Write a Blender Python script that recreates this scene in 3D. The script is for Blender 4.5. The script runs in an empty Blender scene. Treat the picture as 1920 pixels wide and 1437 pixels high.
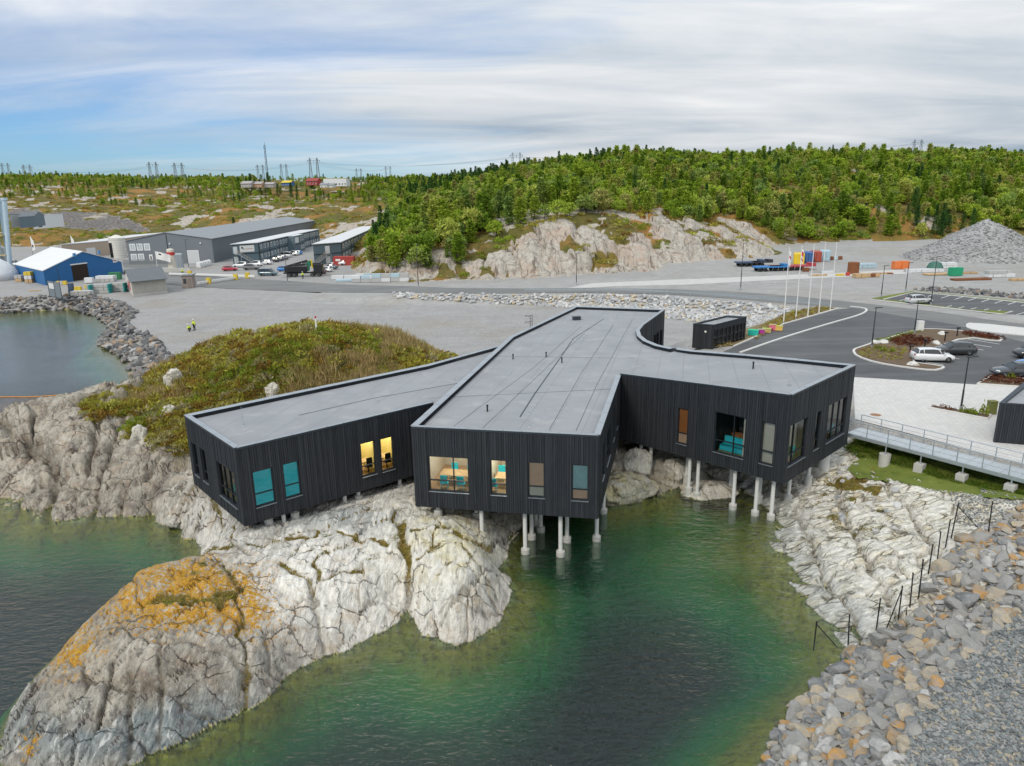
import bpy, bmesh, math, random
import numpy as np
from mathutils import Vector, Matrix
R=math.radians
rng=np.random.default_rng(7); random.seed(7)
scene=bpy.context.scene
COL=scene.collection
# ------------------------------------------------------------------ camera
FPX=1330.; PITCH=R(15.0); ROLL=.018; CH=22.5
_r=np.array([1.,0,0]); _f=np.array([0,math.cos(PITCH),-math.sin(PITCH)]); _u=np.array([0,math.sin(PITCH),math.cos(PITCH)])
_r2=math.cos(ROLL)*_r-math.sin(ROLL)*_u; _u2=math.sin(ROLL)*_r+math.cos(ROLL)*_u
_C=np.array([0,0,CH])
cam=bpy.data.cameras.new('camera'); camo=bpy.data.objects.new('camera',cam); COL.objects.link(camo)
cam.sensor_width=36; cam.lens=36*FPX/1920; cam.clip_start=.5; cam.clip_end=9000
camo.matrix_world=Matrix(((_r2[0],_u2[0],-_f[0],0),(_r2[1],_u2[1],-_f[1],0),(_r2[2],_u2[2],-_f[2],CH),(0,0,0,1)))
scene.camera=camo
def ray(px,py): return _f+(px-960)/FPX*_r2-(py-718.5)/FPX*_u2
def G(px,py,z=0.):
    """the place on the level z that the picture shows at px,py"""
    d=ray(px,py); p=_C+d*((z-CH)/d[2]); return (float(p[0]),float(p[1]))
def G3(px,py,z=0.):
    x,y=G(px,py,z); return Vector((x,y,z))
def at(px,py,Y):
    d=ray(px,py); p=_C+d*(Y/d[1]); return Vector(p)
def proj(x,y,z):
    v=np.stack([x,y,z-CH],-1); w=v@_f
    return 960+FPX*(v@_r2)/w, 718.5-FPX*(v@_u2)/w
# ------------------------------------------------------------------ world, sun, exposure
SUN_EL=R(42); SUN_AZ=R(215)      # compass direction the light comes from (0 = +Y, clockwise)
world=bpy.data.worlds.new('World'); scene.world=world; world.use_nodes=True
def build_world():
    nt=world.node_tree; nt.nodes.clear(); N=nt.nodes.new; L=nt.links.new
    out=N('ShaderNodeOutputWorld'); bg=N('ShaderNodeBackground'); bg.inputs[1].default_value=.1
    sky=N('ShaderNodeTexSky'); sky.sky_type='NISHITA'; sky.sun_disc=False; sky.sun_elevation=SUN_EL; sky.sun_rotation=SUN_AZ
    sky.air_density=1.; sky.dust_density=.6; sky.ozone_density=2.
    tc=N('ShaderNodeTexCoord'); sep=N('ShaderNodeSeparateXYZ'); L(tc.outputs['Generated'],sep.inputs[0])
    def M(op,a,b=None,c=None):
        n=N('ShaderNodeMath'); n.operation=op
        for i,v in enumerate((a,b,c)):
            if v is None: continue
            if isinstance(v,(int,float)): n.inputs[i].default_value=v
            else: L(v,n.inputs[i])
        return n.outputs[0]
    zc=M('MAXIMUM',sep.outputs[2],0.)
    den=M('ADD',zc,.11)
    cx=M('DIVIDE',sep.outputs[0],den); cy=M('DIVIDE',sep.outputs[1],den)
    cmb=N('ShaderNodeCombineXYZ'); L(cx,cmb.inputs[0]); L(cy,cmb.inputs[1])
    def noise(scale,off,detail=7,rough=.55,sx=1.,sy=1.,dist=0.):
        mp=N('ShaderNodeMapping'); mp.inputs['Location'].default_value=off; mp.inputs['Scale'].default_value=(sx,sy,1)
        L(cmb.outputs[0],mp.inputs[0]); n=N('ShaderNodeTexNoise'); n.inputs['Scale'].default_value=scale
        n.inputs['Detail'].default_value=detail; n.inputs['Roughness'].default_value=rough; n.inputs['Distortion'].default_value=dist
        L(mp.outputs[0],n.inputs['Vector']); return n.outputs[0]
    def ramp(v,stops):
        r=N('ShaderNodeValToRGB'); L(v,r.inputs[0]); e=r.color_ramp.elements
        while len(e)<len(stops): e.new(.5)
        for i,(p,c) in enumerate(stops): e[i].position=p; e[i].color=tuple(c)+(1,)
        return r.outputs[0]
    def mix(f,a,b):
        m=N('ShaderNodeMix'); m.data_type='RGBA'; L(f,m.inputs[0]) if not isinstance(f,float) else setattr(m.inputs[0],'default_value',f)
        for s,v in ((6,a),(7,b)):
            if isinstance(v,tuple): m.inputs[s].default_value=v
            else: L(v,m.inputs[s])
        return m.outputs[2]
    cover=noise(.34,(3.1,1.7,0),8,.56,.55,1.,.4)       # where the deck is thin and blue shows
    shade=noise(.36,(8.2,4.4,2),8,.50,.42,1.,1.1)       # light and dark bands of the deck
    fine=noise(1.3,(1.2,9.1,4),7,.55,.45,1.,1.0)
    side=M('MULTIPLY_ADD',cx,.075,.00)                # weather clears towards one side
    side=M('MINIMUM',M('MAXIMUM',side,-.30),.22)
    cov=M('ADD',cover,side); cov=M('ADD',cov,M('MULTIPLY',M('SUBTRACT',fine,.5),.30))
    cov=M('ADD',cov,M('MULTIPLY',zc,.95))
    covf=ramp(cov,[(.26,(0,0,0)),(.58,(1,1,1))])
    sh=M('ADD',M('MULTIPLY',shade,.74),M('MULTIPLY',fine,.26)); sh=M('ADD',sh,M('MULTIPLY',zc,.22))
    cloud=ramp(sh,[(.38,(2.0,2.8,3.8)),(.48,(3.4,4.1,4.9)),(.58,(5.4,5.8,6.2)),(.71,(7.9,7.9,7.9))])
    # an overcast deck is brighter overhead than at the horizon
    gain=M('MULTIPLY_ADD',zc,.85,.88)
    vm=N('ShaderNodeVectorMath'); vm.operation='SCALE'; L(cloud,vm.inputs[0]); L(gain,vm.inputs['Scale'])
    blue=N('ShaderNodeVectorMath'); blue.operation='MULTIPLY'; L(sky.outputs[0],blue.inputs[0]); blue.inputs[1].default_value=(.54,.80,1.15)
    fin=mix(covf,blue.outputs[0],vm.outputs[0])
    L(fin,bg.inputs[0]); L(bg.outputs[0],out.inputs[0])
build_world()
sun=bpy.data.lights.new('sun','SUN'); sun.energy=1.5; sun.angle=R(14); sun.color=(1,.93,.82)
suno=bpy.data.objects.new('sun',sun); COL.objects.link(suno)
_sd=Vector((math.sin(SUN_AZ)*math.cos(SUN_EL),math.cos(SUN_AZ)*math.cos(SUN_EL),math.sin(SUN_EL)))
suno.rotation_euler=(-_sd).to_track_quat('-Z','Y').to_euler(); suno.location=_sd*200
vs=scene.view_settings; vs.view_transform='Standard'; vs.look='None'; vs.exposure=0.3; vs.gamma=1; vs.use_curve_mapping=False
scene.cycles.max_bounces=5; scene.cycles.transparent_max_bounces=8; scene.cycles.diffuse_bounces=3; scene.cycles.glossy_bounces=3; scene.cycles.caustics_reflective=False; scene.cycles.caustics_refractive=False
# ------------------------------------------------------------------ material helpers
MATS={}
class NT:
    def __init__(s,name):
        s.m=bpy.data.materials.new(name); s.m.use_nodes=True; s.t=s.m.node_tree; s.t.nodes.clear()
        s.out=s.N('ShaderNodeOutputMaterial'); MATS[name]=s.m
    def N(s,k,**kw):
        n=s.t.nodes.new(k)
        for a,v in kw.items(): setattr(n,a,v)
        return n
    def L(s,a,b): s.t.links.new(a,b)
    def put(s,sock,v):
        if hasattr(v,'is_output'): s.L(v,sock)
        elif isinstance(v,(tuple,list)):
            v=tuple(v)
            if sock.type=='RGBA' and len(v)==3: v=v+(1,)
            sock.default_value=v
        else: sock.default_value=v
    def math(s,op,a,b=None,c=None,clamp=False):
        n=s.N('ShaderNodeMath',operation=op,use_clamp=clamp)
        for i,v in enumerate((a,b,c)):
            if v is not None: s.put(n.inputs[i],v)
        return n.outputs[0]
    def mix(s,f,a,b,mode='MIX'):
        n=s.N('ShaderNodeMix',data_type='RGBA',blend_type=mode); s.put(n.inputs[0],f); s.put(n.inputs[6],a); s.put(n.inputs[7],b); return n.outputs[2]
    def coord(s,kind='Object',scale=(1,1,1),rot=(0,0,0),loc=(0,0,0)):
        if kind=='Position': o=s.N('ShaderNodeNewGeometry').outputs['Position']
        else: o=s.N('ShaderNodeTexCoord').outputs[kind]
        m=s.N('ShaderNodeMapping'); m.inputs['Scale'].default_value=scale; m.inputs['Rotation'].default_value=rot; m.inputs['Location'].default_value=loc
        s.L(o,m.inputs[0]); return m.outputs[0]
    def noise(s,vec,scale,detail=5,rough=.55,dist=0.,col=False):
        n=s.N('ShaderNodeTexNoise'); s.L(vec,n.inputs['Vector']); n.inputs['Scale'].default_value=scale; n.inputs['Detail'].default_value=detail
        n.inputs['Roughness'].default_value=rough; n.inputs['Distortion'].default_value=dist; return n.outputs[1 if col else 0]
    def voro(s,vec,scale,feature='F1',out='Distance'):
        n=s.N('ShaderNodeTexVoronoi',feature=feature); s.L(vec,n.inputs['Vector']); n.inputs['Scale'].default_value=scale; return n.outputs[out]
    def ramp(s,v,stops,interp='LINEAR'):
        r=s.N('ShaderNodeValToRGB'); s.put(r.inputs[0],v); r.color_ramp.interpolation=interp; e=r.color_ramp.elements
        while len(e)<len(stops): e.new(.5)
        for i,(p,c) in enumerate(stops):
            e[i].position=p
            if isinstance(c,(int,float)): c=(c,c,c)
            e[i].color=tuple(c)+(1,)
        return r.outputs[0]
    def step(s,v,a,b): return s.ramp(v,[(a,0.),(b,1.)])
    def attr(s,name):
        n=s.N('ShaderNodeAttribute'); n.attribute_name=name; return n.outputs['Fac']
    def bump(s,h,strength=.4,dist=.05,nrm=None):
        b=s.N('ShaderNodeBump'); s.L(h,b.inputs['Height']); b.inputs['Strength'].default_value=strength; b.inputs['Distance'].default_value=dist
        if nrm is not None: s.L(nrm,b.inputs['Normal'])
        return b.outputs[0]
    def bsdf(s,col,rough=.8,metal=0.,nrm=None,spec=.4,coat=0.,emit=None,estr=0.):
        p=s.N('ShaderNodeBsdfPrincipled'); s.put(p.inputs['Base Color'],col); s.put(p.inputs['Roughness'],rough); s.put(p.inputs['Metallic'],metal)
        s.put(p.inputs['Specular IOR Level'],spec); p.inputs['Coat Weight'].default_value=coat; p.inputs['Coat Roughness'].default_value=.05
        if nrm is not None: s.L(nrm,p.inputs['Normal'])
        if emit: p.inputs['Emission Color'].default_value=tuple(emit)+(1,); p.inputs['Emission Strength'].default_value=estr
        s.L(p.outputs[0],s.out.inputs[0]); return s.m
def plain(name,col,rough=.7,var=.12,scale=3.,metal=0.,coat=0.,bump=.0,bscale=20.,spec=.4,kind='Object'):
    """procedural material: base colour with blotchy wear and fine relief"""
    if name in MATS: return MATS[name]
    t=NT(name); v=t.coord(kind)
    n=t.noise(v,scale,6,.6); n2=t.noise(v,scale*9,3,.6)
    f=t.math('ADD',t.math('MULTIPLY',t.math('SUBTRACT',n,.5),2*var*1.6),t.math('MULTIPLY',t.math('SUBTRACT',n2,.5),var*1.2))
    f=t.math('ADD',f,1.)
    c=t.N('ShaderNodeVectorMath',operation='SCALE'); c.inputs[0].default_value=col[:3]; t.L(f,c.inputs['Scale'])
    nr=t.bump(t.noise(v,bscale,4,.6),bump,.02) if bump else None
    rr=t.math('ADD',t.math('MULTIPLY',t.math('SUBTRACT',n2,.5),.25),rough)
    return t.bsdf(c.outputs[0],rr,metal,nr,spec,coat)
# ------------------------------------------------------------------ object helpers
def link(o,parent=None):
    COL.objects.link(o)
    if parent is not None: o.parent=parent
    return o
def tag(o,label,cat=None,group=None,kind=None):
    if label: o['label']=label
    if cat: o['category']=cat
    if group: o['group']=group
    if kind: o['kind']=kind
    return o
def empty(name,loc=(0,0,0),rz=0.):
    o=bpy.data.objects.new(name,None); o.location=loc; o.rotation_euler=(0,0,rz); o.empty_display_size=.3; return link(o)
class MB:
    def __init__(s): s.v=[]; s.f=[]; s.mi=[]
    def add(s,vs,fs,m=0):
        b=len(s.v); s.v+= [tuple(q) for q in vs]; s.f+=[tuple(b+i for i in f) for f in fs]; s.mi+=[m]*len(fs); return s
    def box(s,c,d,rz=0.,m=0,M=None):
        cx,cy,cz=c; hx,hy,hz=d[0]/2,d[1]/2,d[2]/2; ca,sa=math.cos(rz),math.sin(rz)
        vs=[]
        for z in (-hz,hz):
            for x,y in ((-hx,-hy),(hx,-hy),(hx,hy),(-hx,hy)):
                vs.append((cx+x*ca-y*sa,cy+x*sa+y*ca,cz+z))
        return s.add(vs,[(0,3,2,1),(4,5,6,7),(0,1,5,4),(1,2,6,5),(2,3,7,6),(3,0,4,7)],m)
    def prism(s,poly,z0,z1,m=0,cap=True,z1s=None):
        n=len(poly); vs=[(x,y,z0) for x,y in poly]+[(x,y,(z1s[i] if z1s else z1)) for i,(x,y) in enumerate(poly)]
        a=sum(poly[i][0]*poly[(i+1)%n][1]-poly[(i+1)%n][0]*poly[i][1] for i in range(n))
        fs=[(i,(i+1)%n,n+(i+1)%n,n+i) for i in range(n)]
        if cap: fs+=[tuple(range(n,2*n)),tuple(range(n-1,-1,-1))]
        if a<0: fs=[tuple(reversed(q)) for q in fs]
        return s.add(vs,fs,m)
    def tube(s,p0,p1,r0,r1=None,n=8,m=0,cap=True):
        r1=r0 if r1 is None else r1; p0=Vector(p0); p1=Vector(p1); d=(p1-p0).normalized()
        a=d.orthogonal().normalized(); b=d.cross(a); vs=[]
        for p,r in ((p0,r0),(p1,r1)):
            for i in range(n):
                t=2*math.pi*i/n; vs.append(p+a*(r*math.cos(t))+b*(r*math.sin(t)))
        fs=[(i,(i+1)%n,n+(i+1)%n,n+i) for i in range(n)]
        if cap: fs+=[tuple(range(n-1,-1,-1)),tuple(range(n,2*n))]
        return s.add(vs,fs,m)
    def bar(s,p0,p1,w,h=None,m=0):
        """rectangular bar between two points"""
        h=w if h is None else h; p0=Vector(p0); p1=Vector(p1); d=(p1-p0).normalized()
        a=d.cross(Vector((0,0,1)))
        if a.length<1e-4: a=Vector((1,0,0))
        a.normalize(); b=a.cross(d).normalized(); vs=[]
        for p in (p0,p1):
            for i,j in ((-1,-1),(1,-1),(1,1),(-1,1)): vs.append(p+a*(i*w/2)+b*(j*h/2))
        return s.add(vs,[(0,3,2,1),(4,5,6,7),(0,1,5,4),(1,2,6,5),(2,3,7,6),(3,0,4,7)],m)
    def lathe(s,prof,n=16,m=0,c=(0,0,0)):
        vs=[]; k=len(prof)
        for r,z in prof:
            for i in range(n):
                t=2*math.pi*i/n; vs.append((c[0]+r*math.cos(t),c[1]+r*math.sin(t),c[2]+z))
        fs=[(j*n+i,j*n+(i+1)%n,(j+1)*n+(i+1)%n,(j+1)*n+i) for j in range(k-1) for i in range(n)]
        fs+=[tuple(range((k-1)*n,k*n)),tuple(range(n-1,-1,-1))]
        return s.add(vs,fs,m)
    def mesh(s,name,mats,smooth=False,fixn=False):
        me=bpy.data.meshes.new(name); me.from_pydata(s.v,[],s.f)
        for q in (mats if isinstance(mats,(list,tuple)) else [mats]): me.materials.append(q)
        if len(set(s.mi))>1 or (s.mi and s.mi[0]): me.polygons.foreach_set('material_index',s.mi)
        if smooth: me.polygons.foreach_set('use_smooth',[True]*len(s.f))
        me.update()
        if fixn:
            bm=bmesh.new(); bm.from_mesh(me); bmesh.ops.recalc_face_normals(bm,faces=bm.faces); bm.to_mesh(me); bm.free()
        return me
    def obj(s,name,mats,parent=None,smooth=False,bevel=0.,fixn=False):
        me=s.mesh(name,mats,smooth,fixn); o=bpy.data.objects.new(name,me); link(o,parent)
        if bevel:
            b=o.modifiers.new('bevel','BEVEL'); b.width=bevel; b.segments=2; b.limit_method='ANGLE'; b.angle_limit=R(40)
        return o
def copy_tree(o,parent=None):
    c=o.copy(); COL.objects.link(c); c.parent=parent
    for ch in list(o.children): copy_tree(ch,c)
    return c
# ------------------------------------------------------------------ noise in numpy
def _hash(i,j,s):
    h=(i.astype(np.int64)*374761393+j.astype(np.int64)*668265263+s*1274126177)&0x7fffffff
    h=((h^(h>>13))*1274126177)&0x7fffffff; h=h^(h>>16)
    return (h&0xffff)/65535.
def vnoise(x,y,s=0):
    i=np.floor(x); j=np.floor(y); u=x-i; v=y-j; u=u*u*(3-2*u); v=v*v*(3-2*v)
    a=_hash(i,j,s); b=_hash(i+1,j,s); c=_hash(i,j+1,s); d=_hash(i+1,j+1,s)
    return (a*(1-u)+b*u)*(1-v)+(c*(1-u)+d*u)*v
def fbm(x,y,o=5,s=0,g=.5):
    t=0.; a=1.; n=0.
    for k in range(o):
        t=t+a*vnoise(x*2**k+k*17.3,y*2**k-k*9.1,s+k); n+=a; a*=g
    return t/n
def ridged(x,y,o=4,s=0):
    t=0.; a=1.; n=0.
    for k in range(o):
        t=t+a*(1-np.abs(2*vnoise(x*2**k+k*11.3,y*2**k+k*5.1,s+k)-1)); n+=a; a*=.5
    return t/n
def voronoi(x,y,s=0,jit=.85):
    i=np.floor(x); j=np.floor(y); f1=np.full(x.shape,9.); f2=f1.copy(); cid=np.zeros(x.shape)
    for di in (-1,0,1):
        for dj in (-1,0,1):
            a=i+di; b=j+dj
            d=np.hypot(a+.5+(_hash(a,b,s)-.5)*jit-x,b+.5+(_hash(a,b,s+1)-.5)*jit-y); h=_hash(a,b,s+2)
            lt=d<f1; f2=np.where(lt,f1,np.minimum(f2,d)); cid=np.where(lt,h,cid); f1=np.where(lt,d,f1)
    return f1,f2,cid
def sstep(a,b,x):
    t=np.clip((x-a)/(b-a),0,1); return t*t*(3-2*t)
def sdf(x,y,poly):
    """signed distance, positive inside"""
    x=np.asarray(x,float); y=np.asarray(y,float); d=np.full(x.shape,1e18); ins=np.zeros(x.shape,bool); n=len(poly)
    for i in range(n):
        x0,y0=poly[i]; x1,y1=poly[(i+1)%n]; ex,ey=x1-x0,y1-y0
        t=np.clip(((x-x0)*ex+(y-y0)*ey)/(ex*ex+ey*ey+1e-12),0,1); d=np.minimum(d,(x-x0-t*ex)**2+(y-y0-t*ey)**2)
        if y0!=y1:
            c=((y0>y)!=(y1>y))&(x<(x1-x0)*(y-y0)/(y1-y0)+x0); ins^=c
    d=np.sqrt(d); return np.where(ins,d,-d)
def inpoly(x,y,poly): return sdf(x,y,poly)>0
class TPS:
    def __init__(s,pts,lam=.02):
        p=np.array(pts,float); s.p=p[:,:2]; n=len(p); s.sc=p[:,:2].std(); q=s.p/s.sc
        d=np.hypot(q[:,None,0]-q[None,:,0],q[:,None,1]-q[None,:,1]); K=s.k(d)+lam*np.eye(n)*.05
        A=np.zeros((n+3,n+3)); A[:n,:n]=K; A[:n,n]=1; A[:n,n+1:]=q; A[n,:n]=1; A[n+1:,:n]=q.T
        s.w=np.linalg.solve(A,np.r_[p[:,2],0,0,0]); s.q=q
    @staticmethod
    def k(d): return np.where(d>0,d*d*np.log(d+1e-12),0)
    def __call__(s,x,y):
        X=np.asarray(x,float).ravel()/s.sc; Y=np.asarray(y,float).ravel()/s.sc; o=np.empty(X.shape); n=len(s.q)
        for a in range(0,len(X),40000):
            b=slice(a,a+40000); d2=(X[b,None]-s.q[None,:,0])**2+(Y[b,None]-s.q[None,:,1])**2
            o[b]=(.5*d2*np.log(d2+1e-12))@s.w[:n]+s.w[n]+s.w[n+1]*X[b]+s.w[n+2]*Y[b]
        return o.reshape(np.shape(x))
# ------------------------------------------------------------------ terrain
ZP=2.4      # level of the gravel fill
ZR=3.8      # level of road, car park and square
def gp(l,z): return [G(x,y,z) for x,y in l]
near_px=[ # px,py,z of places on the rocky shore
 # front-left headland
 (60,1350,1.3),(130,1255,2.1),(160,1200,2.3),(230,1100,2.9),(300,1070,3.0),(400,1075,2.8),(330,1150,3.0),(230,1200,2.8),(180,1300,1.7),
 (120,1400,.8),(210,1400,.7),(300,1345,1.0),(300,1260,2.4),(400,1220,2.3),(450,1150,2.4),(480,1240,1.4),(530,1210,1.1),(430,1300,.8),(380,1330,.7),
 (15,1437,.1),(250,1425,.0),(340,1398,.0),(470,1332,.0),(540,1268,.0),(600,1237,.0),(690,1192,.0),(765,1147,.0),
 # white middle slab
 (560,1090,2.4),(650,1090,2.3),(700,1130,1.2),(600,1190,1.1),(620,1020,2.5),(700,1010,2.6),(480,1020,2.3),(540,1010,2.3),(650,1150,1.3),(730,1050,2.3),(500,1120,2.1),(560,1170,1.5),
 # yellowish dome
 (850,1010,2.6),(800,975,2.6),(870,1090,2.3),(850,1150,1.4),(920,1090,1.3),(790,1050,2.3),(800,1120,1.5),(900,1040,2.2),(760,1075,1.5),(762,1120,.5),(890,1150,1.0),
 (792,1168,.0),(830,1197,.0),(892,1187,.0),(937,1142,.0),(950,1102,.0),(937,1068,.0),(952,1022,.0),(977,990,.0),(935,1020,.7),(905,985,1.3),
 # back-left headland
 (0,945,.0),(60,967,.0),(130,981,.0),(190,962,.0),(290,972,.0),(342,992,.0),(362,1012,.1),(390,1040,.6),(410,1020,1.0),(440,1000,2.2),
 (50,900,1.0),(20,860,2.2),(50,810,3.4),(100,865,2.3),(140,920,1.0),(130,800,3.9),(120,757,4.6),(30,790,4.2),(180,860,2.6),(200,920,1.2),(260,930,1.0),(320,950,.9),(370,960,1.6),
 (220,745,5.0),(200,800,3.8),(280,850,3.0),(260,800,4.0),(310,900,2.2),(350,900,2.4),(340,840,3.4),(370,870,2.8),(290,760,4.6),(300,700,5.6),(270,735,5.0),
 # knoll
 (350,680,6.2),(400,645,7.6),(480,628,8.2),(600,617,8.7),(720,628,8.0),(800,660,6.2),(845,682,4.4),(500,685,7.8),(600,680,7.9),(420,725,5.8),(500,735,5.6),(350,760,4.7),(600,715,6.6),(720,690,6.6),
 # behind the cove, under the right wing
 (1140,947,.0),(1200,937,.0),(1330,902,.0),(1372,900,.0),(1405,925,.0),(1170,905,1.0),(1180,850,1.9),(1260,870,1.2),(1300,860,1.5),(1400,880,1.2),
 # right slab
 (1462,992,.0),(1482,1062,.0),(1542,1152,.0),(1600,1222,.1),(1490,940,.9),(1530,900,1.3),(1500,1000,.6),(1580,900,1.5),(1600,960,1.4),(1700,905,1.9),(1560,1060,.9),(1700,1010,1.7),(1800,960,2.2),
 (1620,1130,.7),(1700,1120,1.2),(1780,1060,1.9),(1637,879,1.6),(1723,894,1.85),(1814,911,2.1),(1913,924,2.3),(1660,1180,.7),(1700,860,2.4),(1560,1130,.4),
]
near_w=[ # x,y,z
 (-30,95,1.5),(-10,93,1.5),(0,86,1.6),(12,92,1.6),(-44,90,0),(-55,80,-6),(-55,60,-6),(-60,40,-7),(-90,60,-5),(-90,95,-5),(-70,20,-5),(-45,45,-4.5),(-44,72,.5),(-40,78,3.2),(-41,84,2),
 (-27,36,-4.6),(-30,28,-6.5),(-26.5,42,-3.6),(-26,24,-5),(-23,20,-4),(-33,40,-6.5),(-31,44.5,-3.2),(-18,21,-2.2),(-12,22,-6),(-9,26.5,-5),(-6.5,31,-1.5),(-4,29.5,-2.2),(-1,30.5,-2.0),(1.2,34,-1.1),(1.6,37.5,-1.1),(1.2,41,-1.2),
 (0,25,-6),(5,32,-5.5),(8,40,-2.4),(5,22,-6),(3,44,-2.3),(4,48,-2.0),(12,46,-1.4),(9,47,-1.2),(14,38,-1.1),(14.5,44,-1.0),(13.5,33,-1.7),(9,28,-4.5),(8,36,-4.6),(2,53,.3),(6,53,.9),(14,50,-.9),(16,51,-.6),
 (-13,45,2.3),(-8,50,2.3),(-3,57,2.4),(-12,53,3.4),(-20,50,3.6),(-16,58,5.6),(-6,62,4.6),(3,62,2.2),(8,66,2.2),(18,60,2.6),(24,58,2.2),(-3,47,2.0),(0,50,1.4),
 (27.5,52,1.9),(38,44,2.4),(46,40,2.6),(24,33,2.2),(30,30,2.8),(40,30,3),(20,24,2.6),(30,20,2.8),(14,22,1.5),(12,18,1.0),(60,20,3),(30,42,2.6)]
NEAR=TPS([G(a,b,z)+(z,) for a,b,z in near_px]+near_w,lam=.01)
# far hills: px,py on the picture with the distance of the ground there
far_px=[(700,480,190),(760,495,178),(820,450,186),(900,470,172),(960,440,180),(1000,432,184),(1100,425,188),(1180,416,192),(1240,412,200),(1300,440,202),(1360,450,208),(1400,428,222),(1440,455,218),
 (1000,385,260),(1100,370,280),(1200,365,300),(1300,360,300),(1190,303,400),(1050,318,400),(1110,310,400),(1260,306,405),(1330,318,410),(900,338,420),(1420,306,420),(1500,294,425),(1600,298,420),(1700,311,420),(1830,296,420),(1910,312,420),(2100,310,420),
 (1450,400,270),(1550,420,262),(1650,420,262),(1750,430,258),(1850,420,275),(1500,345,340),(1750,350,340),(1640,350,340),(1950,380,300),(820,380,330),(760,400,290),(720,440,240),
 (60,336,720),(-100,338,720),(250,341,720),(450,339,720),(600,345,900),(700,345,900),(60,366,560),(250,368,560),(450,368,560),(100,405,420),(250,400,450),(350,392,450),(20,410,420),(480,385,440),(600,395,430),(690,400,400),(600,372,560),(700,370,560),
 (-300,340,700),(800,340,800),(520,405,400),(150,425,380)]
def _fp(a,b,Y):
    p=at(a,b,Y); return (p.x,p.y,p.z)
far_w=[G(a,b,1)+(z,) for a,b,z in ((640,524,-2),(840,528,-2),(1000,528,-2),(1100,522,-2),(1300,502,-2),(1470,482,-2),(1600,470,-2),(1720,470,-2),(1920,462,-1),(1200,515,-2),(900,530,-2))]
far_w+=[(-60,150,-6),(0,130,-6),(60,130,-6),(120,150,-6),(-100,200,-4),(-130,250,-3),(-80,250,-3),(-70,320,-2),(-110,330,-2),(-160,300,-1),(-55,235,-2),(-200,240,-3),(-260,300,-2),(160,190,-3),(220,200,-3),(100,120,-7),(-140,370,2),
 (0,1100,44),(-600,1100,40),(600,1100,48),(1200,1100,48),(0,2200,40),(-1800,2200,40),(1800,2200,44),(0,4000,40),(-3500,4000,40),(3500,4000,40),(300,700,46),(700,420,38),(-700,420,10),(-900,700,30),(400,300,20)]
FAR=TPS([_fp(*q) for q in far_px]+far_w,lam=.02)
# level fills
plateau=[(-600,152),(-150,153),(-106,153),(-93.5,156),(-79,143),(-70,130),(-63.5,115),(-53,103),(-46,92),(-42,86),(-30,85),(-8,76),(2,62),(10,60),(30,60),(60,90),(400,90),(400,900),(-600,900)]
raised=gp([(560,548),(740,551),(860,553),(1060,553),(1141,553),(1250,559),(1400,570),(1470,580),(1440,600),(1405,612),(1290,634)],ZR)+[(24,70),(28,66),(30.5,60)]+gp([(1601,786),(1680,807),(1800,839),(1940,877)],ZR)+[(60,30),(400,10),(400,600),(60,600),(40,160),G(640,528,ZR)]
emb=gp([(1930,1120),(1850,1190),(1790,1255),(1725,1335),(1685,1437)],3.0)+[(12.5,17),(11,5),(80,5),(80,33)]
_pk=at(1850,412,190.); PILE=(_pk.x,190.); PILE_H=_pk.z-1.8
def lev(x): return ZP+(ZR-ZP)*sstep(-50,-8,np.asarray(x,float))
def flat(x,y):
    a=sdf(x,y,plateau); b=sdf(x,y,raised); c=sdf(x,y,emb)
    fa=np.where(a>0,ZP,ZP+a*.62); lz=lev(x); fb=np.where(b>0,lz,lz+b*np.where((y<72)&(x>20),1.25,.48)); fc=np.where(c>0,3.0,3.0+c*.62)
    return np.maximum(np.maximum(fa,fb),fc),a,b,c
def pile_h(x,y):
    d=np.hypot((x-PILE[0])/1.3,(y-PILE[1])*1.)
    d2=np.hypot((x-PILE[0]-34)/1.4,(y-PILE[1]-4)*1.)
    h=np.maximum(PILE_H-d*.62,PILE_H*.93-d2*.55)+(fbm(x*.15,y*.15,4,77)-.5)*2.0*sstep(0,6,PILE_H+4-d*.62)
    return h+ZR-2
ROCKBLOB=[]
def Tbase(x,y):
    """smooth height of everything, with the masks that go with it"""
    fl,a,b,c=flat(x,y); h=np.full(x.shape,-6.)
    m=(y<98)&(x<60); h[m]=NEAR(x[m],y[m])
    m2=(y>118)
    hf=np.full(x.shape,-20.); hf[m2]=FAR(x[m2],y[m2]); hf=np.where(y>118,hf-20*np.clip((135-y)/17,0,1),hf)
    h=np.where((y<98)&(b>0),np.minimum(h,lev(x)-.3),h)
    h=np.where(y<98,h-np.clip((y-90)/8,0,1)*6-np.clip((x-50)/10,0,1)*8,np.maximum(hf,-6))
    return h,fl,a,b,c,hf
def T(x,y,detail=False):
    x=np.atleast_1d(np.asarray(x,float)); y=np.atleast_1d(np.asarray(y,float))
    h,fl,a,b,c,hf=Tbase(x,y)
    z=np.maximum(h,fl)
    return z
def Tz(x,y): return float(T([x],[y])[0])
BUILD_FOOT=[]   # filled in by the house so that the rock keeps clear of it
veg_px=[(140,770),(215,742),(300,672),(330,650),(400,620),(600,595),(720,600),(840,668),(880,700),(700,760),(520,800),(350,835),(240,815),(250,785),(190,790)]
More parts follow.
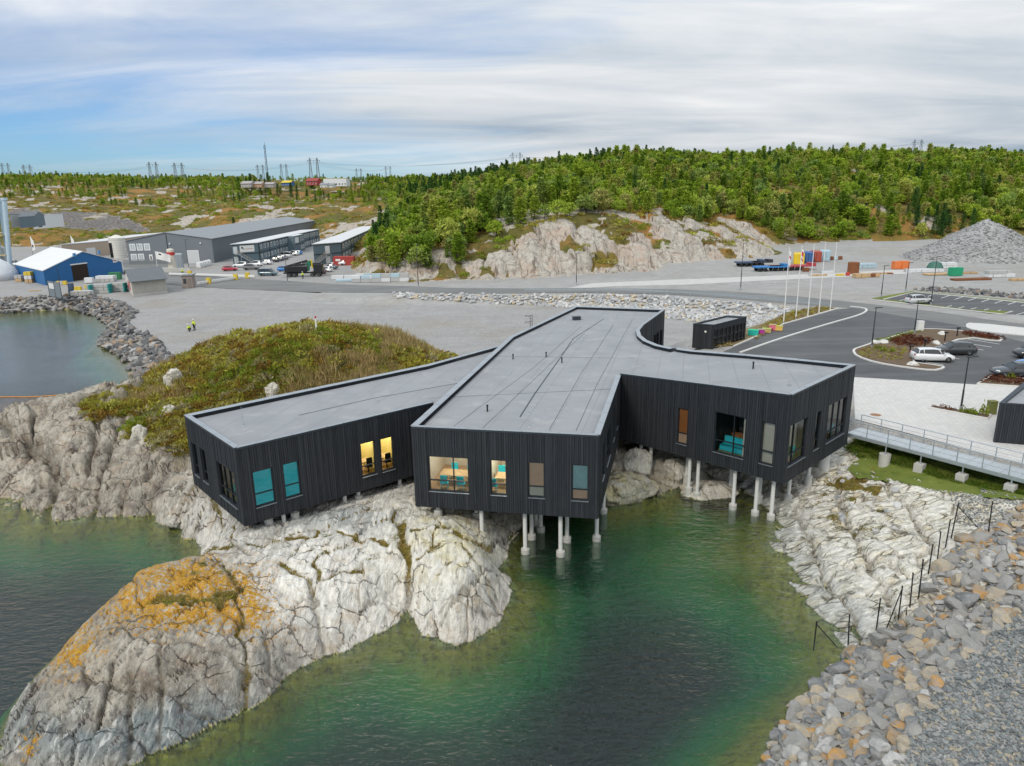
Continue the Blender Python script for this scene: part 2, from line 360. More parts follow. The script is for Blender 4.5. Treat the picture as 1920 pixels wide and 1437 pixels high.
FISS=[ # main open joints of the shore rocks: picture line, ground level, half width, depth, moss in them
 ([(385,1072),(432,1108),(450,1165),(455,1240),(452,1335)],1.8,.15,.38,.7),([(752,1000),(764,1075),(770,1150)],1.6,.30,.55,.5),([(520,1082),(585,1112),(603,1172),(645,1220)],1.7,.16,.35,.5),([(255,1155),(330,1142),(405,1136),(440,1105)],2.7,.22,.25,1.),
 ([(780,1012),(840,1000),(905,1008)],2.4,.14,.22,1.),([(785,1052),(860,1040),(925,1078)],2.2,.12,.18,.6),([(800,1095),(870,1088),(940,1105)],1.7,.10,.14,.2),([(820,1150),(880,1142),(930,1125)],1.1,.14,.22,0.),
 ([(110,1255),(190,1285),(300,1300),(440,1290)],1.7,.14,.25,0.),([(250,1300),(240,1360),(215,1430)],1.0,.16,.35,0.),([(330,1235),(300,1310),(290,1390)],1.3,.12,.25,0.),([(470,1020),(600,1005),(740,1020)],2.5,.16,.2,1.),([(240,1205),(330,1225),(455,1220)],2.3,.12,.2,.2),
 ([(0,835),(55,852),(110,882),(70,935),(60,965)],2.,.35,.9,0.),([(110,880),(175,838),(215,770)],3.4,.3,.7,.3),([(150,925),(215,855),(250,800)],2.4,.25,.6,0.),([(200,935),(270,890),(350,880)],1.8,.2,.5,0.),([(250,960),(300,920),(370,925)],1.2,.2,.5,0.),
 ([(1640,870),(1700,960),(1765,1055)],1.8,.18,.4,.4),([(1560,900),(1600,1000),(1680,1130),(1715,1180)],1.2,.22,.5,.3),([(1490,950),(1535,1060),(1600,1150),(1625,1200)],.7,.2,.45,0.),([(1495,1000),(1600,985),(1720,1000),(1800,972)],1.4,.12,.22,.6),([(1540,1070),(1640,1045),(1770,1050)],1.3,.12,.22,.2),([(1525,930),(1620,925),(1740,915)],1.7,.12,.2,.8),([(1600,1110),(1690,1090),(1760,1095)],1.1,.12,.2,0.)]
def seg_dist(x,y,pts):
    d=np.full(x.shape,1e9)
    for (x0,y0),(x1,y1) in zip(pts,pts[1:]):
        ex,ey=x1-x0,y1-y0; t=np.clip(((x-x0)*ex+(y-y0)*ey)/(ex*ex+ey*ey),0,1); d=np.minimum(d,np.hypot(x-x0-t*ex,y-y0-t*ey))
    return d
def near_detail(x,y,z):
    """relief of the polished coastal gneiss: blocks, joints, ribs; returns dz and colour masks"""
    px,py=proj(x,y,z)
    veg=sdf(px,py,veg_px)+(fbm(x*.5,y*.5,4,5)-.5)*90
    veg=sstep(-12,14,veg)
    rock=(1-veg)
    wx=x+1.6*(fbm(x*.25,y*.25,3,31)-.5)*2; wy=y+1.6*(fbm(x*.25+9,y*.25+3,3,32)-.5)*2
    right=sstep(11,14,x)                       # right shore: jointed slabs
    back=sstep(44,48,y)*sstep(-17,-21,x)
    # blocks on the left
    ang=1.05; u=(wx*math.cos(ang)+wy*math.sin(ang)); v=(-wx*math.sin(ang)+wy*math.cos(ang))
    f1,f2,cid=voronoi(u/6.8,v/2.7,11); e1=f2-f1
    g1,g2,gid=voronoi(u/2.1+4,v/1.4,21); e2=g2-g1
    crackA=1-sstep(.0,.06,e1); crackB=(1-sstep(.0,.10,e2))*(gid>.45)
    tilt=((v/2.7+cid*.4)%1.-.5)*.22
    dzl=(cid-.5)*.42+tilt-crackA*.24-crackB*.04+(gid-.5)*.10+(ridged(u*.26,v*.40,3,41)-.5)*.50+(fbm(x*.9,y*.9,4,43)-.5)*.16
    # slabs on the right: long ribs running down towards the viewer
    ang=R(-62); u=(wx*math.cos(ang)+wy*math.sin(ang)); v=(-wx*math.sin(ang)+wy*math.cos(ang))
    p1,p2,pid=voronoi(u/4.6,v/1.9,51,.75); e3=p2-p1
    q1,q2,qid=voronoi(u/1.9,v/.95+7,61,.8); e4=q2-q1
    crackC=1-sstep(.0,.12,e3); crackD=(1-sstep(.0,.13,e4))*(qid>.4)
    step=(v/1.9+pid*.3)%1.
    dzr=(pid-.5)*.22-crackC*.20-crackD*.05+(step-.5)*.32+(qid-.5)*.07+(fbm(x*.9,y*.9,4,44)-.5)*.10
    dz=dzl*(1-right)+dzr*right
    h1,h2,hid=voronoi((x*.8+y*.6+wx)/9.,(y*.8-x*.6+wy)/6.,101); e5=h2-h1; crackE=(1-sstep(0,.07,e5))*back
    dz=dz+back*((ridged(wx*.16,wy*.20,3,71)-.55)*1.7+(hid-.5)*1.1-crackE*1.0)
    crack=np.maximum(crackA,.5*crackB)*(1-right)+.6*np.maximum(crackC,.6*crackD)*right
    crack=np.maximum(crack,crackE)
    a2=.42; u2=x*math.cos(a2)+y*math.sin(a2); v2=-x*math.sin(a2)+y*math.cos(a2); rid=ridged(u2*1.5+wx*.2,v2*.55,4,111)
    led=fbm(u2*.5,v2*.9,4,113)*5.; led=led-np.floor(led)          # broken ledges
    dz=dz+(1-right)*((rid-.6)*.25-(sstep(.75,1.,led)-.3)*.18)+right*((ridged(u*.5,v*1.8,3,115)-.6)*.12)
    fmoss=np.zeros(x.shape); jx=x+(fbm(x*.9,y*.9,4,131)-.5)*1.1; jy=y+(fbm(x*.9+7,y*.9,4,132)-.5)*1.1
    for pl_,zl_,wd,dp,ms in FISS:
        q_=[G(a_,b_,zl_) for a_,b_ in pl_]; dd_=seg_dist(jx,jy,q_); g_=np.exp(-(dd_/wd)**2); dz=dz-dp*g_; crack=np.maximum(crack,g_*.95); fmoss=np.maximum(fmoss,ms*np.exp(-(dd_/(wd*1.9))**2))
    # heather ground is lumpy
    dzv=(fbm(x*.9,y*.9,5,81)-.5)*.7+(fbm(x*.18,y*.18,3,82)-.5)*.8
    out=dz*rock+dzv*veg
    under=sstep(.2,-1.2,z); out=out*(1-.55*under)
    near_house=sdf(x,y,BUILD_FOOT) if BUILD_FOOT else np.full(x.shape,-99.)
    out=np.where(near_house>-.8,np.clip(out,-.6,.15),out)
    # masks
    lich=np.exp(-((px-300)/170)**2-((py-1125)/85)**2)+.9*np.exp(-((px-120)/80)**2-((py-1230)/70)**2)+.35*np.exp(-((px-260)/60)**2-((py-930)/30)**2)+.45*np.exp(-((px-500)/70)**2-((py-1180)/60)**2)+.8*np.exp(-((px-55)/28)**2-((py-1390)/50)**2)+.5*np.exp(-((px-420)/120)**2-((py-1100)/60)**2)
    white=np.clip(np.exp(-((px-700)/240)**2-((py-1060)/160)**2)*1.5+right*1.0+.04+.5*np.exp(-((px-400)/60)**2-((py-985)/60)**2),0,1)
    yellow=np.clip(np.exp(-((px-840)/90)**2-((py-1020)/80)**2)+.8*np.exp(-((px-1170)/60)**2-((py-920)/40)**2)+.35*right,0,1)
    moss=np.clip(crack*1.3,0,1)*(.25+.75*np.exp(-((px-640)/420)**2-((py-1000)/130)**2))
    moss=np.maximum(moss,right*sstep(.50,.60,fbm(x*.9+3,y*.9,5,91))*np.exp(-((px-1620)/90)**2-((py-930)/70)**2)*1.6)
    moss=np.maximum(moss,sstep(.5,.62,fbm(x*.5,y*.5+5,4,92))*np.exp(-((px-390)/90)**2-((py-1060)/35)**2)*1.5)
    moss=np.maximum(moss,fmoss)
    blue=1.3*np.exp(-((px-270)/300)**2-((py-1370)/85)**2)*sstep(1.9,.9,z+(fbm(x*.8,y*.8,3,140)-.5)*1.2)+.8*np.exp(-((px-600)/160)**2-((py-975)/25)**2)+.6*np.exp(-((px-930)/30)**2-((py-1010)/45)**2)+.5*right*sstep(1.2,.3,z)
    return out,dict(veg=veg,crack=crack,lichen=np.clip(lich,0,1),white=white,yellow=yellow,moss=np.clip(moss,0,1),blue=np.clip(blue,0,1),right=right)
def hill_detail(x,y,z,hf,fl):
    px,py=proj(x,y,z)
    over=sstep(0,1.5,hf-fl)
    face=sdf(px,py,[(640,525),(700,480),(850,470),(940,430),(1060,418),(1240,398),(1330,430),(1400,420),(1470,470),(1460,492),(1300,512),(1130,522),(980,530),(760,532)])
    sl=sstep(-14,10,face)
    u=x*.6+y*.8; v=-x*.8+y*.6
    f1,f2,cid=voronoi((x*.8+z*.5)/7,(y+z*.3)/9,15); e=f2-f1
    dz=(fbm(x*.05,y*.05,5,8)-.5)*5*sstep(150,400,y)*over
    dz=dz+sl*over*((cid-.5)*3.0-(1-sstep(0,.12,e))*1.6+(ridged(x*.10,y*.10,4,9)-.5)*3.4)+over*(fbm(x*.35,y*.35,4,10)-.5)*1.0
    n=fbm(x*.09+5,y*.09,5,12)
    rock=sl*sstep(.515,.565,fbm(x*.13,y*.13,5,13)*.75+.25*cid+.03+.10*sstep(9,5,z))
    heath=sstep(520,300,y)
    rock=np.maximum(rock,sstep(.595,.65,n)*(.65+.35*(x<0)))
    # quarry face at the far left, behind the tent
    q=sdf(px,py,[(15,392),(150,400),(290,420),(260,432),(120,425),(15,415)])
    dark=sstep(-3,4,q+(fbm(x*.08,y*.08,4,19)-.5)*34)
    rock=np.maximum(rock,dark*.9)
    return dz,rock,sl,dark
def build_terrain():
    ys=[9.0]
    while ys[-1]<96: ys.append(ys[-1]*1.0042 if ys[-1]>18 else ys[-1]*1.05)
    while ys[-1]<4200: ys.append(ys[-1]*(1.0075 if ys[-1]<500 else 1.02))
    ys=np.array(ys); sl=np.linspace(-1.02,1.02,760)
    Y,S=np.meshgrid(ys,sl,indexing='ij'); X=S*Y
    x=X.ravel(); y=Y.ravel()
    h,fl,a,b,c,hf=Tbase(x,y)
    z=np.maximum(h,fl)
    att={k:np.zeros(x.shape) for k in ('veg','crack','lichen','white','yellow','moss','blue','right','rock','face','dark')}
    nat=(y<96)&(h>fl-.9)&(x<58)
    dz,m=near_detail(x[nat],y[nat],z[nat])
    hn=h.copy(); hn[nat]+=dz; z=np.maximum(hn,fl)
    for k,v in m.items(): att[k][nat]=v
    fm=(y>118)&(hf>fl-3)
    dz,rk,fc,dk=hill_detail(x[fm],y[fm],z[fm],hf[fm],fl[fm])
    hn[fm]+=dz; z=np.maximum(hn,fl); att['rock'][fm]=rk; att['face'][fm]=fc; att['dark'][fm]=dk
    # roughness of loose fill (never above the level the paving lies on)
    flatm=(fl>=hn); rough=(fbm(x*.8,y*.8,4,55)-.5)
    slope=flatm&(z<np.where(b>-8,lev(x),ZP)-.02)
    z=np.where(flatm,z-.05-np.abs(rough)*np.where(b>-.5,.03,.16),z)
    z=np.where(z<-7,-7,z)
    ph=pile_h(x,y); pm=ph>z; 
    n0,n1=Y.shape
    idx=np.arange(n0*n1).reshape(n0,n1)
    q=np.stack([idx[:-1,:-1],idx[:-1,1:],idx[1:,1:],idx[1:,:-1]],-1).reshape(-1,4)
    zc=z[q].mean(1); xc=x[q].mean(1); yc=y[q].mean(1); nc=(hn[q].mean(1)>fl[q].mean(1)); bc=b[q].mean(1)
    cls=np.where(zc<-.02,0,np.where(nc&(yc<98),1,np.where(nc,2,np.where(bc>-5,4,3))))
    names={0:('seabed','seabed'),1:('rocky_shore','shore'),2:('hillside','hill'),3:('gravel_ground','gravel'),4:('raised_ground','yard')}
    co=np.stack([x,y,z],-1); res={}
    for k,(nm,mt) in names.items():
        f=q[cls==k]
        if k==0: f=f[(y[f].max(1)<210)]
        if not len(f): continue
        used,inv=np.unique(f.ravel(),return_inverse=True)
        me=bpy.data.meshes.new(nm); me.vertices.add(len(used)); me.vertices.foreach_set('co',co[used].astype(np.float32).ravel())
        me.loops.add(len(inv)); me.loops.foreach_set('vertex_index',inv.astype(np.int32)); nf=len(f)
        me.polygons.add(nf); me.polygons.foreach_set('loop_start',np.arange(0,nf*4,4,dtype=np.int32)); me.polygons.foreach_set('loop_total',np.full(nf,4,np.int32))
        me.polygons.foreach_set('use_smooth',np.ones(nf,bool)); me.update(calc_edges=True)
        for an in (('veg','crack','lichen','white','yellow','moss','blue','right') if k in (0,1) else ('rock','face','dark') if k==2 else ()):
            A=me.attributes.new(an,'FLOAT','POINT'); A.data.foreach_set('value',att[an][used].astype(np.float32))
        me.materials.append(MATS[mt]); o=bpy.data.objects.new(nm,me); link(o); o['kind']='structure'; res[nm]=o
    return res,(x,y,z,att,n0,n1,ys,sl)
# ---------------- ground materials
def mats_ground():
    # coastal rock
    t=NT('shore'); P=t.coord('Position')
    n1=t.noise(P,.42,6,.6); n2=t.noise(P,2.6,6,.65); n3=t.noise(P,13,5,.7); n4=t.noise(t.coord('Position',loc=(31,7,2)),.8,5,.6,.6); n5=t.noise(t.coord('Position',loc=(3,17,5)),5.5,6,.7)
    # stretched noise gives the foliation of the gneiss
    foA=t.noise(t.coord('Position',(3.2,.35,1.6),(0,0,R(24))),1.,6,.62,1.2); foB=t.noise(t.coord('Position',(.5,4.2,2.2),(0,0,R(28))),1.,6,.62,.8)
    fo=t.N('ShaderNodeMix',data_type='FLOAT'); t.L(t.attr('right'),fo.inputs[0]); t.L(foA,fo.inputs[2]); t.L(foB,fo.inputs[3]); fo=fo.outputs[0]
    base=t.ramp(n1,[(.28,(.15,.133,.108)),(.42,(.31,.275,.22)),(.56,(.44,.395,.32)),(.70,(.56,.515,.43))])
    base=t.mix(t.math('MULTIPLY',t.step(n4,.5,.62),.5),base,(.33,.225,.15))
    base=t.mix(t.math('MULTIPLY',t.step(n5,.53,.62),.6),base,(.54,.51,.45))
    whitec=t.ramp(n2,[(.3,(.62,.585,.52)),(.5,(.80,.77,.70)),(.72,(.86,.84,.80))])
    whitec=t.mix(t.math('MULTIPLY',t.step(n4,.54,.66),.55),whitec,(.58,.44,.29))
    base=t.mix(t.math('MULTIPLY',t.attr('white'),t.math('MULTIPLY_ADD',n1,.9,.62),clamp=True),base,whitec)
    base=t.mix(t.math('MULTIPLY',t.attr('yellow'),t.math('MULTIPLY',t.step(n4,.36,.62),.8)),base,(.60,.54,.27))
    bluec=t.ramp(fo,[(.30,(.10,.13,.14)),(.46,(.22,.26,.27)),(.56,(.30,.33,.33)),(.64,(.55,.56,.54))])
    base=t.mix(t.math('MULTIPLY',t.attr('blue'),t.math('MULTIPLY_ADD',n2,.5,.65),clamp=True),base,bluec)
    c=t.N('ShaderNodeVectorMath',operation='SCALE'); t.L(base,c.inputs[0]); t.L(t.ramp(fo,[(.28,.50),(.41,.88),(.54,1.05),(.66,1.22)]),c.inputs['Scale'])
    col=c.outputs[0]
    # speckle of dark crust lichen
    col=t.mix(t.math('MULTIPLY',t.step(n3,.56,.67),t.math('MULTIPLY_ADD',t.attr('white'),-.4,.55)),col,(.10,.095,.085))
    # joints: stretched cells, thin dark lines, broken up by noise
    def joints(scale,rot,w,s0,amt):
        vd=t.N('ShaderNodeTexVoronoi',feature='DISTANCE_TO_EDGE'); dv=t.N('ShaderNodeVectorMath',operation='ADD'); t.L(t.coord('Position',scale,rot),dv.inputs[0])
        nn=t.noise(P,.7,5,.62,0,True); sc=t.N('ShaderNodeVectorMath',operation='SCALE'); t.L(nn,sc.inputs[0]); sc.inputs['Scale'].default_value=amt; t.L(sc.outputs[0],dv.inputs[1]); t.L(dv.outputs[0],vd.inputs['Vector']); vd.inputs['Scale'].default_value=s0
        return t.ramp(vd.outputs[0],[(.0,1.),(w,0.)])
    jl=joints((.55,1.0,.8),(0,0,R(-24)),.020,.62,.9); jr=t.math('MAXIMUM',joints((.40,1.25,.8),(0,0,R(56)),.035,.75,.6),t.math('MULTIPLY',joints((.9,2.1,.8),(0,0,R(52)),.05,.8,.5),.7))
    jm=t.N('ShaderNodeMix',data_type='FLOAT'); t.L(t.attr('right'),jm.inputs[0]); t.L(jl,jm.inputs[2]); t.L(jr,jm.inputs[3]); hair=jm.outputs[0]
    hair=t.math('MULTIPLY',hair,t.step(n4,.42,.60))
    col=t.mix(t.math('MULTIPLY',t.step(t.noise(t.coord('Position',(1,1,1),(0,0,.4),(7,2,9)),1.4,6,.68,.5),.52,.62),t.math('MULTIPLY_ADD',t.attr('white'),-.55,.6)),col,(.15,.125,.115))
    col=t.mix(t.math('MULTIPLY',hair,t.math('MULTIPLY_ADD',t.attr('right'),.15,.58)),col,(.055,.045,.03))
    ck=t.step(t.math('ADD',t.attr('crack'),t.math('MULTIPLY',t.math('SUBTRACT',n5,.5),.7)),.45,.85)
    col=t.mix(t.math('MULTIPLY',ck,.5),col,(.11,.085,.055))
    # orange crust lichen in broken patches
    lm=t.math('ADD',t.math('MULTIPLY',t.attr('lichen'),.25),t.math('ADD',t.math('MULTIPLY',n5,.75),t.math('MULTIPLY',n4,.30)))
    col=t.mix(t.math('MULTIPLY',t.step(lm,.70,.76),t.step(t.attr('lichen'),.08,.3)),col,t.mix(t.step(n3,.4,.6),(.46,.20,.02),(.66,.40,.05)))
    mm=t.math('ADD',t.attr('moss'),t.math('MULTIPLY',t.math('SUBTRACT',n5,.5),1.3))
    col=t.mix(t.step(mm,.55,.78),col,t.mix(t.step(n3,.4,.6),(.13,.11,.02),(.27,.19,.04)))
    # heather and grass ground
    vg=t.mix(t.step(n1,.35,.65),(.10,.085,.03),(.14,.12,.03)); vg=t.mix(t.step(n4,.45,.6),vg,(.17,.17,.04)); vg=t.mix(t.step(n3,.4,.7),vg,(.05,.045,.02),'MIX')
    col=t.mix(t.attr('veg'),col,vg)
    # weed grows on what the sea covers
    sz=t.N('ShaderNodeSeparateXYZ'); t.L(t.N('ShaderNodeNewGeometry').outputs['Position'],sz.inputs[0])
    zz=t.math('ADD',sz.outputs[2],t.math('MULTIPLY',t.math('SUBTRACT',n2,.5),.4))
    col=t.mix(t.ramp(t.math('ADD',zz,.5),[(.44,1.),(.56,0.)]),col,(.16,.15,.04))
    hgt=t.math('ADD',t.math('MULTIPLY',n2,.5),t.math('MULTIPLY',n3,.28)); hgt=t.math('SUBTRACT',hgt,t.math('MULTIPLY',hair,.8)); hgt=t.math('ADD',hgt,t.math('MULTIPLY',fo,.7))
    t.bsdf(col,.82,0,t.bump(hgt,1.,.30),.3)
    # sea bed
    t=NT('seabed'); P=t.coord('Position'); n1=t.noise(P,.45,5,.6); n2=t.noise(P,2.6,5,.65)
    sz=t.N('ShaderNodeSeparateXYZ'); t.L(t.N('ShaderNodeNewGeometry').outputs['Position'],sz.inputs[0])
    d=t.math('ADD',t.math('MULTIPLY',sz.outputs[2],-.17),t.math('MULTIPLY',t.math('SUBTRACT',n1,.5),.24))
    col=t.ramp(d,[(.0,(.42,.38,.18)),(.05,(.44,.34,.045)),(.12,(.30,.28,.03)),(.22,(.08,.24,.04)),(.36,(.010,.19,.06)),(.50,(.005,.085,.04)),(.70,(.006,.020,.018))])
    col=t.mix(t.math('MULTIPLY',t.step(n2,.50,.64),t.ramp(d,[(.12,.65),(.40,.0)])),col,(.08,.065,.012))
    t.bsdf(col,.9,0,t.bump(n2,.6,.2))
    # crushed stone fill
    for nm,lo,hi,br in (('gravel',(.275,.27,.265),(.335,.33,.322),(.27,.24,.20)),('yard',(.28,.275,.265),(.37,.365,.355),(.29,.26,.215))):
        t=NT(nm); P=t.coord('Position'); n1=t.noise(P,.06,6,.6); n2=t.noise(P,.35,6,.65,.6); n3=t.voro(P,6.); n4=t.noise(t.coord('Position',(.05,.5,1),(0,0,R(-14))),1.,5,.6)
        col=t.mix(t.step(n2,.3,.7),lo,hi); col=t.mix(t.math('MULTIPLY',t.step(n1,.5,.7),.6),col,br)
        col=t.mix(t.math('MULTIPLY',t.step(n4,.52,.66),.3),col,(.22,.215,.21)); col=t.mix(t.math('MULTIPLY',t.step(t.noise(t.coord('Position',(.5,.07,1),(0,0,R(35)),(9,4,0)),1.,5,.6),.56,.68),.15),col,(.42,.41,.40))
        sp=t.N('ShaderNodeVectorMath',operation='SCALE'); t.L(col,sp.inputs[0]); t.L(t.math('MULTIPLY_ADD',n3,.5,.78),sp.inputs['Scale'])
        t.bsdf(sp.outputs[0],.95,0,t.bump(n3,.5,.08),.2)
    # wooded hills: heath, dead grass, bare rock
    t=NT('hill'); P=t.coord('Position'); n1=t.noise(P,.03,5,.6); n2=t.noise(P,.14,6,.65); n3=t.noise(P,.9,5,.7); n4=t.noise(t.coord('Position',loc=(50,9,3)),.05,5,.6)
    veg=t.mix(t.step(n2,.35,.65),(.10,.10,.028),(.19,.145,.045)); veg=t.mix(t.math('MULTIPLY',t.step(n4,.50,.60),.8),veg,(.38,.19,.055)); veg=t.mix(t.math('MULTIPLY',t.step(n1,.5,.62),.6),veg,(.12,.135,.03))
    veg=t.mix(t.math('MULTIPLY',t.step(n3,.5,.7),.5),veg,(.045,.045,.018))
    rk=t.ramp(n3,[(.3,(.30,.27,.235)),(.5,(.47,.43,.37)),(.7,(.56,.53,.48))])
    rk=t.mix(t.math('MULTIPLY',t.step(n2,.5,.6),.5),rk,(.46,.33,.25))
    stv=t.noise(t.coord('Position',(.5,.5,.06)),1.2,5,.6); rk=t.mix(t.math('MULTIPLY',t.step(stv,.55,.68),.6),rk,(.16,.13,.11))
    fo=t.noise(t.coord('Position',(.8,.25,.16),(0,R(-30),0)),1.,6,.62,1.); rk=t.mix(t.ramp(fo,[(.34,.8),(.44,0.)]),rk,(.13,.10,.075))
    vd=t.N('ShaderNodeTexVoronoi',feature='DISTANCE_TO_EDGE'); dv=t.N('ShaderNodeVectorMath',operation='ADD'); t.L(t.coord('Position',(.75,.4,.14),(0,R(-34),0)),dv.inputs[0]); nn=t.noise(P,.2,5,.6,0,True); sc=t.N('ShaderNodeVectorMath',operation='SCALE'); t.L(nn,sc.inputs[0]); sc.inputs['Scale'].default_value=1.6; t.L(sc.outputs[0],dv.inputs[1]); t.L(dv.outputs[0],vd.inputs['Vector']); vd.inputs['Scale'].default_value=.42
    rk=t.mix(t.ramp(vd.outputs[0],[(.0,.55),(.03,0.)]),rk,(.09,.07,.05))
    rk=t.mix(t.attr('dark'),rk,t.ramp(n3,[(.35,(.07,.065,.07)),(.7,(.32,.29,.26))]))
    rm=t.step(t.math('ADD',t.attr('rock'),t.math('MULTIPLY',t.math('SUBTRACT',n3,.5),.6)),.45,.62)
    col=t.mix(rm,veg,rk)
    t.bsdf(col,.95,0,t.bump(t.math('ADD',n3,fo),.8,.8),.2)
    # water
    t=NT('water')
    w1=t.noise(t.coord('Position',(1.0,2.2,1),(0,0,R(22))),.9,3,.55,.3); w2=t.noise(t.coord('Position',(1,1.8,1),(0,0,R(-12))),2.8,4,.6,.4); w0=t.noise(t.coord('Position',(1,1.4,1),(0,0,R(30))),.16,3,.5)
    hh=t.math('ADD',t.math('MULTIPLY',w1,.62),t.math('MULTIPLY',w2,.30)); hh=t.math('MULTIPLY',hh,t.math('MULTIPLY_ADD',w0,1.3,.35)); syy=t.N('ShaderNodeSeparateXYZ'); t.L(t.N('ShaderNodeNewGeometry').outputs['Position'],syy.inputs[0]); mr=t.N('ShaderNodeMapRange'); t.L(syy.outputs[1],mr.inputs[0]); mr.inputs[1].default_value=50; mr.inputs[2].default_value=90; mr.inputs[3].default_value=1; mr.inputs[4].default_value=.22; hh=t.math('MULTIPLY',hh,mr.outputs[0])
    nr=t.bump(hh,1.,.32)
    gl=t.N('ShaderNodeBsdfGlossy'); gl.inputs['Roughness'].default_value=.05; gl.inputs['Color'].default_value=(.97,.98,1,1); t.L(nr,gl.inputs['Normal'])
    tr=t.N('ShaderNodeBsdfTransparent'); tr.inputs[0].default_value=(.82,.97,.85,1)
    df=t.N('ShaderNodeBsdfDiffuse'); df.inputs[0].default_value=(.05,.07,.065,1)
    m1=t.N('ShaderNodeMixShader'); m1.inputs[0].default_value=.07; t.L(tr.outputs[0],m1.inputs[1]); t.L(df.outputs[0],m1.inputs[2])
    fr=t.N('ShaderNodeFresnel'); fr.inputs['IOR'].default_value=1.5; t.L(nr,fr.inputs['Normal'])
    m2=t.N('ShaderNodeMixShader'); t.L(fr.outputs[0],m2.inputs[0]); t.L(m1.outputs[0],m2.inputs[1]); t.L(gl.outputs[0],m2.inputs[2]); t.L(m2.outputs[0],t.out.inputs[0])
mats_ground()
# ------------------------------------------------------------------ outline of the black house (world metres, from its roof edge)
ZB=3.08
main_o=[G(771,799,8.53),G(1123.5,816,8.53),G(1163,703,8.53),G(1276,671,8.55),G(1262,651.5,8.6),G(1233,646,8.56),G(1212,638,8.53),G(1201,629,8.53),G(1198,619,8.53),G(1206,609,8.53),G(1246.5,580,8.53),G(1079,574,8.53),G(957,631,8.53)]
left_o=[G(346,778,8.18),G(441,840,8.18),G(812,754,8.18),(-1.5,62.0),G(939,647,8.18),G(800,684,8.18),G(520,741.5,8.18)]
right_z=[8.66,9.49,9.55,9.28,9.05,8.82,8.72]      # the right roof rises towards its outer end
right_o=[G(1163,703,8.66),G(1484,740,9.49),G(1604,684,9.55),G(1500,673.5,9.28),G(1400,664.5,9.05),G(1300,657,8.82),G(1266,652,8.72)]
right_o[0]=(main_o[2][0]+.02,main_o[2][1])
BUILD_FOOT=[left_o[0],left_o[1],left_o[2],main_o[0],main_o[1],main_o[2],right_o[1],right_o[2],right_o[4],main_o[10],main_o[11],main_o[12]]
GROUND,TER=build_terrain()
# sea: one sheet
def sea():
    m=MB(); m.add([(-2500,6,0),(120,6,0),(120,170,0),(-2500,170,0)],[(0,1,2,3)])
    o=m.obj('sea',MATS['water']); o['kind']='structure'
sea()
# ------------------------------------------------------------------ paints and finishes
def wood_black():
    t=NT('black_timber'); P=t.coord('Position'); n=t.noise(P,1.2,5,.6); g=t.noise(t.coord('Position',(14,14,.7)),1.,5,.65); b=t.noise(t.coord('Position',(9,9,.05)),1.,2,.5)
    col=t.mix(t.step(g,.3,.72),(.011,.013,.017),(.030,.034,.041)); col=t.mix(t.math('MULTIPLY',t.step(b,.5,.62),.6),col,(.045,.049,.056)); col=t.mix(t.math('MULTIPLY',t.step(n,.55,.75),.35),col,(.040,.044,.051))
    t.bsdf(col,.62,0,t.bump(g,.3,.02),.35)
wood_black()
def roofing():
    t=NT('roof_felt'); P=t.coord('Position'); n=t.noise(P,.35,5,.6); n2=t.noise(P,5,4,.6)
    w=t.N('ShaderNodeTexWave',wave_type='BANDS',bands_direction='X',wave_profile='SAW'); t.L(t.coord('Position',(1,1,0),(0,0,R(14))),w.inputs[0]); w.inputs['Scale'].default_value=.16; w.inputs['Distortion'].default_value=.0
    seam=t.ramp(w.outputs[1],[(.0,1.),(.03,0.),(.97,0.),(1.,1.)])
    col=t.mix(t.step(n,.3,.7),(.255,.265,.28),(.31,.32,.335)); col=t.mix(t.math('MULTIPLY',seam,.5),col,(.18,.19,.20))
    col=t.mix(t.math('MULTIPLY',t.step(t.noise(t.coord('Position',loc=(9,3,0)),.5,6,.65),.55,.68),.4),col,(.42,.42,.41))
    t.bsdf(col,.72,0,t.bump(t.math('ADD',n2,seam),.25,.02),.35)
roofing()
BW=MATS['black_timber']; ROOF=MATS['roof_felt']
CAP=plain('cap_sheet',(.36,.39,.42),.4,.10,.8,metal=.35); CAPD=plain('cap_dark',(.035,.045,.058),.45,.15,1.,metal=.2)
CONC=plain('concrete',(.50,.49,.46),.85,.10,1.6,bump=.3); CONCW=plain('pile_white',(.66,.66,.64),.7,.08,2.)
FRAME=plain('window_frame',(.018,.022,.028),.4,.1); SILL=plain('sill_sheet',(.22,.25,.28),.4,.1,metal=.5)
STEEL=plain('galvanised',(.42,.47,.50),.45,.10,4.,metal=.6); WHITE=plain('white_paint',(.74,.74,.72),.5,.06); DARK=plain('dark_metal',(.03,.032,.035),.5,.15)
BLACK=plain('black_plastic',(.012,.012,.013),.5,.1)
def glassm(name,tint,spec=.055):
    t=NT(name); tr=t.N('ShaderNodeBsdfTransparent'); tr.inputs[0].default_value=tint+(1,)
    gl=t.N('ShaderNodeBsdfGlossy'); gl.inputs['Roughness'].default_value=.02
    fr=t.N('ShaderNodeFresnel'); fr.inputs['IOR'].default_value=1.5
    m=t.N('ShaderNodeMixShader'); t.L(fr.outputs[0],m.inputs[0]); t.L(tr.outputs[0],m.inputs[1]); t.L(gl.outputs[0],m.inputs[2]); t.L(m.outputs[0],t.out.inputs[0]); return t.m
GLASS=glassm('window_glass',(.95,.98,.98)); 
def emis(name,col,s):
    t=NT(name); return t.bsdf(col,.5,emit=col,estr=s)
LAMP=emis('lamp_panel',(1,.93,.8),28.)
WOODF=plain('oak_floor',(.52,.34,.19),.5,.15,1.2); TEALB=plain('teal_fabric',(.04,.72,.82),.8,.10,1.5); YELW=plain('yellow_wall',(.78,.66,.26),.7,.06,.6); CREAMW=plain('cream_wall',(.76,.70,.58),.7,.06)
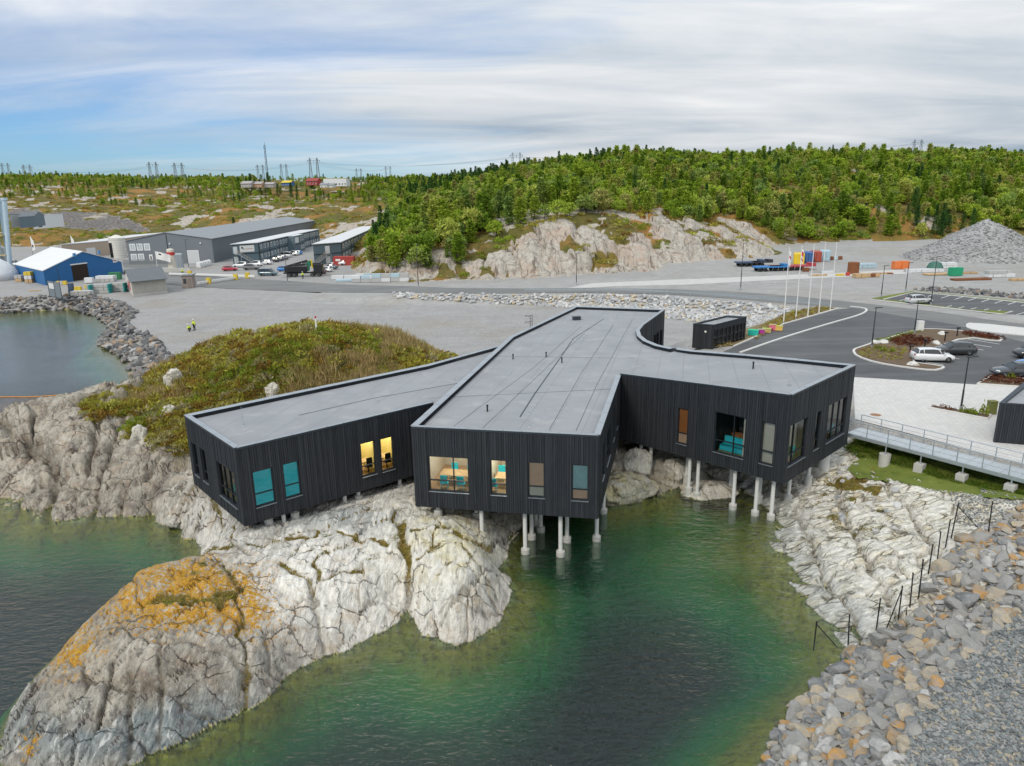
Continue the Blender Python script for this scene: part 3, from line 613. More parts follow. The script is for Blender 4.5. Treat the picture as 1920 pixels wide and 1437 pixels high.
TANB=plain('tan_slats',(.85,.56,.38),.7,.10,2.); ORB=plain('rust_fabric',(.55,.20,.06),.8,.15,2.); OAK=plain('oak_table',(.60,.42,.22),.45,.12,2.)
house=empty('waterfront_house',(main_o[0][0]+4,main_o[0][1]+12,ZB)); tag(house,'black timber-clad three-winged house on white piles over the cove','building')
H_OFF=house.location
def hp(mb,name,mats,parent=None,**k):
    """part of the house given in world coordinates"""
    o=mb.obj(name,mats,None,**k); p=parent or house; o.parent=p
    o.matrix_parent_inverse=Matrix.Translation(-H_OFF); return o
class Wall:
    def __init__(s,p0,p1,zb,zt,zt1=None):
        s.z0=zt; s.z1=zt if zt1 is None else zt1
        s.p0=Vector((p0[0],p0[1],0)); s.p1=Vector((p1[0],p1[1],0)); s.L=(s.p1-s.p0).length; s.t=(s.p1-s.p0)/s.L; s.n=Vector((s.t.y,-s.t.x,0)); s.zb=zb; s.zt=zt; s.wins=[]
    def P(s,a,z,d=0.): return s.p0+s.t*a+s.n*d+Vector((0,0,z))
    def hit(s,px,py):
        d=Vector(ray(px,py)); o=Vector(_C); k=(s.p0-o).dot(s.n)/d.dot(s.n); q=o+d*k; return (q-s.p0).dot(s.t),q.z
    def win(s,px,py,w,h,vm=(),hm=(.3,),fill=None):
        a,z=s.hit(px,py); s.wins.append((a,z,w,h,vm,hm,fill)); return s
    def top(s,a): return s.z0+(s.z1-s.z0)*a/s.L
    def holes(s): return [(a-w/2,a+w/2,z-h/2,z+h/2) for a,z,w,h,*_ in s.wins]
    def spans(s,a0,a1):
        mid=(a0+a1)/2; cut=sorted((z0,z1) for b0,b1,z0,z1 in s.holes() if b0<mid<b1); z=s.zb; r=[]
        for z0,z1 in cut:
            if z0>z: r.append((z,z0))
            z=max(z,z1)
        if z<s.top(mid): r.append((z,None))
        return r
    def build(s,pitch=.145):
        m=MB(); br=sorted({0.,s.L}|{q for b0,b1,_,_ in s.holes() for q in (b0,b1) if 0<q<s.L})
        for a0,a1 in zip(br,br[1:]):     # backing wall, real thickness
            for z0,z1 in s.spans(a0,a1):
                t0,t1=(s.top(a0),s.top(a1)) if z1 is None else (z1,z1); v=[s.P(a,z,d) for d in (0,-.28) for a,z in ((a0,z0),(a1,z0),(a1,t1),(a0,t0))]
                m.add(v,[(0,1,2,3),(7,6,5,4),(0,4,5,1),(1,5,6,2),(2,6,7,3),(3,7,4,0)])
        hp(m,'wall',BW)
        m=MB(); k=0; a=0.
        rr=random.Random(int(s.L*1000))
        while a<s.L-.01:
            w=pitch*rr.choice((.8,1.,1.,1.2)); e=min(a+w,s.L)
            cuts=[a]+[q for q in br if a+.005<q<e-.005]+[e]
            th=rr.choice((.022,.03,.045))
            for c0,c1 in zip(cuts,cuts[1:]):
                g0=c0+.012; g1=c1-.012
                if g1-g0<.01: continue
                for z0,z1 in s.spans(c0,c1):
                    t0,t1=(s.top(g0),s.top(g1)) if z1 is None else (z1,z1); v=[s.P(x,z,d) for d in (.001,th) for x,z in ((g0,z0+.01),(g1,z0+.01),(g1,t1-.01),(g0,t0-.01))]
                    m.add(v,[(4,5,6,7),(0,1,5,4),(1,2,6,5),(2,3,7,6),(3,0,4,7)])
            a=e
        o=hp(m,'cladding',BW); o['kind']='stuff'
        for wn in s.wins: s.window(*wn)
    def window(s,a,z,w,h,vm,hm,fill):
        m=MB(); fw=.055; d0,d1=-.20,-.06
        def bar(a0,a1,z0,z1):
            v=[s.P(x,y,d) for d in (d0,d1) for x,y in ((a0,z0),(a1,z0),(a1,z1),(a0,z1))]
            m.add(v,[(3,2,1,0),(4,5,6,7),(0,1,5,4),(1,2,6,5),(2,3,7,6),(3,0,4,7)])
        A0,A1,Z0,Z1=a-w/2+.004,a+w/2-.004,z-h/2+.004,z+h/2-.004
        bar(A0,A0+fw,Z0,Z1); bar(A1-fw,A1,Z0,Z1); bar(A0+fw,A1-fw,Z0,Z0+fw); bar(A0+fw,A1-fw,Z1-fw,Z1)
        vs=[A0+fw]+[A0+f*(A1-A0) for f in vm]+[A1-fw]; hs=[Z0+fw]+[Z0+f*(Z1-Z0) for f in hm]+[Z1-fw]
        for x in vs[1:-1]: bar(x-fw/2,x+fw/2,Z0+fw,Z1-fw)
        for y in hs[1:-1]:
            for x0,x1 in zip(vs,vs[1:]): bar(x0+(fw/2 if x0!=vs[0] else 0),x1-(fw/2 if x1!=vs[-1] else 0),y-fw/2,y+fw/2)
        fo=hp(m,'window',FRAME)
        for x0,x1 in zip(vs,vs[1:]):
            for y0,y1 in zip(hs,hs[1:]):
                g=MB(); g.add([s.P(x0,y0,-.12),s.P(x1,y0,-.12),s.P(x1,y1,-.12),s.P(x0,y1,-.12)],[(0,1,2,3)])
                o=g.obj('pane',GLASS); o.parent=fo
        q=MB(); v=[s.P(x,y,d) for d,y,y2 in ((-.06,Z0-.004,0),(.09,Z0-.03,0)) for x in (A0-.03,A1+.03)]
        v+= [p-Vector((0,0,.035)) for p in v]
        q.add(v,[(0,2,3,1),(4,5,7,6),(2,6,7,3),(0,4,6,2),(1,3,7,5),(0,1,5,4)]); o=q.obj('sill',SILL); o.parent=fo
        if fill: fill(s,a,z,w,h)
def blind(mat,mat2=None,f=.3):
    def fn(s,a,z,w,h):
        m=MB(); d=-.15; n=max(6,int(h/.10)); 
        for i in range(n):      # pleats of the blind
            z0=z-h/2+i*h/n; z1=z0+h/n; k=1 if (mat2 and (i+.5)/n<f) else 0
            m.add([s.P(a-w/2,z0,d),s.P(a+w/2,z0,d),s.P(a+w/2,(z0+z1)/2,d-.015),s.P(a-w/2,(z0+z1)/2,d-.015),s.P(a+w/2,z1,d),s.P(a-w/2,z1,d)],[(0,1,2,3),(3,2,4,5)],k)
        hp(m,'blind',[mat,mat2 or mat])
    return fn
def room(wallm,floorm=None,depth=4.2,pad=.5,stuff=None,lamp=True):
    def fn(s,a,z,w,h):
        a0,a1=max(.3,a-w/2-pad),min(s.L-.3,a+w/2+pad); z0=z-h/2-.12; z1=z+h/2+.35; d0=-.285; d1=d0-depth
        m=MB(); q=[s.P(x,y,d) for d in (d0,d1) for x,y in ((a0,z0),(a1,z0),(a1,z1),(a0,z1))]
        m.add(q,[(4,5,6,7),(0,4,7,3),(1,2,6,5)],0); m.add(q,[(0,1,5,4)],1); m.add(q,[(3,7,6,2)],2)
        hp(m,'room',[wallm,floorm or WOODF,WHITE])
        if lamp:
            am=(a0+a1)/2
            for dd in (-1.2,-2.8):
                l=MB(); l.add([s.P(am-.5,z1-.02,dd-.15),s.P(am+.5,z1-.02,dd-.15),s.P(am+.5,z1-.02,dd+.15),s.P(am-.5,z1-.02,dd+.15)],[(0,1,2,3)])
                hp(l,'ceiling_lamp',LAMP)
        # furniture: a table and two chairs
        def bx(mb,ac,zc,dc,wa,wz,wd,k=0):
            v=[s.P(x,y,d) for d in (dc+wd/2,dc-wd/2) for x,y in ((ac-wa/2,zc-wz/2),(ac+wa/2,zc-wz/2),(ac+wa/2,zc+wz/2),(ac-wa/2,zc+wz/2))]
            mb.add(v,[(0,1,2,3),(7,6,5,4),(0,4,5,1),(1,5,6,2),(2,6,7,3),(3,7,4,0)],k)
        if stuff=='desk':
            t=MB(); bx(t,a,z0+.74,-1.3,min(1.5,w+.6),.05,.8); 
            for sx in (-.5,.5):
                for sd in (-1.0,-1.6): bx(t,a+sx*.9,z0+.36,sd,.05,.72,.05)
            hp(t,'desk',OAK); t=MB(); bx(t,a-.15,z0+1.12,-1.45,.6,.36,.03); bx(t,a-.15,z0+.85,-1.47,.05,.2,.05); bx(t,a-.15,z0+.775,-1.45,.22,.02,.18); hp(t,'monitor',BLACK)
            t=MB(); bx(t,a+.3,z0+.5,-.75,.45,.08,.45); bx(t,a+.3,z0+.85,-.55,.42,.6,.06); bx(t,a+.3,z0+.24,-.75,.06,.46,.06); hp(t,'office_chair',BLACK)
        elif stuff=='table':
            t=MB(); bx(t,a+.1,z0+.72,-1.7,min(2.2,w+.2),.06,1.1)
            for sx in (-.75,.95): 
                for sd in (-1.3,-2.1): bx(t,a+sx,z0+.35,sd,.06,.69,.06)
            hp(t,'table',OAK)
            for k,(sx,sd,rot) in enumerate(((-.5,-.75,0),(.6,-.75,0),(-.4,-2.6,1),(.7,-2.6,1))):
                t=MB(); bx(t,a+sx,z0+.44,sd,.48,.06,.48); bx(t,a+sx,z0+.72,sd+(.22 if not rot else -.22),.46,.5,.05)
                for i in (-.2,.2):
                    for j in (-.2,.2): bx(t,a+sx+i,z0+.205,sd+j,.03,.41,.03)
                hp(t,'chair',TEALB)
        elif stuff=='sofa':
            t=MB(); bx(t,a,z0+.25,-1.2,w*.95,.4,.8); bx(t,a,z0+.6,-1.6,w*.95,.7,.2); hp(t,'sofa',TEALB)
            t=MB(); bx(t,a,z0+.9,-2.6,w*.9,.06,.5); bx(t,a,z0+.45,-2.6,w*.85,.84,.4,0); hp(t,'counter',ORB)
    return fn
def mk_house():
    W=Wall
    z=8.53; zl=8.18; zr=9.1; zbr=3.2; rz=right_z
    f=W(main_o[0],main_o[1],ZB,z-.06)
    f.win(841,890,2.62,2.36,(.62,),(.3,),room(CREAMW,None,4.5,.4,'table')).win(934.6,896,1.02,2.32,(),(.3,),room(CREAMW,None,4.5,.35,'table'))
    f.win(1005.5,900.3,1.02,2.32,(),(.3,),blind(TANB,CREAMW,.3)).win(1087.5,905.6,1.02,2.32,(),(.3,),blind(plain('grey_green_fabric',(.42,.66,.66),.8,.25,1.2),TANB,.3)); f.build()
    s=W(main_o[1],main_o[2],ZB,z-.06)
    for fr,w,zc in ((.17,1.2,6.0),(.40,2.4,5.9),(.66,1.1,6.1),(.84,1.0,6.1)): s.wins.append((fr*s.L,zc,w,2.4,(),(.3,),room(CREAMW,None,3.,.2,None,False)))
    s.build()
    l=W(left_o[1],left_o[2],ZB,zl-.06)
    l.win(495.5,914,1.25,2.32,(),(.35,),blind(TEALB)).win(548,899.5,1.05,2.32,(),(.35,),blind(TEALB)).win(691.4,860.3,1.1,2.4,(),(.3,),room(YELW,None,3.6,.35,'desk')).win(726.9,851.5,1.0,2.4,(),(.3,),room(YELW,None,3.6,.35,'desk')); l.build()
    e=W(left_o[0],left_o[1],ZB,zl-.06)
    e.win(425.8,908,2.9,2.35,(.33,.66),(.3,),room(CREAMW,None,3.5,.3,'table',False)).win(383.9,873.5,1.0,2.35,(),(.3,),room(CREAMW,None,2.5,.2,None,False)).win(367.5,862,.95,2.35,(),(.3,),room(CREAMW,None,2.5,.2,None,False)); e.build()
    for q in ((left_o[6],left_o[0]),(left_o[5],left_o[6]),(left_o[4],left_o[5])): W(*q,ZB,zl-.06).build(.3)
    r=W(right_o[0],right_o[1],zbr,rz[0]-.06,rz[1]-.06)
    r.win(1279.5,800,.85,2.75,(),(.3,),blind(ORB,TANB,.3)).win(1367.5,816,2.35,3.0,(.62,),(.3,),room(plain('dark_room',(.03,.05,.055),.8,.1),OAK,4.,.3,'sofa',False)).win(1438.5,832,.95,3.0,(),(.3,),room(CREAMW,OAK,3.,.2,'sofa',False)); r.build()
    re=W(right_o[1],right_o[2],zbr,rz[1]-.06,rz[2]-.06)
    re.win(1495.5,828.3,2.7,2.9,(.3,),(.25,),room(CREAMW,None,3.,.2,'table',False)).win(1532,807.5,.9,2.8,(),(.25,),room(CREAMW,None,3.,.2,None,False)).win(1568.3,786.8,3.3,2.9,(.33,.66),(.25,),room(CREAMW,None,3.5,.2,'table',False)); re.build()
    for i in range(2,6): W(right_o[i],right_o[i+1],zbr,rz[i]-.06,rz[i+1]-.06).build(.3)
    for i in range(4,11):
        w=W(main_o[i],main_o[i+1],ZB-.6,z-.06)
        if i==9:
            for fr in (.55,.68,.85): w.wins.append((fr*w.L,5.0,1.3,2.6,(),(),room(CREAMW,None,2.,.1,None,False)))
        w.build(.2)
    for a,b in ((11,12),(12,0)): W(main_o[a],main_o[b],ZB,z-.06).build(.2)
    # decks, soffits
    def inset(poly,d):
        n=len(poly); out=[]
        for i in range(n):
            p,q,r_=(Vector(poly[i-1]),Vector(poly[i]),Vector(poly[(i+1)%n])); a=(q-p).normalized(); b=(r_-q).normalized()
            na=Vector((-a.y,a.x)); nb=Vector((-b.y,b.x)); k=(na+nb); k=k/max(.35,(1+na.dot(nb))); out.append(tuple(q+k*d))
        return out
    def sheet(poly,zz,name,mat,flip=False):
        zs=zz if isinstance(zz,list) else [zz]*len(poly); m=MB(); m.add([(x,y,q) for (x,y),q in zip(poly,zs)],[tuple(range(len(poly)))[::-1 if flip else 1]]); o=hp(m,name,mat)
        bm=bmesh.new(); bm.from_mesh(o.data); bmesh.ops.triangulate(bm,faces=bm.faces); bm.to_mesh(o.data); bm.free(); return o
    sheet(main_o,z-.36,'roof_deck',ROOF); sheet(left_o,zl-.34,'roof_deck',ROOF); sheet(right_o,[q-.30 for q in rz],'roof_deck',ROOF)
    sheet(main_o,ZB+.01,'soffit',BW,True); sheet(left_o,ZB+.03,'soffit',BW,True); sheet(right_o,zbr+.01,'soffit',BW,True)
    # step where the right roof begins
    m=MB(); a=Vector(right_o[0]); b=Vector(right_o[-1]); m.add([(a.x,a.y,z-.37),(b.x,b.y,z-.37),(b.x,b.y,rz[-1]-.30),(a.x,a.y,rz[0]-.30)],[(0,3,2,1)]); hp(m,'roof_step',CAPD)
    # parapets: inner face and sloping cap made of sheets
    def parapet(poly,ids,zt,w=.34,closed=True,hgt=.36):
        ins=inset(poly,w); n=len(poly); body=MB(); zv=zt if isinstance(zt,list) else [zt]*n
        for i in ids:
            j=(i+1)%n; p,q=Vector(poly[i]),Vector(poly[j]); pi,qi=Vector(ins[i]),Vector(ins[j]); t=(q-p).normalized(); o=Vector((t.y,-t.x))*.06; za,zb_=zv[i],zv[j]
            body.add([(*(p+o),za-.14),(*(q+o),zb_-.14),(*(q+o),zb_-.015),(*(p+o),za-.015)],[(0,1,2,3)],0)
            body.add([(*pi,za-.07),(*qi,zb_-.07),(*qi,zb_-hgt-.06),(*pi,za-hgt-.06)],[(3,2,1,0),(0,1,2,3)],0)
            L=(q-p).length; c=max(1,round(L/1.15))
            for s in range(c):
                f0,f1=s/c,(s+1)/c; g=.012/L; f0+=g; f1-=g; z0=za+(zb_-za)*f0; z1=za+(zb_-za)*f1
                A=p+o+(q-p)*f0; B=p+o+(q-p)*f1; D=pi+(qi-pi)*f0; E_=pi+(qi-pi)*f1
                m=MB(); h=.0 if s%2 else .006
                m.add([(*A,z0+h),(*B,z1+h),(*E_,z1-.05+h),(*D,z0-.05+h),(*A,z0-.02),(*B,z1-.02),(*E_,z1-.07),(*D,z0-.07)],[(0,1,2,3),(4,5,1,0),(5,6,2,1),(6,7,3,2),(7,4,0,3)])
                hp(m,'cap_sheet',CAP)
        hp(body,'parapet',CAPD)
    parapet(main_o,[0,1,4,5,6,7,8,9,10,11,12],z); parapet(left_o,[0,1,4,5,6],zl,hgt=.34); parapet(right_o,[0,1,2,3,4,5],rz,hgt=.30)
    # small roof things
    def pipe(px,py,h=.45,r=.055,zz=z-.36):
        x,y=G(px,py,zz); m=MB(); m.tube((x,y,zz-.02),(x,y,zz+h),r,n=10); m.lathe([(r*1.4,h-.05),(r*1.5,h),(r*.6,h+.05)],10,0,(x,y,zz)); hp(m,'roof_vent',BLACK)
    for p in ((962,674),(1024,670),(1053.5,681),(914,772)): pipe(*p)
    pipe(1412,691,.5,.06,8.92)
    x,y=G(1081,600,z-.36); m=MB(); m.box((x,y,z-.36+.17),(.85,.6,.34),R(12)); m.box((x,y,z-.36+.37),(.95,.7,.06),R(12)); hp(m,'roof_hatch',CAPD)
    def drain(px,py,zz,s=.16):
        x,y=G(px,py,zz); m=MB(); m.lathe([(s,0),(s*.9,.03),(s*.35,.05),(s*.3,.12),(.05,.14)],14,0,(x,y,zz)); hp(m,'roof_drain',CAP)
    for p in ((993,800),(992,776),(1092,635),(1075,640)): drain(*p,z-.355)
    drain(456,798,zl-.335,.14); drain(852,713,zl-.335,.12); drain(708,754,zl-.335,.12); drain(1480,721,9.16,.12)
    # rod on the left roof
    x,y=G(456,796,zl-.33); m=MB(); m.tube((x,y,zl-.33),(x,y,zl+.9),.012,n=6); hp(m,'lightning_rod',STEEL)
    # felt laps lying across the roof: real overlap strips
    for pts,zz,w in (([(975,782),(1001,741),(1057,662),(1075,635),(1132,598)],z-.352,.10),([(560,779),(700,747),(880,715)],zl-.332,.10),([(800,747),(1160,729)],z-.352,.06),([(905,668),(1190,672)],z-.352,.06),([(850,800),(1000,690),(1090,612)],z-.353,.035),([(1030,806),(1090,700),(1150,610)],z-.353,.035),([(1080,808),(1120,720),(1185,600)],z-.353,.035),([(905,803),(1035,680),(1110,612)],z-.353,.035)):
        m=MB(); q=[Vector(G(a,b,zz)) for a,b in pts]
        for a,b in zip(q,q[1:]):
            t=(b-a).normalized(); nn=Vector((-t.y,t.x))*w/2; m.add([(*(a-nn),zz),(*(b-nn),zz),(*(b+nn),zz),(*(a+nn),zz)],[(0,1,2,3)])
        hp(m,'felt_lap',CAPD)
    # ladder with hoops at the back edge
    x,y=G(1000,612,z); m=MB(); t=Vector(main_o[12])-Vector(main_o[11]); t.normalize(); nn=Vector((t.y,-t.x))
    nn=-nn if (Vector(main_o[11])+nn-Vector(main_o[0])).length<0 else nn
    b=Vector((x,y))
    for sx in (-.28,.28): p=b+t*sx+nn*.25; m.tube((*p,ZB),(*p,z+1.25),.03,n=6)
    for i in range(22): 
        zz=ZB+.3*i; m.tube((*(b+t*-.28+nn*.25),zz),(*(b+t*.28+nn*.25),zz),.015,n=5)
    for zz in (z-1.2,z-.4,z+.4,z+1.1):
        pts=[b+t*(.42*math.cos(k*math.pi/6))+nn*(.25+.75*math.sin(k*math.pi/6)) for k in range(7)]
        for u,v in zip(pts,pts[1:]): m.tube((*u,zz),(*v,zz),.02,n=5)
    hp(m,'roof_ladder',DARK)
    # piles with their footings
    P=[(1217.7,934,0,zbr),(1305,961,0,zbr),(1373,967.5,0,zbr),(1413,997,-.05,zbr),(1445,974,0,zbr),(1201,877,1.,zbr),(1290.6,925,.3,zbr),(1287.5,898,.7,zbr),(1368.8,924,0,zbr),(1423,937.5,.2,zbr),(1477.5,936.5,.8,zbr),
       (1153,899,.8,ZB),(1142.7,950,.15,ZB),(1131,996,-.05,ZB),(1118,1050,-.05,ZB),(985,1039,-.05,ZB),(1051,1043.6,-.05,ZB),(997,1012,-.05,ZB),(1014,997.7,-.05,ZB),(1005,985.6,-.05,ZB),(1063,1017,-.05,ZB),(904.4,1017,.9,ZB),(893.4,972,1.5,ZB),(822,966,2.3,ZB),
       (535.7,1008,1.9,ZB),(649,967,2.0,ZB),(673.7,948,2.2,ZB),(752,943,2.1,ZB),(554,974,2.4,ZB),(504.5,985,2.5,ZB),(1515,902,1.5,zbr),(1542,888,1.9,zbr),(1561,868,2.0,zbr)]
    big={30:.30,31:.45,32:.5}
    for i,(a,b,zz,top) in enumerate(P):
        x,y=G(a,b,zz); r=.135
        foot=right_o if i<11 or i>=30 else (main_o if i<24 else left_o)
        for _ in range(40):      # stand under the floor, not in front of it
            if float(sdf(np.array([x]),np.array([y]),foot)[0])>(.75 if i>=31 else .4): break
            x*=1.006; y*=1.006
        if i>=31: top_=top; m=MB(); m.tube((x,y,zz-.6),(x,y,top),big[i],n=20); hp(m,'pile',CONCW,smooth=False); continue
        m=MB(); m.tube((x,y,zz),(x,y,top+.05),r,n=16); po=hp(m,'pile',CONCW)
        f=MB(); f.lathe([(.27,-1.2 if zz<.3 else -.5),(.28,.36),(.25,.42),(.14,.43)],18,0,(x,y,zz)); o=f.obj('footing',CONC); o.parent=po
mk_house()
# ------------------------------------------------------------------ sampling the finished ground
_tx,_ty,_tz,_ta,_n0,_n1,_ys,_sl=TER
_TZ=_tz.reshape(_n0,_n1)
def surf(x,y):
    x=np.atleast_1d(np.asarray(x,float)); y=np.atleast_1d(np.asarray(y,float))
    i=np.clip(np.searchsorted(_ys,y)-1,0,_n0-2); v=np.clip((y-_ys[i])/(_ys[i+1]-_ys[i]),0,1)
    j=(np.clip(x/y,-1.019,1.019)+1.02)/2.04*(_n1-1); j0=np.clip(np.floor(j).astype(int),0,_n1-2); u=j-j0
    return (_TZ[i,j0]*(1-u)+_TZ[i,j0+1]*u)*(1-v)+(_TZ[i+1,j0]*(1-u)+_TZ[i+1,j0+1]*u)*v
def surf1(x,y): return float(surf(x,y)[0])
def hit(px,py):
    """where the line of sight meets the finished ground"""
    d=ray(px,py); t=np.geomspace(18,2500,1400); P=_C[None]+d[None]*t[:,None]/d[1]
    z=surf(P[:,0],P[:,1]); k=np.argmax(P[:,2]<z); k=max(k,1)
    return Vector((P[k,0],P[k,1],float(z[k])))
def lz(px,py):
    x,y=G(px,py,ZR); 
    for _ in range(3): x,y=G(px,py,float(lev(x)))
    return x,y,float(lev(x))
# ------------------------------------------------------------------ paving
def asph(name,lo,hi):
    t=NT(name); P=t.coord('Position'); n1=t.noise(P,.12,5,.6); n2=t.noise(P,1.4,5,.65); n3=t.noise(P,30,3,.7); tr=t.noise(t.coord('Position',(.04,.55,1),(0,0,R(-18))),1.,4,.6)
    col=t.mix(t.step(n1,.3,.7),lo,hi); col=t.mix(t.math('MULTIPLY',t.step(tr,.5,.68),.5),col,tuple(c*1.35 for c in hi)); col=t.mix(t.math('MULTIPLY',t.step(n2,.5,.7),.3),col,lo)
    s=t.N('ShaderNodeVectorMath',operation='SCALE'); t.L(col,s.inputs[0]); t.L(t.math('MULTIPLY_ADD',n3,.4,.8),s.inputs['Scale'])
    return t.bsdf(s.outputs[0],.9,0,t.bump(n3,.3,.02),.3)
ASPH_OLD=asph('asphalt_worn',(.15,.15,.15),(.20,.20,.195)); ASPH=asph('asphalt_new',(.085,.087,.090),(.120,.122,.126))
KERB=plain('kerb_granite',(.60,.59,.57),.8,.08,3.); PAINT=plain('road_paint',(.78,.78,.76),.7,.1,3.); SOIL=plain('soil',(.13,.09,.055),.95,.35,1.5,bump=.6,bscale=9)
def paver():
    t=NT('pavers'); P=t.coord('Position',(1,1,1),(0,0,R(-30))); b=t.N('ShaderNodeTexBrick'); t.L(P,b.inputs[0]); b.inputs['Scale'].default_value=1.; b.inputs['Brick Width'].default_value=.6; b.inputs['Row Height'].default_value=.3; b.inputs['Mortar Size'].default_value=.012
    b.inputs['Color1'].default_value=(.60,.585,.56,1); b.inputs['Color2'].default_value=(.54,.53,.51,1); b.inputs['Mortar'].default_value=(.36,.35,.33,1)
    n=t.noise(t.coord('Position'),.5,5,.6); c=t.mix(t.math('MULTIPLY',t.step(n,.55,.75),.35),b.outputs[0],(.44,.42,.40)); t.bsdf(c,.85,0,t.bump(b.outputs[1],-.3,.02),.3)
paver()
def lawnm():
    t=NT('lawn'); P=t.coord('Position'); n=t.noise(P,.6,5,.65); n2=t.noise(P,9,4,.7)
    c=t.mix(t.step(n,.35,.65),(.12,.16,.03),(.20,.235,.05)); c=t.mix(t.math('MULTIPLY',t.step(n2,.45,.65),.5),c,(.07,.10,.02)); t.bsdf(c,.95,0,t.bump(n2,.8,.08),.2)
lawnm()
def flatpoly(name,px,z,mat,kind='structure',thick=0.,world=False):
    poly=px if world else [G(a,b,z) for a,b in px]
    m=MB()
    if thick: m.prism(poly,z-thick,z)
    else:
        ar=sum(poly[i][0]*poly[(i+1)%len(poly)][1]-poly[(i+1)%len(poly)][0]*poly[i][1] for i in range(len(poly)))
        m.add([(x,y,z) for x,y in poly],[tuple(range(len(poly)))[::1 if ar>0 else -1]])
    o=m.obj(name,mat)
    bm=bmesh.new(); bm.from_mesh(o.data); bmesh.ops.triangulate(bm,faces=[f for f in bm.faces if len(f.verts)>4]); bm.to_mesh(o.data); bm.free()
    if kind: o['kind']=kind
    return o
def road_strip(name,pairs,mat,dz):
    m=MB(); A=[lz(*p) for p,_ in pairs]; B=[lz(*q) for _,q in pairs]; k=10; vs=[]
    for (a,b,c,d) in zip(A,A[1:],B,B[1:]):
        for i in range(k):
            f0,f1=i/k,(i+1)/k; pts=[]
            for (u,v),f in (((a,b),f0),((a,b),f1),((c,d),f1),((c,d),f0)):
                x=u[0]+(v[0]-u[0])*f; y=u[1]+(v[1]-u[1])*f; pts.append((x,y,float(lev(x))+dz))
            m.add(pts,[(3,2,1,0)])
    o=m.obj(name,mat); o['kind']='structure'; return o
road_pairs=[((300,505),(300,533)),((420,520),(420,541)),((560,528),(560,547)),((700,535),(700,549)),((850,540),(850,551)),((1000,541),(1000,550)),((1080,540.5),(1080,549)),((1250,542),(1250,552)),((1390,547.5),(1390,561)),((1500,556),(1500,571)),((1640,571),(1600,577.5)),((1760,585),(1700,594.5)),((1845,598),(1790,608.5)),((1960,612),(1945,648))]
road_strip('road',road_pairs,ASPH_OLD,-.02)
# branch road curving up into the yard, pale gravel
road_strip('gravel_track',[((1060,541),(1085,541)),((1110,531),(1150,537)),((1250,525),(1290,534)),((1400,519),(1420,527)),((1560,512),(1570,520)),((1700,505),(1710,513))],plain('pale_gravel',(.50,.49,.47),.95,.12,.6,kind='Object'),-.024)
Z1=ZR-.016
flatpoly('car_park',[(1330,672),(1376,651),(1470,609),(1560,582),(1592,578),(1600,577.6),(1700,594.6),(1790,608.6),(1945,648),(1945,728),(1830,721),(1600,707),(1480,690)],Z1,ASPH)
flatpoly('upper_car_park',[(1657,562),(1714.7,548),(1945,571),(1945,592),(1892,589),(1858,588)],Z1,ASPH)
flatpoly('square',[(1600,707.2),(1830,721.2),(1945,728.2),(1945,876),(1800,838.5),(1680,806.5),(1603,786)],Z1+.004,MATS['pavers'])
flatpoly('asphalt_patch',[(1720,700),(1640,690),(1600,703),(1700,711),(1790,700)],Z1+.004,asph('asphalt_patch',(.075,.078,.082),(.11,.115,.12)))
def polyline(px,z,w,h,mat,name,kind='structure',closed=False,smooth=0,parent=None):
    q=[Vector(G(a,b,z)) for a,b in px]
    if smooth:
        for _ in range(smooth):
            r=[] if closed else [q[0]]
            for a,b in zip(q,q[1:]+([q[0]] if closed else [])): r+=[a*.75+b*.25,a*.25+b*.75]
            q=r+([] if closed else [q[-1]])
    m=MB(); n=len(q); L=[];Rr=[]
    for i in range(n):
        a=q[i-1] if (i>0 or closed) else q[i]; b=q[(i+1)%n] if (i<n-1 or closed) else q[i]; t=(b-a).normalized(); nn=Vector((-t.y,t.x))*w/2; L.append(q[i]+nn); Rr.append(q[i]-nn)
    for i in range(n if closed else n-1):
        j=(i+1)%n
        m.add([(*Rr[i],z),(*Rr[j],z),(*L[j],z),(*L[i],z),(*Rr[i],z+h),(*Rr[j],z+h),(*L[j],z+h),(*L[i],z+h)],[(4,5,6,7),(0,1,5,4),(2,3,7,6)]+([(1,2,6,5)] if (i==n-2 and not closed) else [])+([(3,0,4,7)] if (i==0 and not closed) else []))
    o=m.obj(name,mat,parent)
    if kind: o['kind']=kind
    return o,q
# kerbs
polyline([(1388,662),(1450,640),(1500,624),(1560,606),(1600,595),(1620,588),(1627,581),(1614,577),(1594,575.4)],Z1,.32,.11,KERB,'kerb',smooth=2)
polyline([(1376,650),(1420,631),(1470,608),(1520,594),(1572,579)],Z1,.25,.12,KERB,'kerb')
isl=[(1599,659),(1606,654),(1714,620),(1742,617.5),(1800,621),(1862,629.5),(1880,637),(1872,641.5),(1811,632.5),(1752,654),(1697,679),(1768,688),(1769,692),(1750,696),(1700,690.5),(1641,681),(1606,669)]
_,iq=polyline(isl,Z1,.26,.13,KERB,'kerb',closed=True,smooth=1)
isl2=[(1812,611),(1820,606),(1960,621),(1960,634),(1840,622),(1816,617)]
_,iq2=polyline(isl2,Z1,.3,.13,KERB,'kerb',closed=True,smooth=1)
isl3=[(1833,721),(1863,704),(1960,717),(1960,730)]
_,iq3=polyline(isl3,Z1+.004,.26,.13,KERB,'kerb',closed=True)
isl4=[(1742,766),(1752,762),(1858,780),(1852,787)]
_,iq4=polyline(isl4,Z1+.004,.26,.13,KERB,'kerb',closed=True)
polyline([(1630,562),(1880,590),(1897,585)],Z1,.22,.12,KERB,'kerb'); polyline([(1657,562.2),(1714.7,548),(1945,570.5)],Z1,.22,.12,KERB,'kerb')
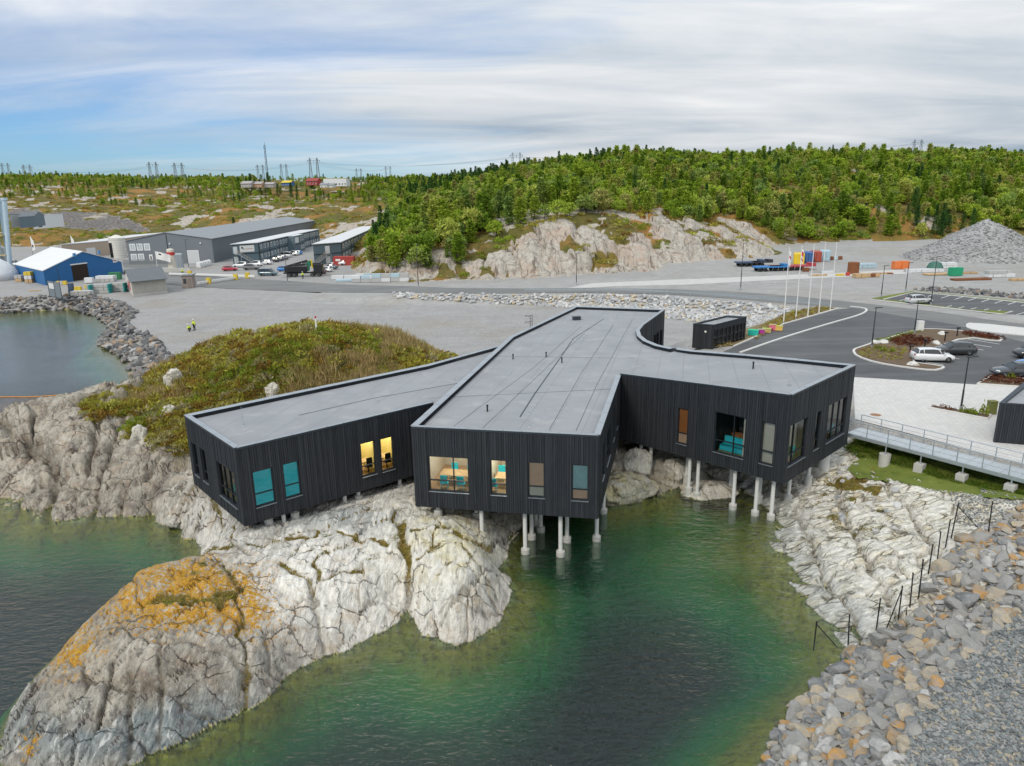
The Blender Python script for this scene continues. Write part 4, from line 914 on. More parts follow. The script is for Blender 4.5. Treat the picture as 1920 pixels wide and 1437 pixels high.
for nm,q,mt in (('flower_bed',iq,SOIL),('flower_bed',iq3,SOIL),('flower_bed',iq4,SOIL)):
    o=flatpoly(nm,[tuple(v) for v in q],Z1+.10,mt,world=True)
flatpoly('flower_bed',[tuple(v) for v in iq2],Z1+.10,plain('pale_chips',(.58,.57,.55),.9,.15,3.,kind='Object'),world=True)
flatpoly('verge',[(1631,560.5),(1712,545.5),(1716,548.2),(1657,561.5)],Z1+.02,MATS['lawn']); flatpoly('verge',[(1712,545.5),(1945,567),(1945,570),(1716,547.6)],Z1+.024,MATS['lawn']); flatpoly('verge',[(1800,579),(1858,588.5),(1878,588.5),(1896,584.5),(1870,583)],Z1+.02,MATS['lawn'])
flatpoly('verge',[(1650,562.8),(1858,587),(1862,585.8),(1665,561.8)],Z1+.02,MATS['lawn'])
flatpoly('flower_bed',[(1300,652),(1376,648),(1420,629),(1470,606),(1520,592),(1570,578),(1535,576),(1480,586),(1440,604),(1400,616),(1310,640)],Z1+.05,plain('heath_soil',(.20,.15,.07),.95,.4,1.2,bump=.6,bscale=6,kind='Object'))
# bay lines, each painted line its own piece on the car park
cp=bpy.data.objects['car_park']; ucp=bpy.data.objects['upper_car_park']
def bay(a,b,z,par,w=.12):
    o,_=polyline([a,b],z,w,.002,PAINT,'bay_line',kind=None); o.parent=par
e0,e1=(1812,635),(1700,681)
for i in range(9):
    f=i/8; x=e0[0]+(e1[0]-e0[0])*f; y=e0[1]+(e1[1]-e0[1])*f+1; bay((x+3,y),(x+62-8*f,y+9.5-1.5*f),Z1+.004,cp)
for i in range(8):
    x=1775+i*25; y=553.5+i*2.4; bay((x+8,y),(x-10,y+5.8),Z1+.004,ucp)
for i in range(7):
    x=1775+i*23; y=574+i*2.1; bay((x+10,y-1),(x-8,y+3.8),Z1+.004,ucp)
bay((1681,566),(1696,561.5),Z1+.004,ucp); bay((1740,556),(1750,552.5),Z1+.004,ucp)
# lawn under the footbridge, draped on the bank
def draped(name,px,mat,dz=.03,res=.3,zg=3.2,kind='structure'):
    poly=[tuple(G(a,b,zg)) for a,b in px]; xs=[p[0] for p in poly]; ys=[p[1] for p in poly]
    gx=np.arange(min(xs)-1,max(xs)+1,res); gy=np.arange(min(ys)-1,max(ys)+1,res); X,Y=np.meshgrid(gx,gy); ins=sdf(X+(fbm(X*.8,Y*.8,3,3)-.5)*1.2,Y,poly)>0; Zs=surf(X.ravel(),Y.ravel()).reshape(X.shape)
    # smooth the bank a little so that it lies like turf
    k=Zs.copy()
    for _ in range(6): k[1:-1,1:-1]=(k[1:-1,1:-1]*2+k[:-2,1:-1]+k[2:,1:-1]+k[1:-1,:-2]+k[1:-1,2:])/6
    Zs=np.maximum(k,Zs-.1)+dz
    m=MB(); n=X.shape; vid=-np.ones(n,int)
    for i in range(n[0]-1):
        for j in range(n[1]-1):
            if ins[i,j] and ins[i+1,j] and ins[i,j+1] and ins[i+1,j+1]:
                f=[]
                for a,b in ((i,j),(i,j+1),(i+1,j+1),(i+1,j)):
                    if vid[a,b]<0: vid[a,b]=len(m.v); m.v.append((X[a,b],Y[a,b],Zs[a,b]))
                    f.append(vid[a,b])
                m.f.append(tuple(f)); m.mi.append(0)
    o=m.obj(name,mat,smooth=True); o['kind']=kind; return o
LAWN=draped('lawn',[(1585,842),(1625,814),(1700,832),(1800,858),(1960,904),(1960,935),(1840,918),(1760,898),(1712,880),(1660,868),(1610,858)],MATS['lawn'],.13)
# ------------------------------------------------------------------ footbridge
def footbridge():
    za=3.62
    n0,n1=G3(1588,811,za),G3(1945,905,za); f0=G3(1594,788,za)
    t=(n1-n0).normalized(); nn=Vector((-t.y,t.x,0)); w=2.0
    if nn.y<0: nn=-nn
    L=(n1-n0).length; root=empty('footbridge',n0); tag(root,'grey galvanised footbridge with railings leading to the house','footbridge')
    inv=Matrix.Translation(-root.location)
    def part(m,name,mat,par=None):
        o=m.obj(name,mat); o.parent=par or root
        if par is None: o.matrix_parent_inverse=inv
        return o
    grat=plain('deck_grating',(.50,.53,.55),.5,.15,6.,metal=.3,kind='Object')
    k=int(L/1.0)
    for i in range(k):     # deck panels
        m=MB(); a=n0+t*(L*i/k+.01); b=n0+t*(L*(i+1)/k-.01); m.add([a,b,b+nn*w,a+nn*w]+[p-Vector((0,0,.05)) for p in (a,b,b+nn*w,a+nn*w)],[(0,1,2,3),(7,6,5,4),(0,4,5,1),(1,5,6,2),(2,6,7,3),(3,7,4,0)]); part(m,'deck_panel',grat)
    for s in (-.06,w+.06):
        m=MB(); m.bar(n0+nn*s-Vector((0,0,.14)),n1+nn*s-Vector((0,0,.14)),.07,.26); part(m,'side_beam',STEEL)
        r=MB(); z=Vector((0,0,1.05)); r.tube(n0+nn*s+z,n1+nn*s+z,.035,n=8); top=part(r,'handrail',STEEL)
        for h in (.35,.7):
            q=MB(); q.tube(n0+nn*s+Vector((0,0,h)),n1+nn*s+Vector((0,0,h)),.018,n=6); part(q,'rail',STEEL)
        c=int(L/1.55)
        for i in range(c+1):
            p=n0+t*(L*i/c)+nn*s; q=MB(); q.bar(p-Vector((0,0,.05)),p+z,.05,.05); part(q,'post',STEEL)
    # piers
    for (a,b0,b1,rnd) in ((1637,857,880,1),(1723,866,893,0),(1814,881,910,0),(1913,900,924,0)):
        d=Vector((*G(a,b0,2.95),0)); s=(d-n0).dot(t); 
        for side in (-.06,w+.06):
            p=n0+t*(s+(0 if side<0 else .25))+nn*side; g=surf1(p.x,p.y); tp=max(g+.55,2.75 if side<0 else 2.95); tp=min(tp,za-.25)
            q=MB()
            if rnd: q.tube((p.x,p.y,g-.4),(p.x,p.y,tp),.42,n=24)
            else: q.box((p.x,p.y,(g-.4+tp)/2),(.62,.62,tp-g+.4),math.atan2(t.y,t.x))
            po=part(q,'pier_footing',CONC); q=MB(); q.tube((p.x,p.y,tp),(p.x,p.y,za-.02),.05,n=8); o=q.obj('pier_post',STEEL); o.parent=po
footbridge()
# ------------------------------------------------------------------ small black buildings
def hut(name,label,pts,zb,zt,cat='shelter',openside=None):
    root=empty(name,(pts[0][0],pts[0][1],zb)); tag(root,label,cat); inv=Matrix.Translation(-root.location)
    def part(m,nm,mat):
        o=m.obj(nm,mat); o.parent=root; o.matrix_parent_inverse=inv; return o
    n=len(pts)
    for i in range(n):
        a=Vector((*pts[i],0)); b=Vector((*pts[(i+1)%n],0)); L=(b-a).length; t=(b-a)/L; o=Vector((t.y,-t.x,0))
        m=MB()
        if openside is not None and i==openside:
            # glazed front with posts between the openings
            fr=[0,.16,.30,.42,.54,.66,.78,.90,1.]
            def bx(f0,f1,z0,z1):
                p,q=a+t*L*f0,a+t*L*f1; m.add([(p.x,p.y,z0),(q.x,q.y,z0),(q.x,q.y,z1),(p.x,p.y,z1)]+[((v-o*.15).x,(v-o*.15).y,z) for v,z in ((p,z0),(q,z0),(q,z1),(p,z1))],[(0,1,2,3),(7,6,5,4),(0,4,5,1),(1,5,6,2),(2,6,7,3),(3,7,4,0)])
            bx(0,1,zt-.75,zt-.03)
            for f in fr: bx(max(0,f-.014),min(1,f+.014),zb,zt-.75)
            part(m,'front_frame',BW)
            for k,(f0,f1) in enumerate(zip(fr,fr[1:])):
                g=MB(); p,q=a+t*L*(f0+.014)-o*.07,a+t*L*(f1-.014)-o*.07; g.add([(p.x,p.y,zb+.05),(q.x,q.y,zb+.05),(q.x,q.y,zt-.75),(p.x,p.y,zt-.75)],[(0,1,2,3)]); part(g,'pane',GLASS)
            continue
        m.add([(a.x,a.y,zb),(b.x,b.y,zb),(b.x,b.y,zt-.03),(a.x,a.y,zt-.03)]+[((v-o*.15).x,(v-o*.15).y,z) for v,z in ((a,zb),(b,zb),(b,zt-.03),(a,zt-.03))],[(0,1,2,3),(7,6,5,4),(0,4,5,1),(1,5,6,2),(2,6,7,3),(3,7,4,0)]); part(m,'wall',BW)
        m=MB(); s=0.
        while s<L-.1:
            m.add([a+t*(s+.01)+o*.002+Vector((0,0,zb)),a+t*(s+.13)+o*.002+Vector((0,0,zb)),a+t*(s+.13)+o*.002+Vector((0,0,zt-.04)),a+t*(s+.01)+o*.002+Vector((0,0,zt-.04))]+[a+t*(s+q)+o*.03+Vector((0,0,z)) for q,z in ((.01,zb),(.13,zb),(.13,zt-.04),(.01,zt-.04))],[(4,5,6,7),(0,1,5,4),(1,2,6,5),(2,3,7,6),(3,0,4,7)]); s+=.15
        q=part(m,'cladding',BW); q['kind']='stuff'
    m=MB(); m.add([(x,y,zt-.22) for x,y in pts],[tuple(range(n))]); part(m,'roof_deck',ROOF)
    cx=sum(p[0] for p in pts)/n; cy=sum(p[1] for p in pts)/n; m=MB(); c=CAP
    for i in range(n):
        a=Vector(pts[i]); b=Vector(pts[(i+1)%n]); ce=Vector((cx,cy)); ai=a+(ce-a).normalized()*.4; bi=b+(ce-b).normalized()*.4; ao=a+(a-ce).normalized()*.08; bo=b+(b-ce).normalized()*.08
        m.add([(*ao,zt),(*bo,zt),(*bi,zt-.03),(*ai,zt-.03),(*ao,zt-.1),(*bo,zt-.1),(*bi,zt-.25),(*ai,zt-.25)],[(0,1,2,3),(4,5,1,0),(2,6,7,3),(5,6,2,1),(7,4,0,3)])
    part(m,'roof_edge',CAPD)
    return root,part
b0=G(1298,652,ZR); b1=G(1336,655,ZR); b2=G(1397,637,ZR); b3=(b0[0]+b2[0]-b1[0],b0[1]+b2[1]-b1[1])
r_,part=hut('bicycle_shelter','long low black timber shelter with glazed front beside the bus lane',[b0,b1,b2,b3],ZR-.03,ZR+3.0,'shelter',1)
m=MB(); q=G(1322,628,5.2)
m.tube((b0[0]+(b1[0]-b0[0])*.6,b0[1]+(b1[1]-b0[1])*.6-.03,ZR+2.1),(b0[0]+(b1[0]-b0[0])*.6,b0[1]+(b1[1]-b0[1])*.6-.12,ZR+2.1),.12,n=12); part(m,'wall_lamp',WHITE)
w0=G(1862,834,ZR-.2); w1=G(1975,868,ZR-.2); d=Vector(G(1920,738,6.9))-Vector(G(1870,782,6.9)); w1=(w0[0]+9*.86,w0[1]-9*.30); dd=d.normalized()*9
hut('black_shed','black timber shed with a grey roof at the right edge of the square',[w0,w1,(w1[0]+dd.x,w1[1]+dd.y),(w0[0]+dd.x,w0[1]+dd.y)],ZR-.35,ZR+3.1,'shed')
# ------------------------------------------------------------------ flagpoles
def flagpole(px,py,tx,ty,flag,label):
    x,y=G(px,py,ZR); top=at(tx,ty,y); h=top.z-ZR; root=empty('flagpole',(x,y,ZR-.03)); tag(root,label,'flagpole','flagpoles along the bus lane')
    m=MB(); m.tube((0,0,0),(0,0,h),.085,.045,n=12); m.obj('pole',WHITE,root)
    m=MB(); m.lathe([(.22,0),(.22,.08),(.1,.12)],14); m.obj('base_plate',CONC,root)
    m=MB(); m.lathe([(.02,h),(.08,h+.05),(.08,h+.1),(.02,h+.16)],10); m.obj('finial',WHITE,root)
    if flag:
        m=MB(); n=8; vs=[]
        for i in range(n+1):
            for j in range(7): vs.append((.05+.34*i/n*(1-.35*j/6),.09*math.sin(i*.9+j*.5)*i/n,h-.25-1.9*j/6-.35*i/n))
        fs=[(i*7+j,(i+1)*7+j,(i+1)*7+j+1,i*7+j+1) for i in range(n) for j in range(6)]
        m.add(vs,fs)
        for k,f in enumerate(fs): m.mi[k]=1 if (k%6) in flag else 0
        m.obj('flag',[WHITE,plain('flag_red',(.55,.05,.06),.8,.1)],root,smooth=True)
for i,(a,b,c,d,f) in enumerate(((1469,605.5,1480.4,466.5,(2,)),(1492,598.6,1502,463,(1,2,4)),(1514.5,593,1525.5,459.5,None),(1535.5,586.5,1546.5,456.5,None),(1556.6,581,1568,455.5,None))):
    flagpole(a,b,c,d,f,['white flagpole nearest the black shelter, small flag hanging limp','second white flagpole from the shelter, red and white flag hanging','middle one of the five white flagpoles, bare','fourth white flagpole from the shelter, bare','white flagpole farthest from the shelter, at the lane bend'][i])
# ------------------------------------------------------------------ lamp posts
def lamp_post(px,py,tx,ty,label,z=None,arm=True):
    if z is None: p=Vector(lz(px,py))
    else: p=Vector((*G(px,py,z),z))
    top=at(tx,ty,p.y); h=max(3.,top.z-p.z); root=empty('street_lamp',p-Vector((0,0,.03))); tag(root,label,'street lamp','street lamps')
    m=MB(); m.tube((0,0,0),(0,0,h*.4),.085,.075,n=10); m.tube((0,0,h*.4),(0,0,h),.06,.045,n=10); m.obj('pole',DARK,root)
    m=MB(); m.tube((0,0,0),(0,0,.5),.12,n=10); m.obj('base',STEEL,root)
    m=MB(); m.add([(-.15,-.12,h),(.75,-.16,h+.06),(.75,.16,h+.06),(-.15,.12,h),(-.15,-.12,h+.08),(.75,-.14,h+.13),(.75,.14,h+.13),(-.15,.12,h+.08)],[(3,2,1,0),(4,5,6,7),(0,1,5,4),(1,2,6,5),(2,3,7,6),(3,0,4,7)]); m.obj('lamp_head',DARK,root)
for a in ((1388.4,543.5,1391.8,457,'tall street lamp at the yard edge left of the flagpoles'),(1652,557.6,1658,499,'street lamp at the left tip of the upper car park'),(1697.8,546.3,1702,493.4,'street lamp behind the upper car park verge'),(1745,572.8,1755.5,482,'tall street lamp between upper car park and road, right of the silver car'),
    (1714,626,1719,565,'street lamp at the top of the planted island by the white box'),(1634,654,1642.6,577.6,'street lamp on the left tip of the planted island'),(1801,771,1816,670,'street lamp in the narrow bed on the white square'),
    (539.5,530.5,532.8,460,'street lamp by the road in front of the black truck'),(784.5,538.5,780,459,'street lamp by the road beside the first rock cutting'),(1080.8,533.4,1080,476.6,'street lamp by the road in front of the pale rock face')):
    lamp_post(*a)
lamp_post(112.7,533,106.5,503,'small lamp post in front of the blue tent hall',ZP); lamp_post(355,509,349.5,450,'street lamp in front of the grey warehouse',ZP)
# ------------------------------------------------------------------ bollard lights, boxes, manhole
for i,(a,b) in enumerate(((1705,668),(1733,656),(1771,641),(1794,632))):
    x,y=G(a,b,ZR); root=empty('bollard_light',(x,y,Z1+.09)); tag(root,['black bollard light nearest the white hatchback','black bollard light beside the red planting','black bollard light third from the white hatchback','black bollard light at the top of the island'][i],'bollard','bollard lights on the planted island')
    m=MB(); m.tube((0,0,0),(0,0,1.0),.07,n=10); m.obj('post',BLACK,root); m=MB(); m.box((.08,0,1.08),(.42,.2,.16)); m.obj('light_head',BLACK,root)
def crate(px,py,s,col,label,dz=0.):
    x,y=G(px,py,ZR); m=MB(); m.box((0,0,s[2]/2),s); r=empty('planter_box',(x,y,ZR+.04+dz),R(-24)); tag(r,label,'planter box','painted boxes by the shelter')
    m.obj('body',plain('paint_'+label.split()[0],col,.6,.1),r,bevel=.02)
    m=MB(); m.box((0,0,s[2]+.03),(s[0]+.06,s[1]+.06,.06)); m.obj('rim',plain('rim_'+label.split()[0],tuple(min(.8,c*.5+.25) if i==1 else c*.7 for i,c in enumerate(col)),.6,.1),r,bevel=.01)
crate(1412,629,(1.3,.9,.65),(.02,.42,.36),'turquoise planter box nearest the black shelter'); crate(1427,627,(.8,.8,.6),(.45,.03,.30),'magenta planter box right of the turquoise one')
crate(1437,624,(1.1,.7,.5),(.55,.42,.16),'tan planter box in the middle of the painted boxes'); crate(1448,619.5,(.8,.7,.7),(.70,.16,.25),'pink planter box behind the yellow one'); crate(1459,620,(1.1,.7,.55),(.72,.46,.12),'yellow planter box farthest from the shelter')
m=MB(); x,y=G(1724,621,ZR); m.box((x,y,ZR+.65),(.8,.5,1.3)); m.box((x,y,ZR+1.33),(.86,.56,.06)); tag(m.obj('utility_cabinet',WHITE,bevel=.02),'white utility cabinet at the top corner of the planted island','cabinet')
m=MB(); x,y=G(1858,776,ZR); m.box((x,y,ZR+.55),(.62,.5,1.1)); m.box((x,y,ZR+1.12),(.68,.56,.05)); tag(m.obj('electric_cabinet',plain('olive_paint',(.16,.17,.05),.6,.1),bevel=.02),'olive green electric cabinet beside the black shed','cabinet')
m=MB(); x,y=G(1642,778,ZR); m.lathe([(.42,0),(.42,.012),(.36,.014),(.35,.01)],24,0,(x,y,Z1+.006)); tag(m.obj('manhole_cover',plain('rusty_iron',(.30,.16,.09),.8,.2)),'round rusty manhole cover in the white square','manhole cover')
# ------------------------------------------------------------------ cars
def paint(name,c): return plain('car_'+name,c,.28,.03,2.,coat=.8,spec=.5)
TYRE=plain('tyre',(.015,.015,.016),.85,.1); RIM=plain('rim',(.45,.46,.47),.35,.1,metal=.8); CARGLASS=plain('car_glass',(.012,.016,.02),.06,.05,spec=.9); HEADL=plain('headlight',(.70,.74,.76),.15,.05,spec=.8); TAILL=plain('taillight',(.35,.01,.01),.25,.1)
def car_meshes(kind):
    """body, windows and wheels of a car as lofted meshes; x forward"""
    if kind=='hatch': L,Wd,Ht=4.25,1.80,1.48; st=[(-2.12,.42,.72,.70),(-2.05,.30,.98,.86),(-1.6,.22,1.02,.90),(-.6,.20,.98,.90),(.5,.20,.95,.90),(1.0,.20,.92,.89),(1.7,.22,.80,.84),(2.02,.30,.66,.74),(2.12,.40,.56,.60)]; roof=[(-1.98,.98,.70),(-1.62,1.38,.60),(-1.2,1.45,.60),(-.2,1.48,.61),(.35,1.42,.60),(1.12,.94,.72)]
    elif kind=='wagon': L,Wd,Ht=4.65,1.82,1.47; st=[(-2.32,.42,.74,.70),(-2.25,.30,.98,.86),(-1.7,.22,1.0,.90),(-.6,.20,.97,.90),(.5,.20,.95,.90),(1.0,.20,.92,.89),(1.8,.22,.80,.84),(2.2,.30,.66,.74),(2.32,.40,.56,.60)]; roof=[(-2.2,.98,.72),(-1.95,1.36,.62),(-1.4,1.44,.61),(-.2,1.47,.61),(.35,1.42,.60),(1.12,.93,.72)]
    elif kind=='sedan': L,Wd,Ht=4.6,1.8,1.42; st=[(-2.3,.42,.74,.70),(-2.2,.30,.92,.84),(-1.5,.22,.96,.89),(-.6,.20,.95,.90),(.5,.20,.93,.90),(1.0,.20,.90,.89),(1.8,.22,.78,.84),(2.2,.30,.65,.74),(2.3,.40,.56,.60)]; roof=[(-1.75,.94,.72),(-1.1,1.34,.60),(-.7,1.40,.60),(-.2,1.42,.61),(.3,1.37,.60),(1.12,.91,.72)]
    elif kind=='suv': L,Wd,Ht=4.6,1.9,1.72; st=[(-2.3,.46,.80,.74),(-2.2,.34,1.08,.90),(-1.6,.28,1.12,.94),(-.6,.26,1.08,.95),(.5,.26,1.06,.95),(1.0,.26,1.04,.94),(1.8,.28,.95,.88),(2.2,.36,.80,.78),(2.3,.48,.68,.66)]; roof=[(-2.15,1.06,.76),(-1.85,1.58,.65),(-1.3,1.68,.64),(-.2,1.72,.65),(.4,1.64,.64),(1.1,1.05,.76)]
    else: L,Wd,Ht=5.0,1.95,1.95; st=[(-2.5,.46,.9,.86),(-2.45,.30,1.12,.94),(-1.7,.26,1.14,.97),(-.6,.25,1.12,.97),(.7,.25,1.10,.97),(1.3,.25,1.06,.95),(1.95,.28,.98,.88),(2.4,.36,.80,.80),(2.5,.46,.66,.66)]; roof=[(-2.46,1.1,.88),(-2.4,1.78,.78),(-1.9,1.90,.76),(-.2,1.95,.77),(.8,1.84,.75),(1.75,1.04,.78)]
    b=MB(); n=len(st); vs=[]
    for x,z0,z1,w in st:
        zm=z0+(z1-z0)*.55
        prof=[(-w*.86,z0),(-w,z0+.10),(-w*1.01,zm),(-w*.95,z1-.04),(-w*.80,z1),(0,z1+.035),(w*.80,z1),(w*.95,z1-.04),(w*1.01,zm),(w,z0+.10),(w*.86,z0)]
        vs+=[(x,y,z) for y,z in prof]
    k=11; fs=[(i*k+j,(i+1)*k+j,(i+1)*k+(j+1)%k,i*k+(j+1)%k) for i in range(n-1) for j in range(k)]
    fs+=[tuple(range(k)),tuple((n-1)*k+j for j in reversed(range(k)))]
    b.add(vs,fs)
    # roof shell
    g=MB(); vr=[]
    for x,z,w in roof: vr.append((x,z,w))
    # roof panel joined to the body, glass below
    mid=[q for q in vr[1:-1]]
    rv=[]; 
    for x,z,w in mid: rv+=[(x,-w,z-.05),(x,-w*.8,z),(x,0,z+.02),(x,w*.8,z),(x,w,z-.05)]
    rf=[(i*5+j,(i+1)*5+j,(i+1)*5+j+1,i*5+j+1) for i in range(len(mid)-1) for j in range(4)]
    b.add(rv,rf)
    belt=lambda x:max(.6,np.interp(x,[s[0] for s in st],[s[2] for s in st]))-.02
    bw=lambda x:np.interp(x,[s[0] for s in st],[s[3] for s in st])*.90
    gv=[]; xs=[q[0] for q in vr]
    for i,(x,z,w) in enumerate(vr):
        xb=x if 0<i<len(vr)-1 else x
        gv+=[(x,-bw(x),belt(x)),(x,-w*.995,z-.055) if 0<i<len(vr)-1 else (x,-w,belt(x)+.02),(x,w*.995,z-.055) if 0<i<len(vr)-1 else (x,w,belt(x)+.02),(x,bw(x),belt(x))]
    gf=[]
    for i in range(len(vr)-1):
        a=i*4; c=a+4; gf+=[(a,c,c+1,a+1),(a+2,c+2,c+3,a+3)]
        if i in (0,len(vr)-2): gf.append((a+1,c+1,c+2,a+2))
    g.add(gv,gf)
    # pillars in body colour
    for i in (1,2 if kind!='van' else 3,len(vr)-2):
        x,z,w=vr[i]
        for sg in (-1,1):
            xb=x+(.0 if i not in (1,len(vr)-2) else (-.12 if i==1 else .30)); b.bar((xb,sg*(bw(xb)+.01),belt(xb)-.01),(x,sg*(w+.004),z-.05),.07,.07)
    return L,Wd,b,g
CARM={}
def car(px,py,ang,kind,pname,col,label,z,group,detail=True,world=None):
    x,y=world if world else G(px,py,z); key=(kind,pname)
    root=empty('parked_car',(x,y,z),R(ang)); tag(root,label,'car',group)
    if key not in CARM:
        L,Wd,b,g=car_meshes(kind); bm=b.mesh('body',paint(pname,col),True,True); gm=g.mesh('windows',CARGLASS,False,True)
        t=MB(); t.lathe([(.20,-.1),(.31,-.1),(.325,-.07),(.325,.07),(.31,.1),(.20,.1)],20); tm=t.mesh('wheel',TYRE,True)
        q=MB(); q.lathe([(.03,.08),(.20,.085),(.21,.1),(.06,.06),(.02,.075)][:4],16); 
        rm=MB(); rm.lathe([(.21,-.09),(.21,.09),(.18,.075),(.05,.09)],14); rmm=rm.mesh('rim',RIM,True)
        CARM[key]=(L,Wd,bm,gm,tm,rmm)
    L,Wd,bm,gm,tm,rmm=CARM[key]
    for nm,me in (('body',bm),('windows',gm)):
        o=bpy.data.objects.new(nm,me); link(o,root)
    for sx in (-.30*L,.31*L):
        for sy in (-1,1):
            o=bpy.data.objects.new('wheel',tm); link(o,root); o.location=(sx,sy*(Wd/2-.10),.325); o.rotation_euler=(R(90*(-sy)),0,0)
            if detail: r=bpy.data.objects.new('rim',rmm); link(r,o); r.location=(0,0,.0); r.scale=(1,1,1.2)
    if detail:
        for sy in (-1,1):
            m=MB(); m.add([(L/2-.12,sy*.50,.62),(L/2-.34,sy*.78,.66),(L/2-.40,sy*.78,.76),(L/2-.20,sy*.50,.74)],[(0,1,2,3)] if sy>0 else [(3,2,1,0)]); o=m.obj('headlight',HEADL,root); o.location=(.035,.035*sy,.03)
            m=MB(); m.box((-L/2+.08,sy*.66,.86),(.12,.26,.2)); m.obj('taillight',TAILL,root)
            m=MB(); m.box((.85,sy*(Wd/2+.09),.98),(.14,.2,.13)); m.obj('mirror',bm.materials[0],root,bevel=.03)
    return root
gA='cars in the near car park'
car(1747,677,-8,'hatch','white',(.72,.73,.74),'white hatchback parked at the planted island',ZR,gA); car(1788,664.5,172,'hatch','graphite',(.03,.032,.035),'dark grey hatchback parked behind the white one',ZR,gA)
car(1905,706,172,'wagon','navy',(.03,.035,.045),'dark station wagon at the right edge below the blue car',ZR,gA); car(1945,692,172,'hatch','bright_blue',(.03,.20,.55),'bright blue car mostly hidden behind the dark wagon',ZR,gA); car(1948,672,172,'van','black_van',(.02,.021,.024),'dark van cut off by the right picture edge',ZR,gA)
car(1722,569,8,'hatch','silver',(.52,.54,.55),'silver car alone in the upper car park',ZR,'cars in the upper car park')
# ------------------------------------------------------------------ black fence posts without mesh, right shore
fp=[((1525,1223),(1531,1169)),((1590,1213),(1593,1153)),((1642,1188),(1651,1123)),((1684,1163),(1692,1100)),((1706,1140),(1712,1075)),((1722,1123),(1731,1050)),((1740,1080),(1749,1022)),((1757,1054),(1764,998)),((1772,1030),(1782,975)),((1783,1010),(1797,945)),((1853,1001),(1861,941))]
lab=['lowest fence post at the water','fence post second from the water','fence post third from the water','fence post fourth from the water, with a brace','fence post beside the puddle','slanting fence post above the puddle','fence post seventh from the water','fence post eighth from the water','fence post ninth from the water','upper corner fence post with a long brace','topmost fence post beside the gravel']
brace={0:(1574,1215),3:(1659,1184),9:(1845,998)}
for i,(a,b) in enumerate(fp):
    p=hit(*a); top=at(*b,p.y); root=empty('fence_post',p-Vector((0,0,.15))); tag(root,'thin black '+lab[i],'fence post','black posts of the unfinished fence')
    m=MB(); h=min(2.6,max(1.7,top.z-p.z)); m.tube((0,0,0),(top.x-p.x,0,h+.15),.035,n=8); m.obj('post',BLACK,root)
    m=MB(); m.lathe([(.045,h+.13),(.045,h+.17),(.02,h+.19)],8,0,(top.x-p.x,0,0)); m.obj('cap',BLACK,root)
    if i in brace:
        q=hit(*brace[i]); m=MB(); m.tube((top.x-p.x,0,h),tuple(q-p),.028,n=8); m.obj('brace',BLACK,root)
# ------------------------------------------------------------------ marker post on the knoll
p=hit(594,625); root=empty('marker_post',p-Vector((0,0,.3))); tag(root,'white marker post standing on top of the heather knoll','post')
m=MB(); m.tube((0,0,0),(0,0,1.75),.085,n=10); m.obj('post',WHITE,root); m=MB(); m.tube((0,0,1.75),(0,0,1.95),.09,n=10); m.obj('red_cap',plain('red_paint',(.50,.05,.04),.6,.1),root)
# ------------------------------------------------------------------ guard rail along the embankment
def guard():
    px=[(985,549.5),(1080,549.5),(1160,549.5),(1250,553),(1340,558.5),(1430,566.5),(1520,575),(1560,579)]
    q=[Vector(lz(a,b)) for a,b in px]; root=empty('guard_rail',q[0]); tag(root,'pale steel guard rail along the road above the rock embankment','guard rail'); inv=Matrix.Translation(-q[0])
    for z,h in ((.62,.22),(.95,.05)):
        m=MB()
        for a,b in zip(q,q[1:]): m.bar(a+Vector((0,0,z)),b+Vector((0,0,z)),.05,h)
        o=m.obj('rail',STEEL,root); o.matrix_parent_inverse=inv
    me=None
    for a,b in zip(q,q[1:]):
        n=max(1,int((b-a).length/3.))
        for i in range(n):
            p=a+(b-a)*(i/n)
            if me is None: m=MB(); m.box((0,0,.45),(.1,.1,1.0)); me=m.mesh('post',STEEL)
            o=bpy.data.objects.new('post',me); link(o,root); o.location=p-q[0]
guard()
# ------------------------------------------------------------------ people
SKIN=plain('skin',(.45,.27,.19),.6,.05); HIVIS=plain('hi_vis',(.55,.75,.03),.7,.08); TROUS=plain('dark_trousers',(.02,.022,.03),.8,.1); BOOT=plain('boots',(.03,.02,.015),.7,.1); HELM=plain('helmet_white',(.7,.7,.68),.4,.05); ORANGE=plain('hi_vis_orange',(.75,.16,.03),.7,.08)
POSE={'stand':[(0,0,.95),(0,0,1.2),(0,0,1.42),(0,0,1.52),(0,.02,1.68), (0.19,0,1.40),(.26,.05,1.12),(.25,.16,.90),(.25,.2,.80), (-.19,0,1.40),(-.27,.03,1.12),(-.27,.10,.88),(-.27,.13,.79), (.10,0,.90),(.12,.02,.50),(.13,0,.09),(.14,.16,.05), (-.10,0,.90),(-.12,.0,.50),(-.13,-.05,.09),(-.14,.11,.05)],
      'crouch':[(0,-.05,.42),(0,.06,.66),(0,.16,.84),(0,.20,.93),(0,.26,1.06),(.19,.15,.83),(.25,.30,.62),(.18,.46,.45),(.16,.52,.38),(-.19,.15,.83),(-.25,.30,.62),(-.18,.46,.45),(-.16,.52,.38),(.11,0,.40),(.17,.36,.50),(.15,.10,.09),(.16,.27,.05),(-.11,0,.40),(-.17,.34,.48),(-.15,.06,.09),(-.16,.23,.05)]}
ED=[(0,1),(1,2),(2,3),(3,4),(2,5),(5,6),(6,7),(7,8),(2,9),(9,10),(10,11),(11,12),(0,13),(13,14),(14,15),(15,16),(0,17),(17,18),(18,19),(19,20)]
RAD=[.15,.15,.15,.065,.105,.08,.058,.045,.045,.08,.058,.045,.045,.10,.075,.05,.045,.10,.075,.05,.045]
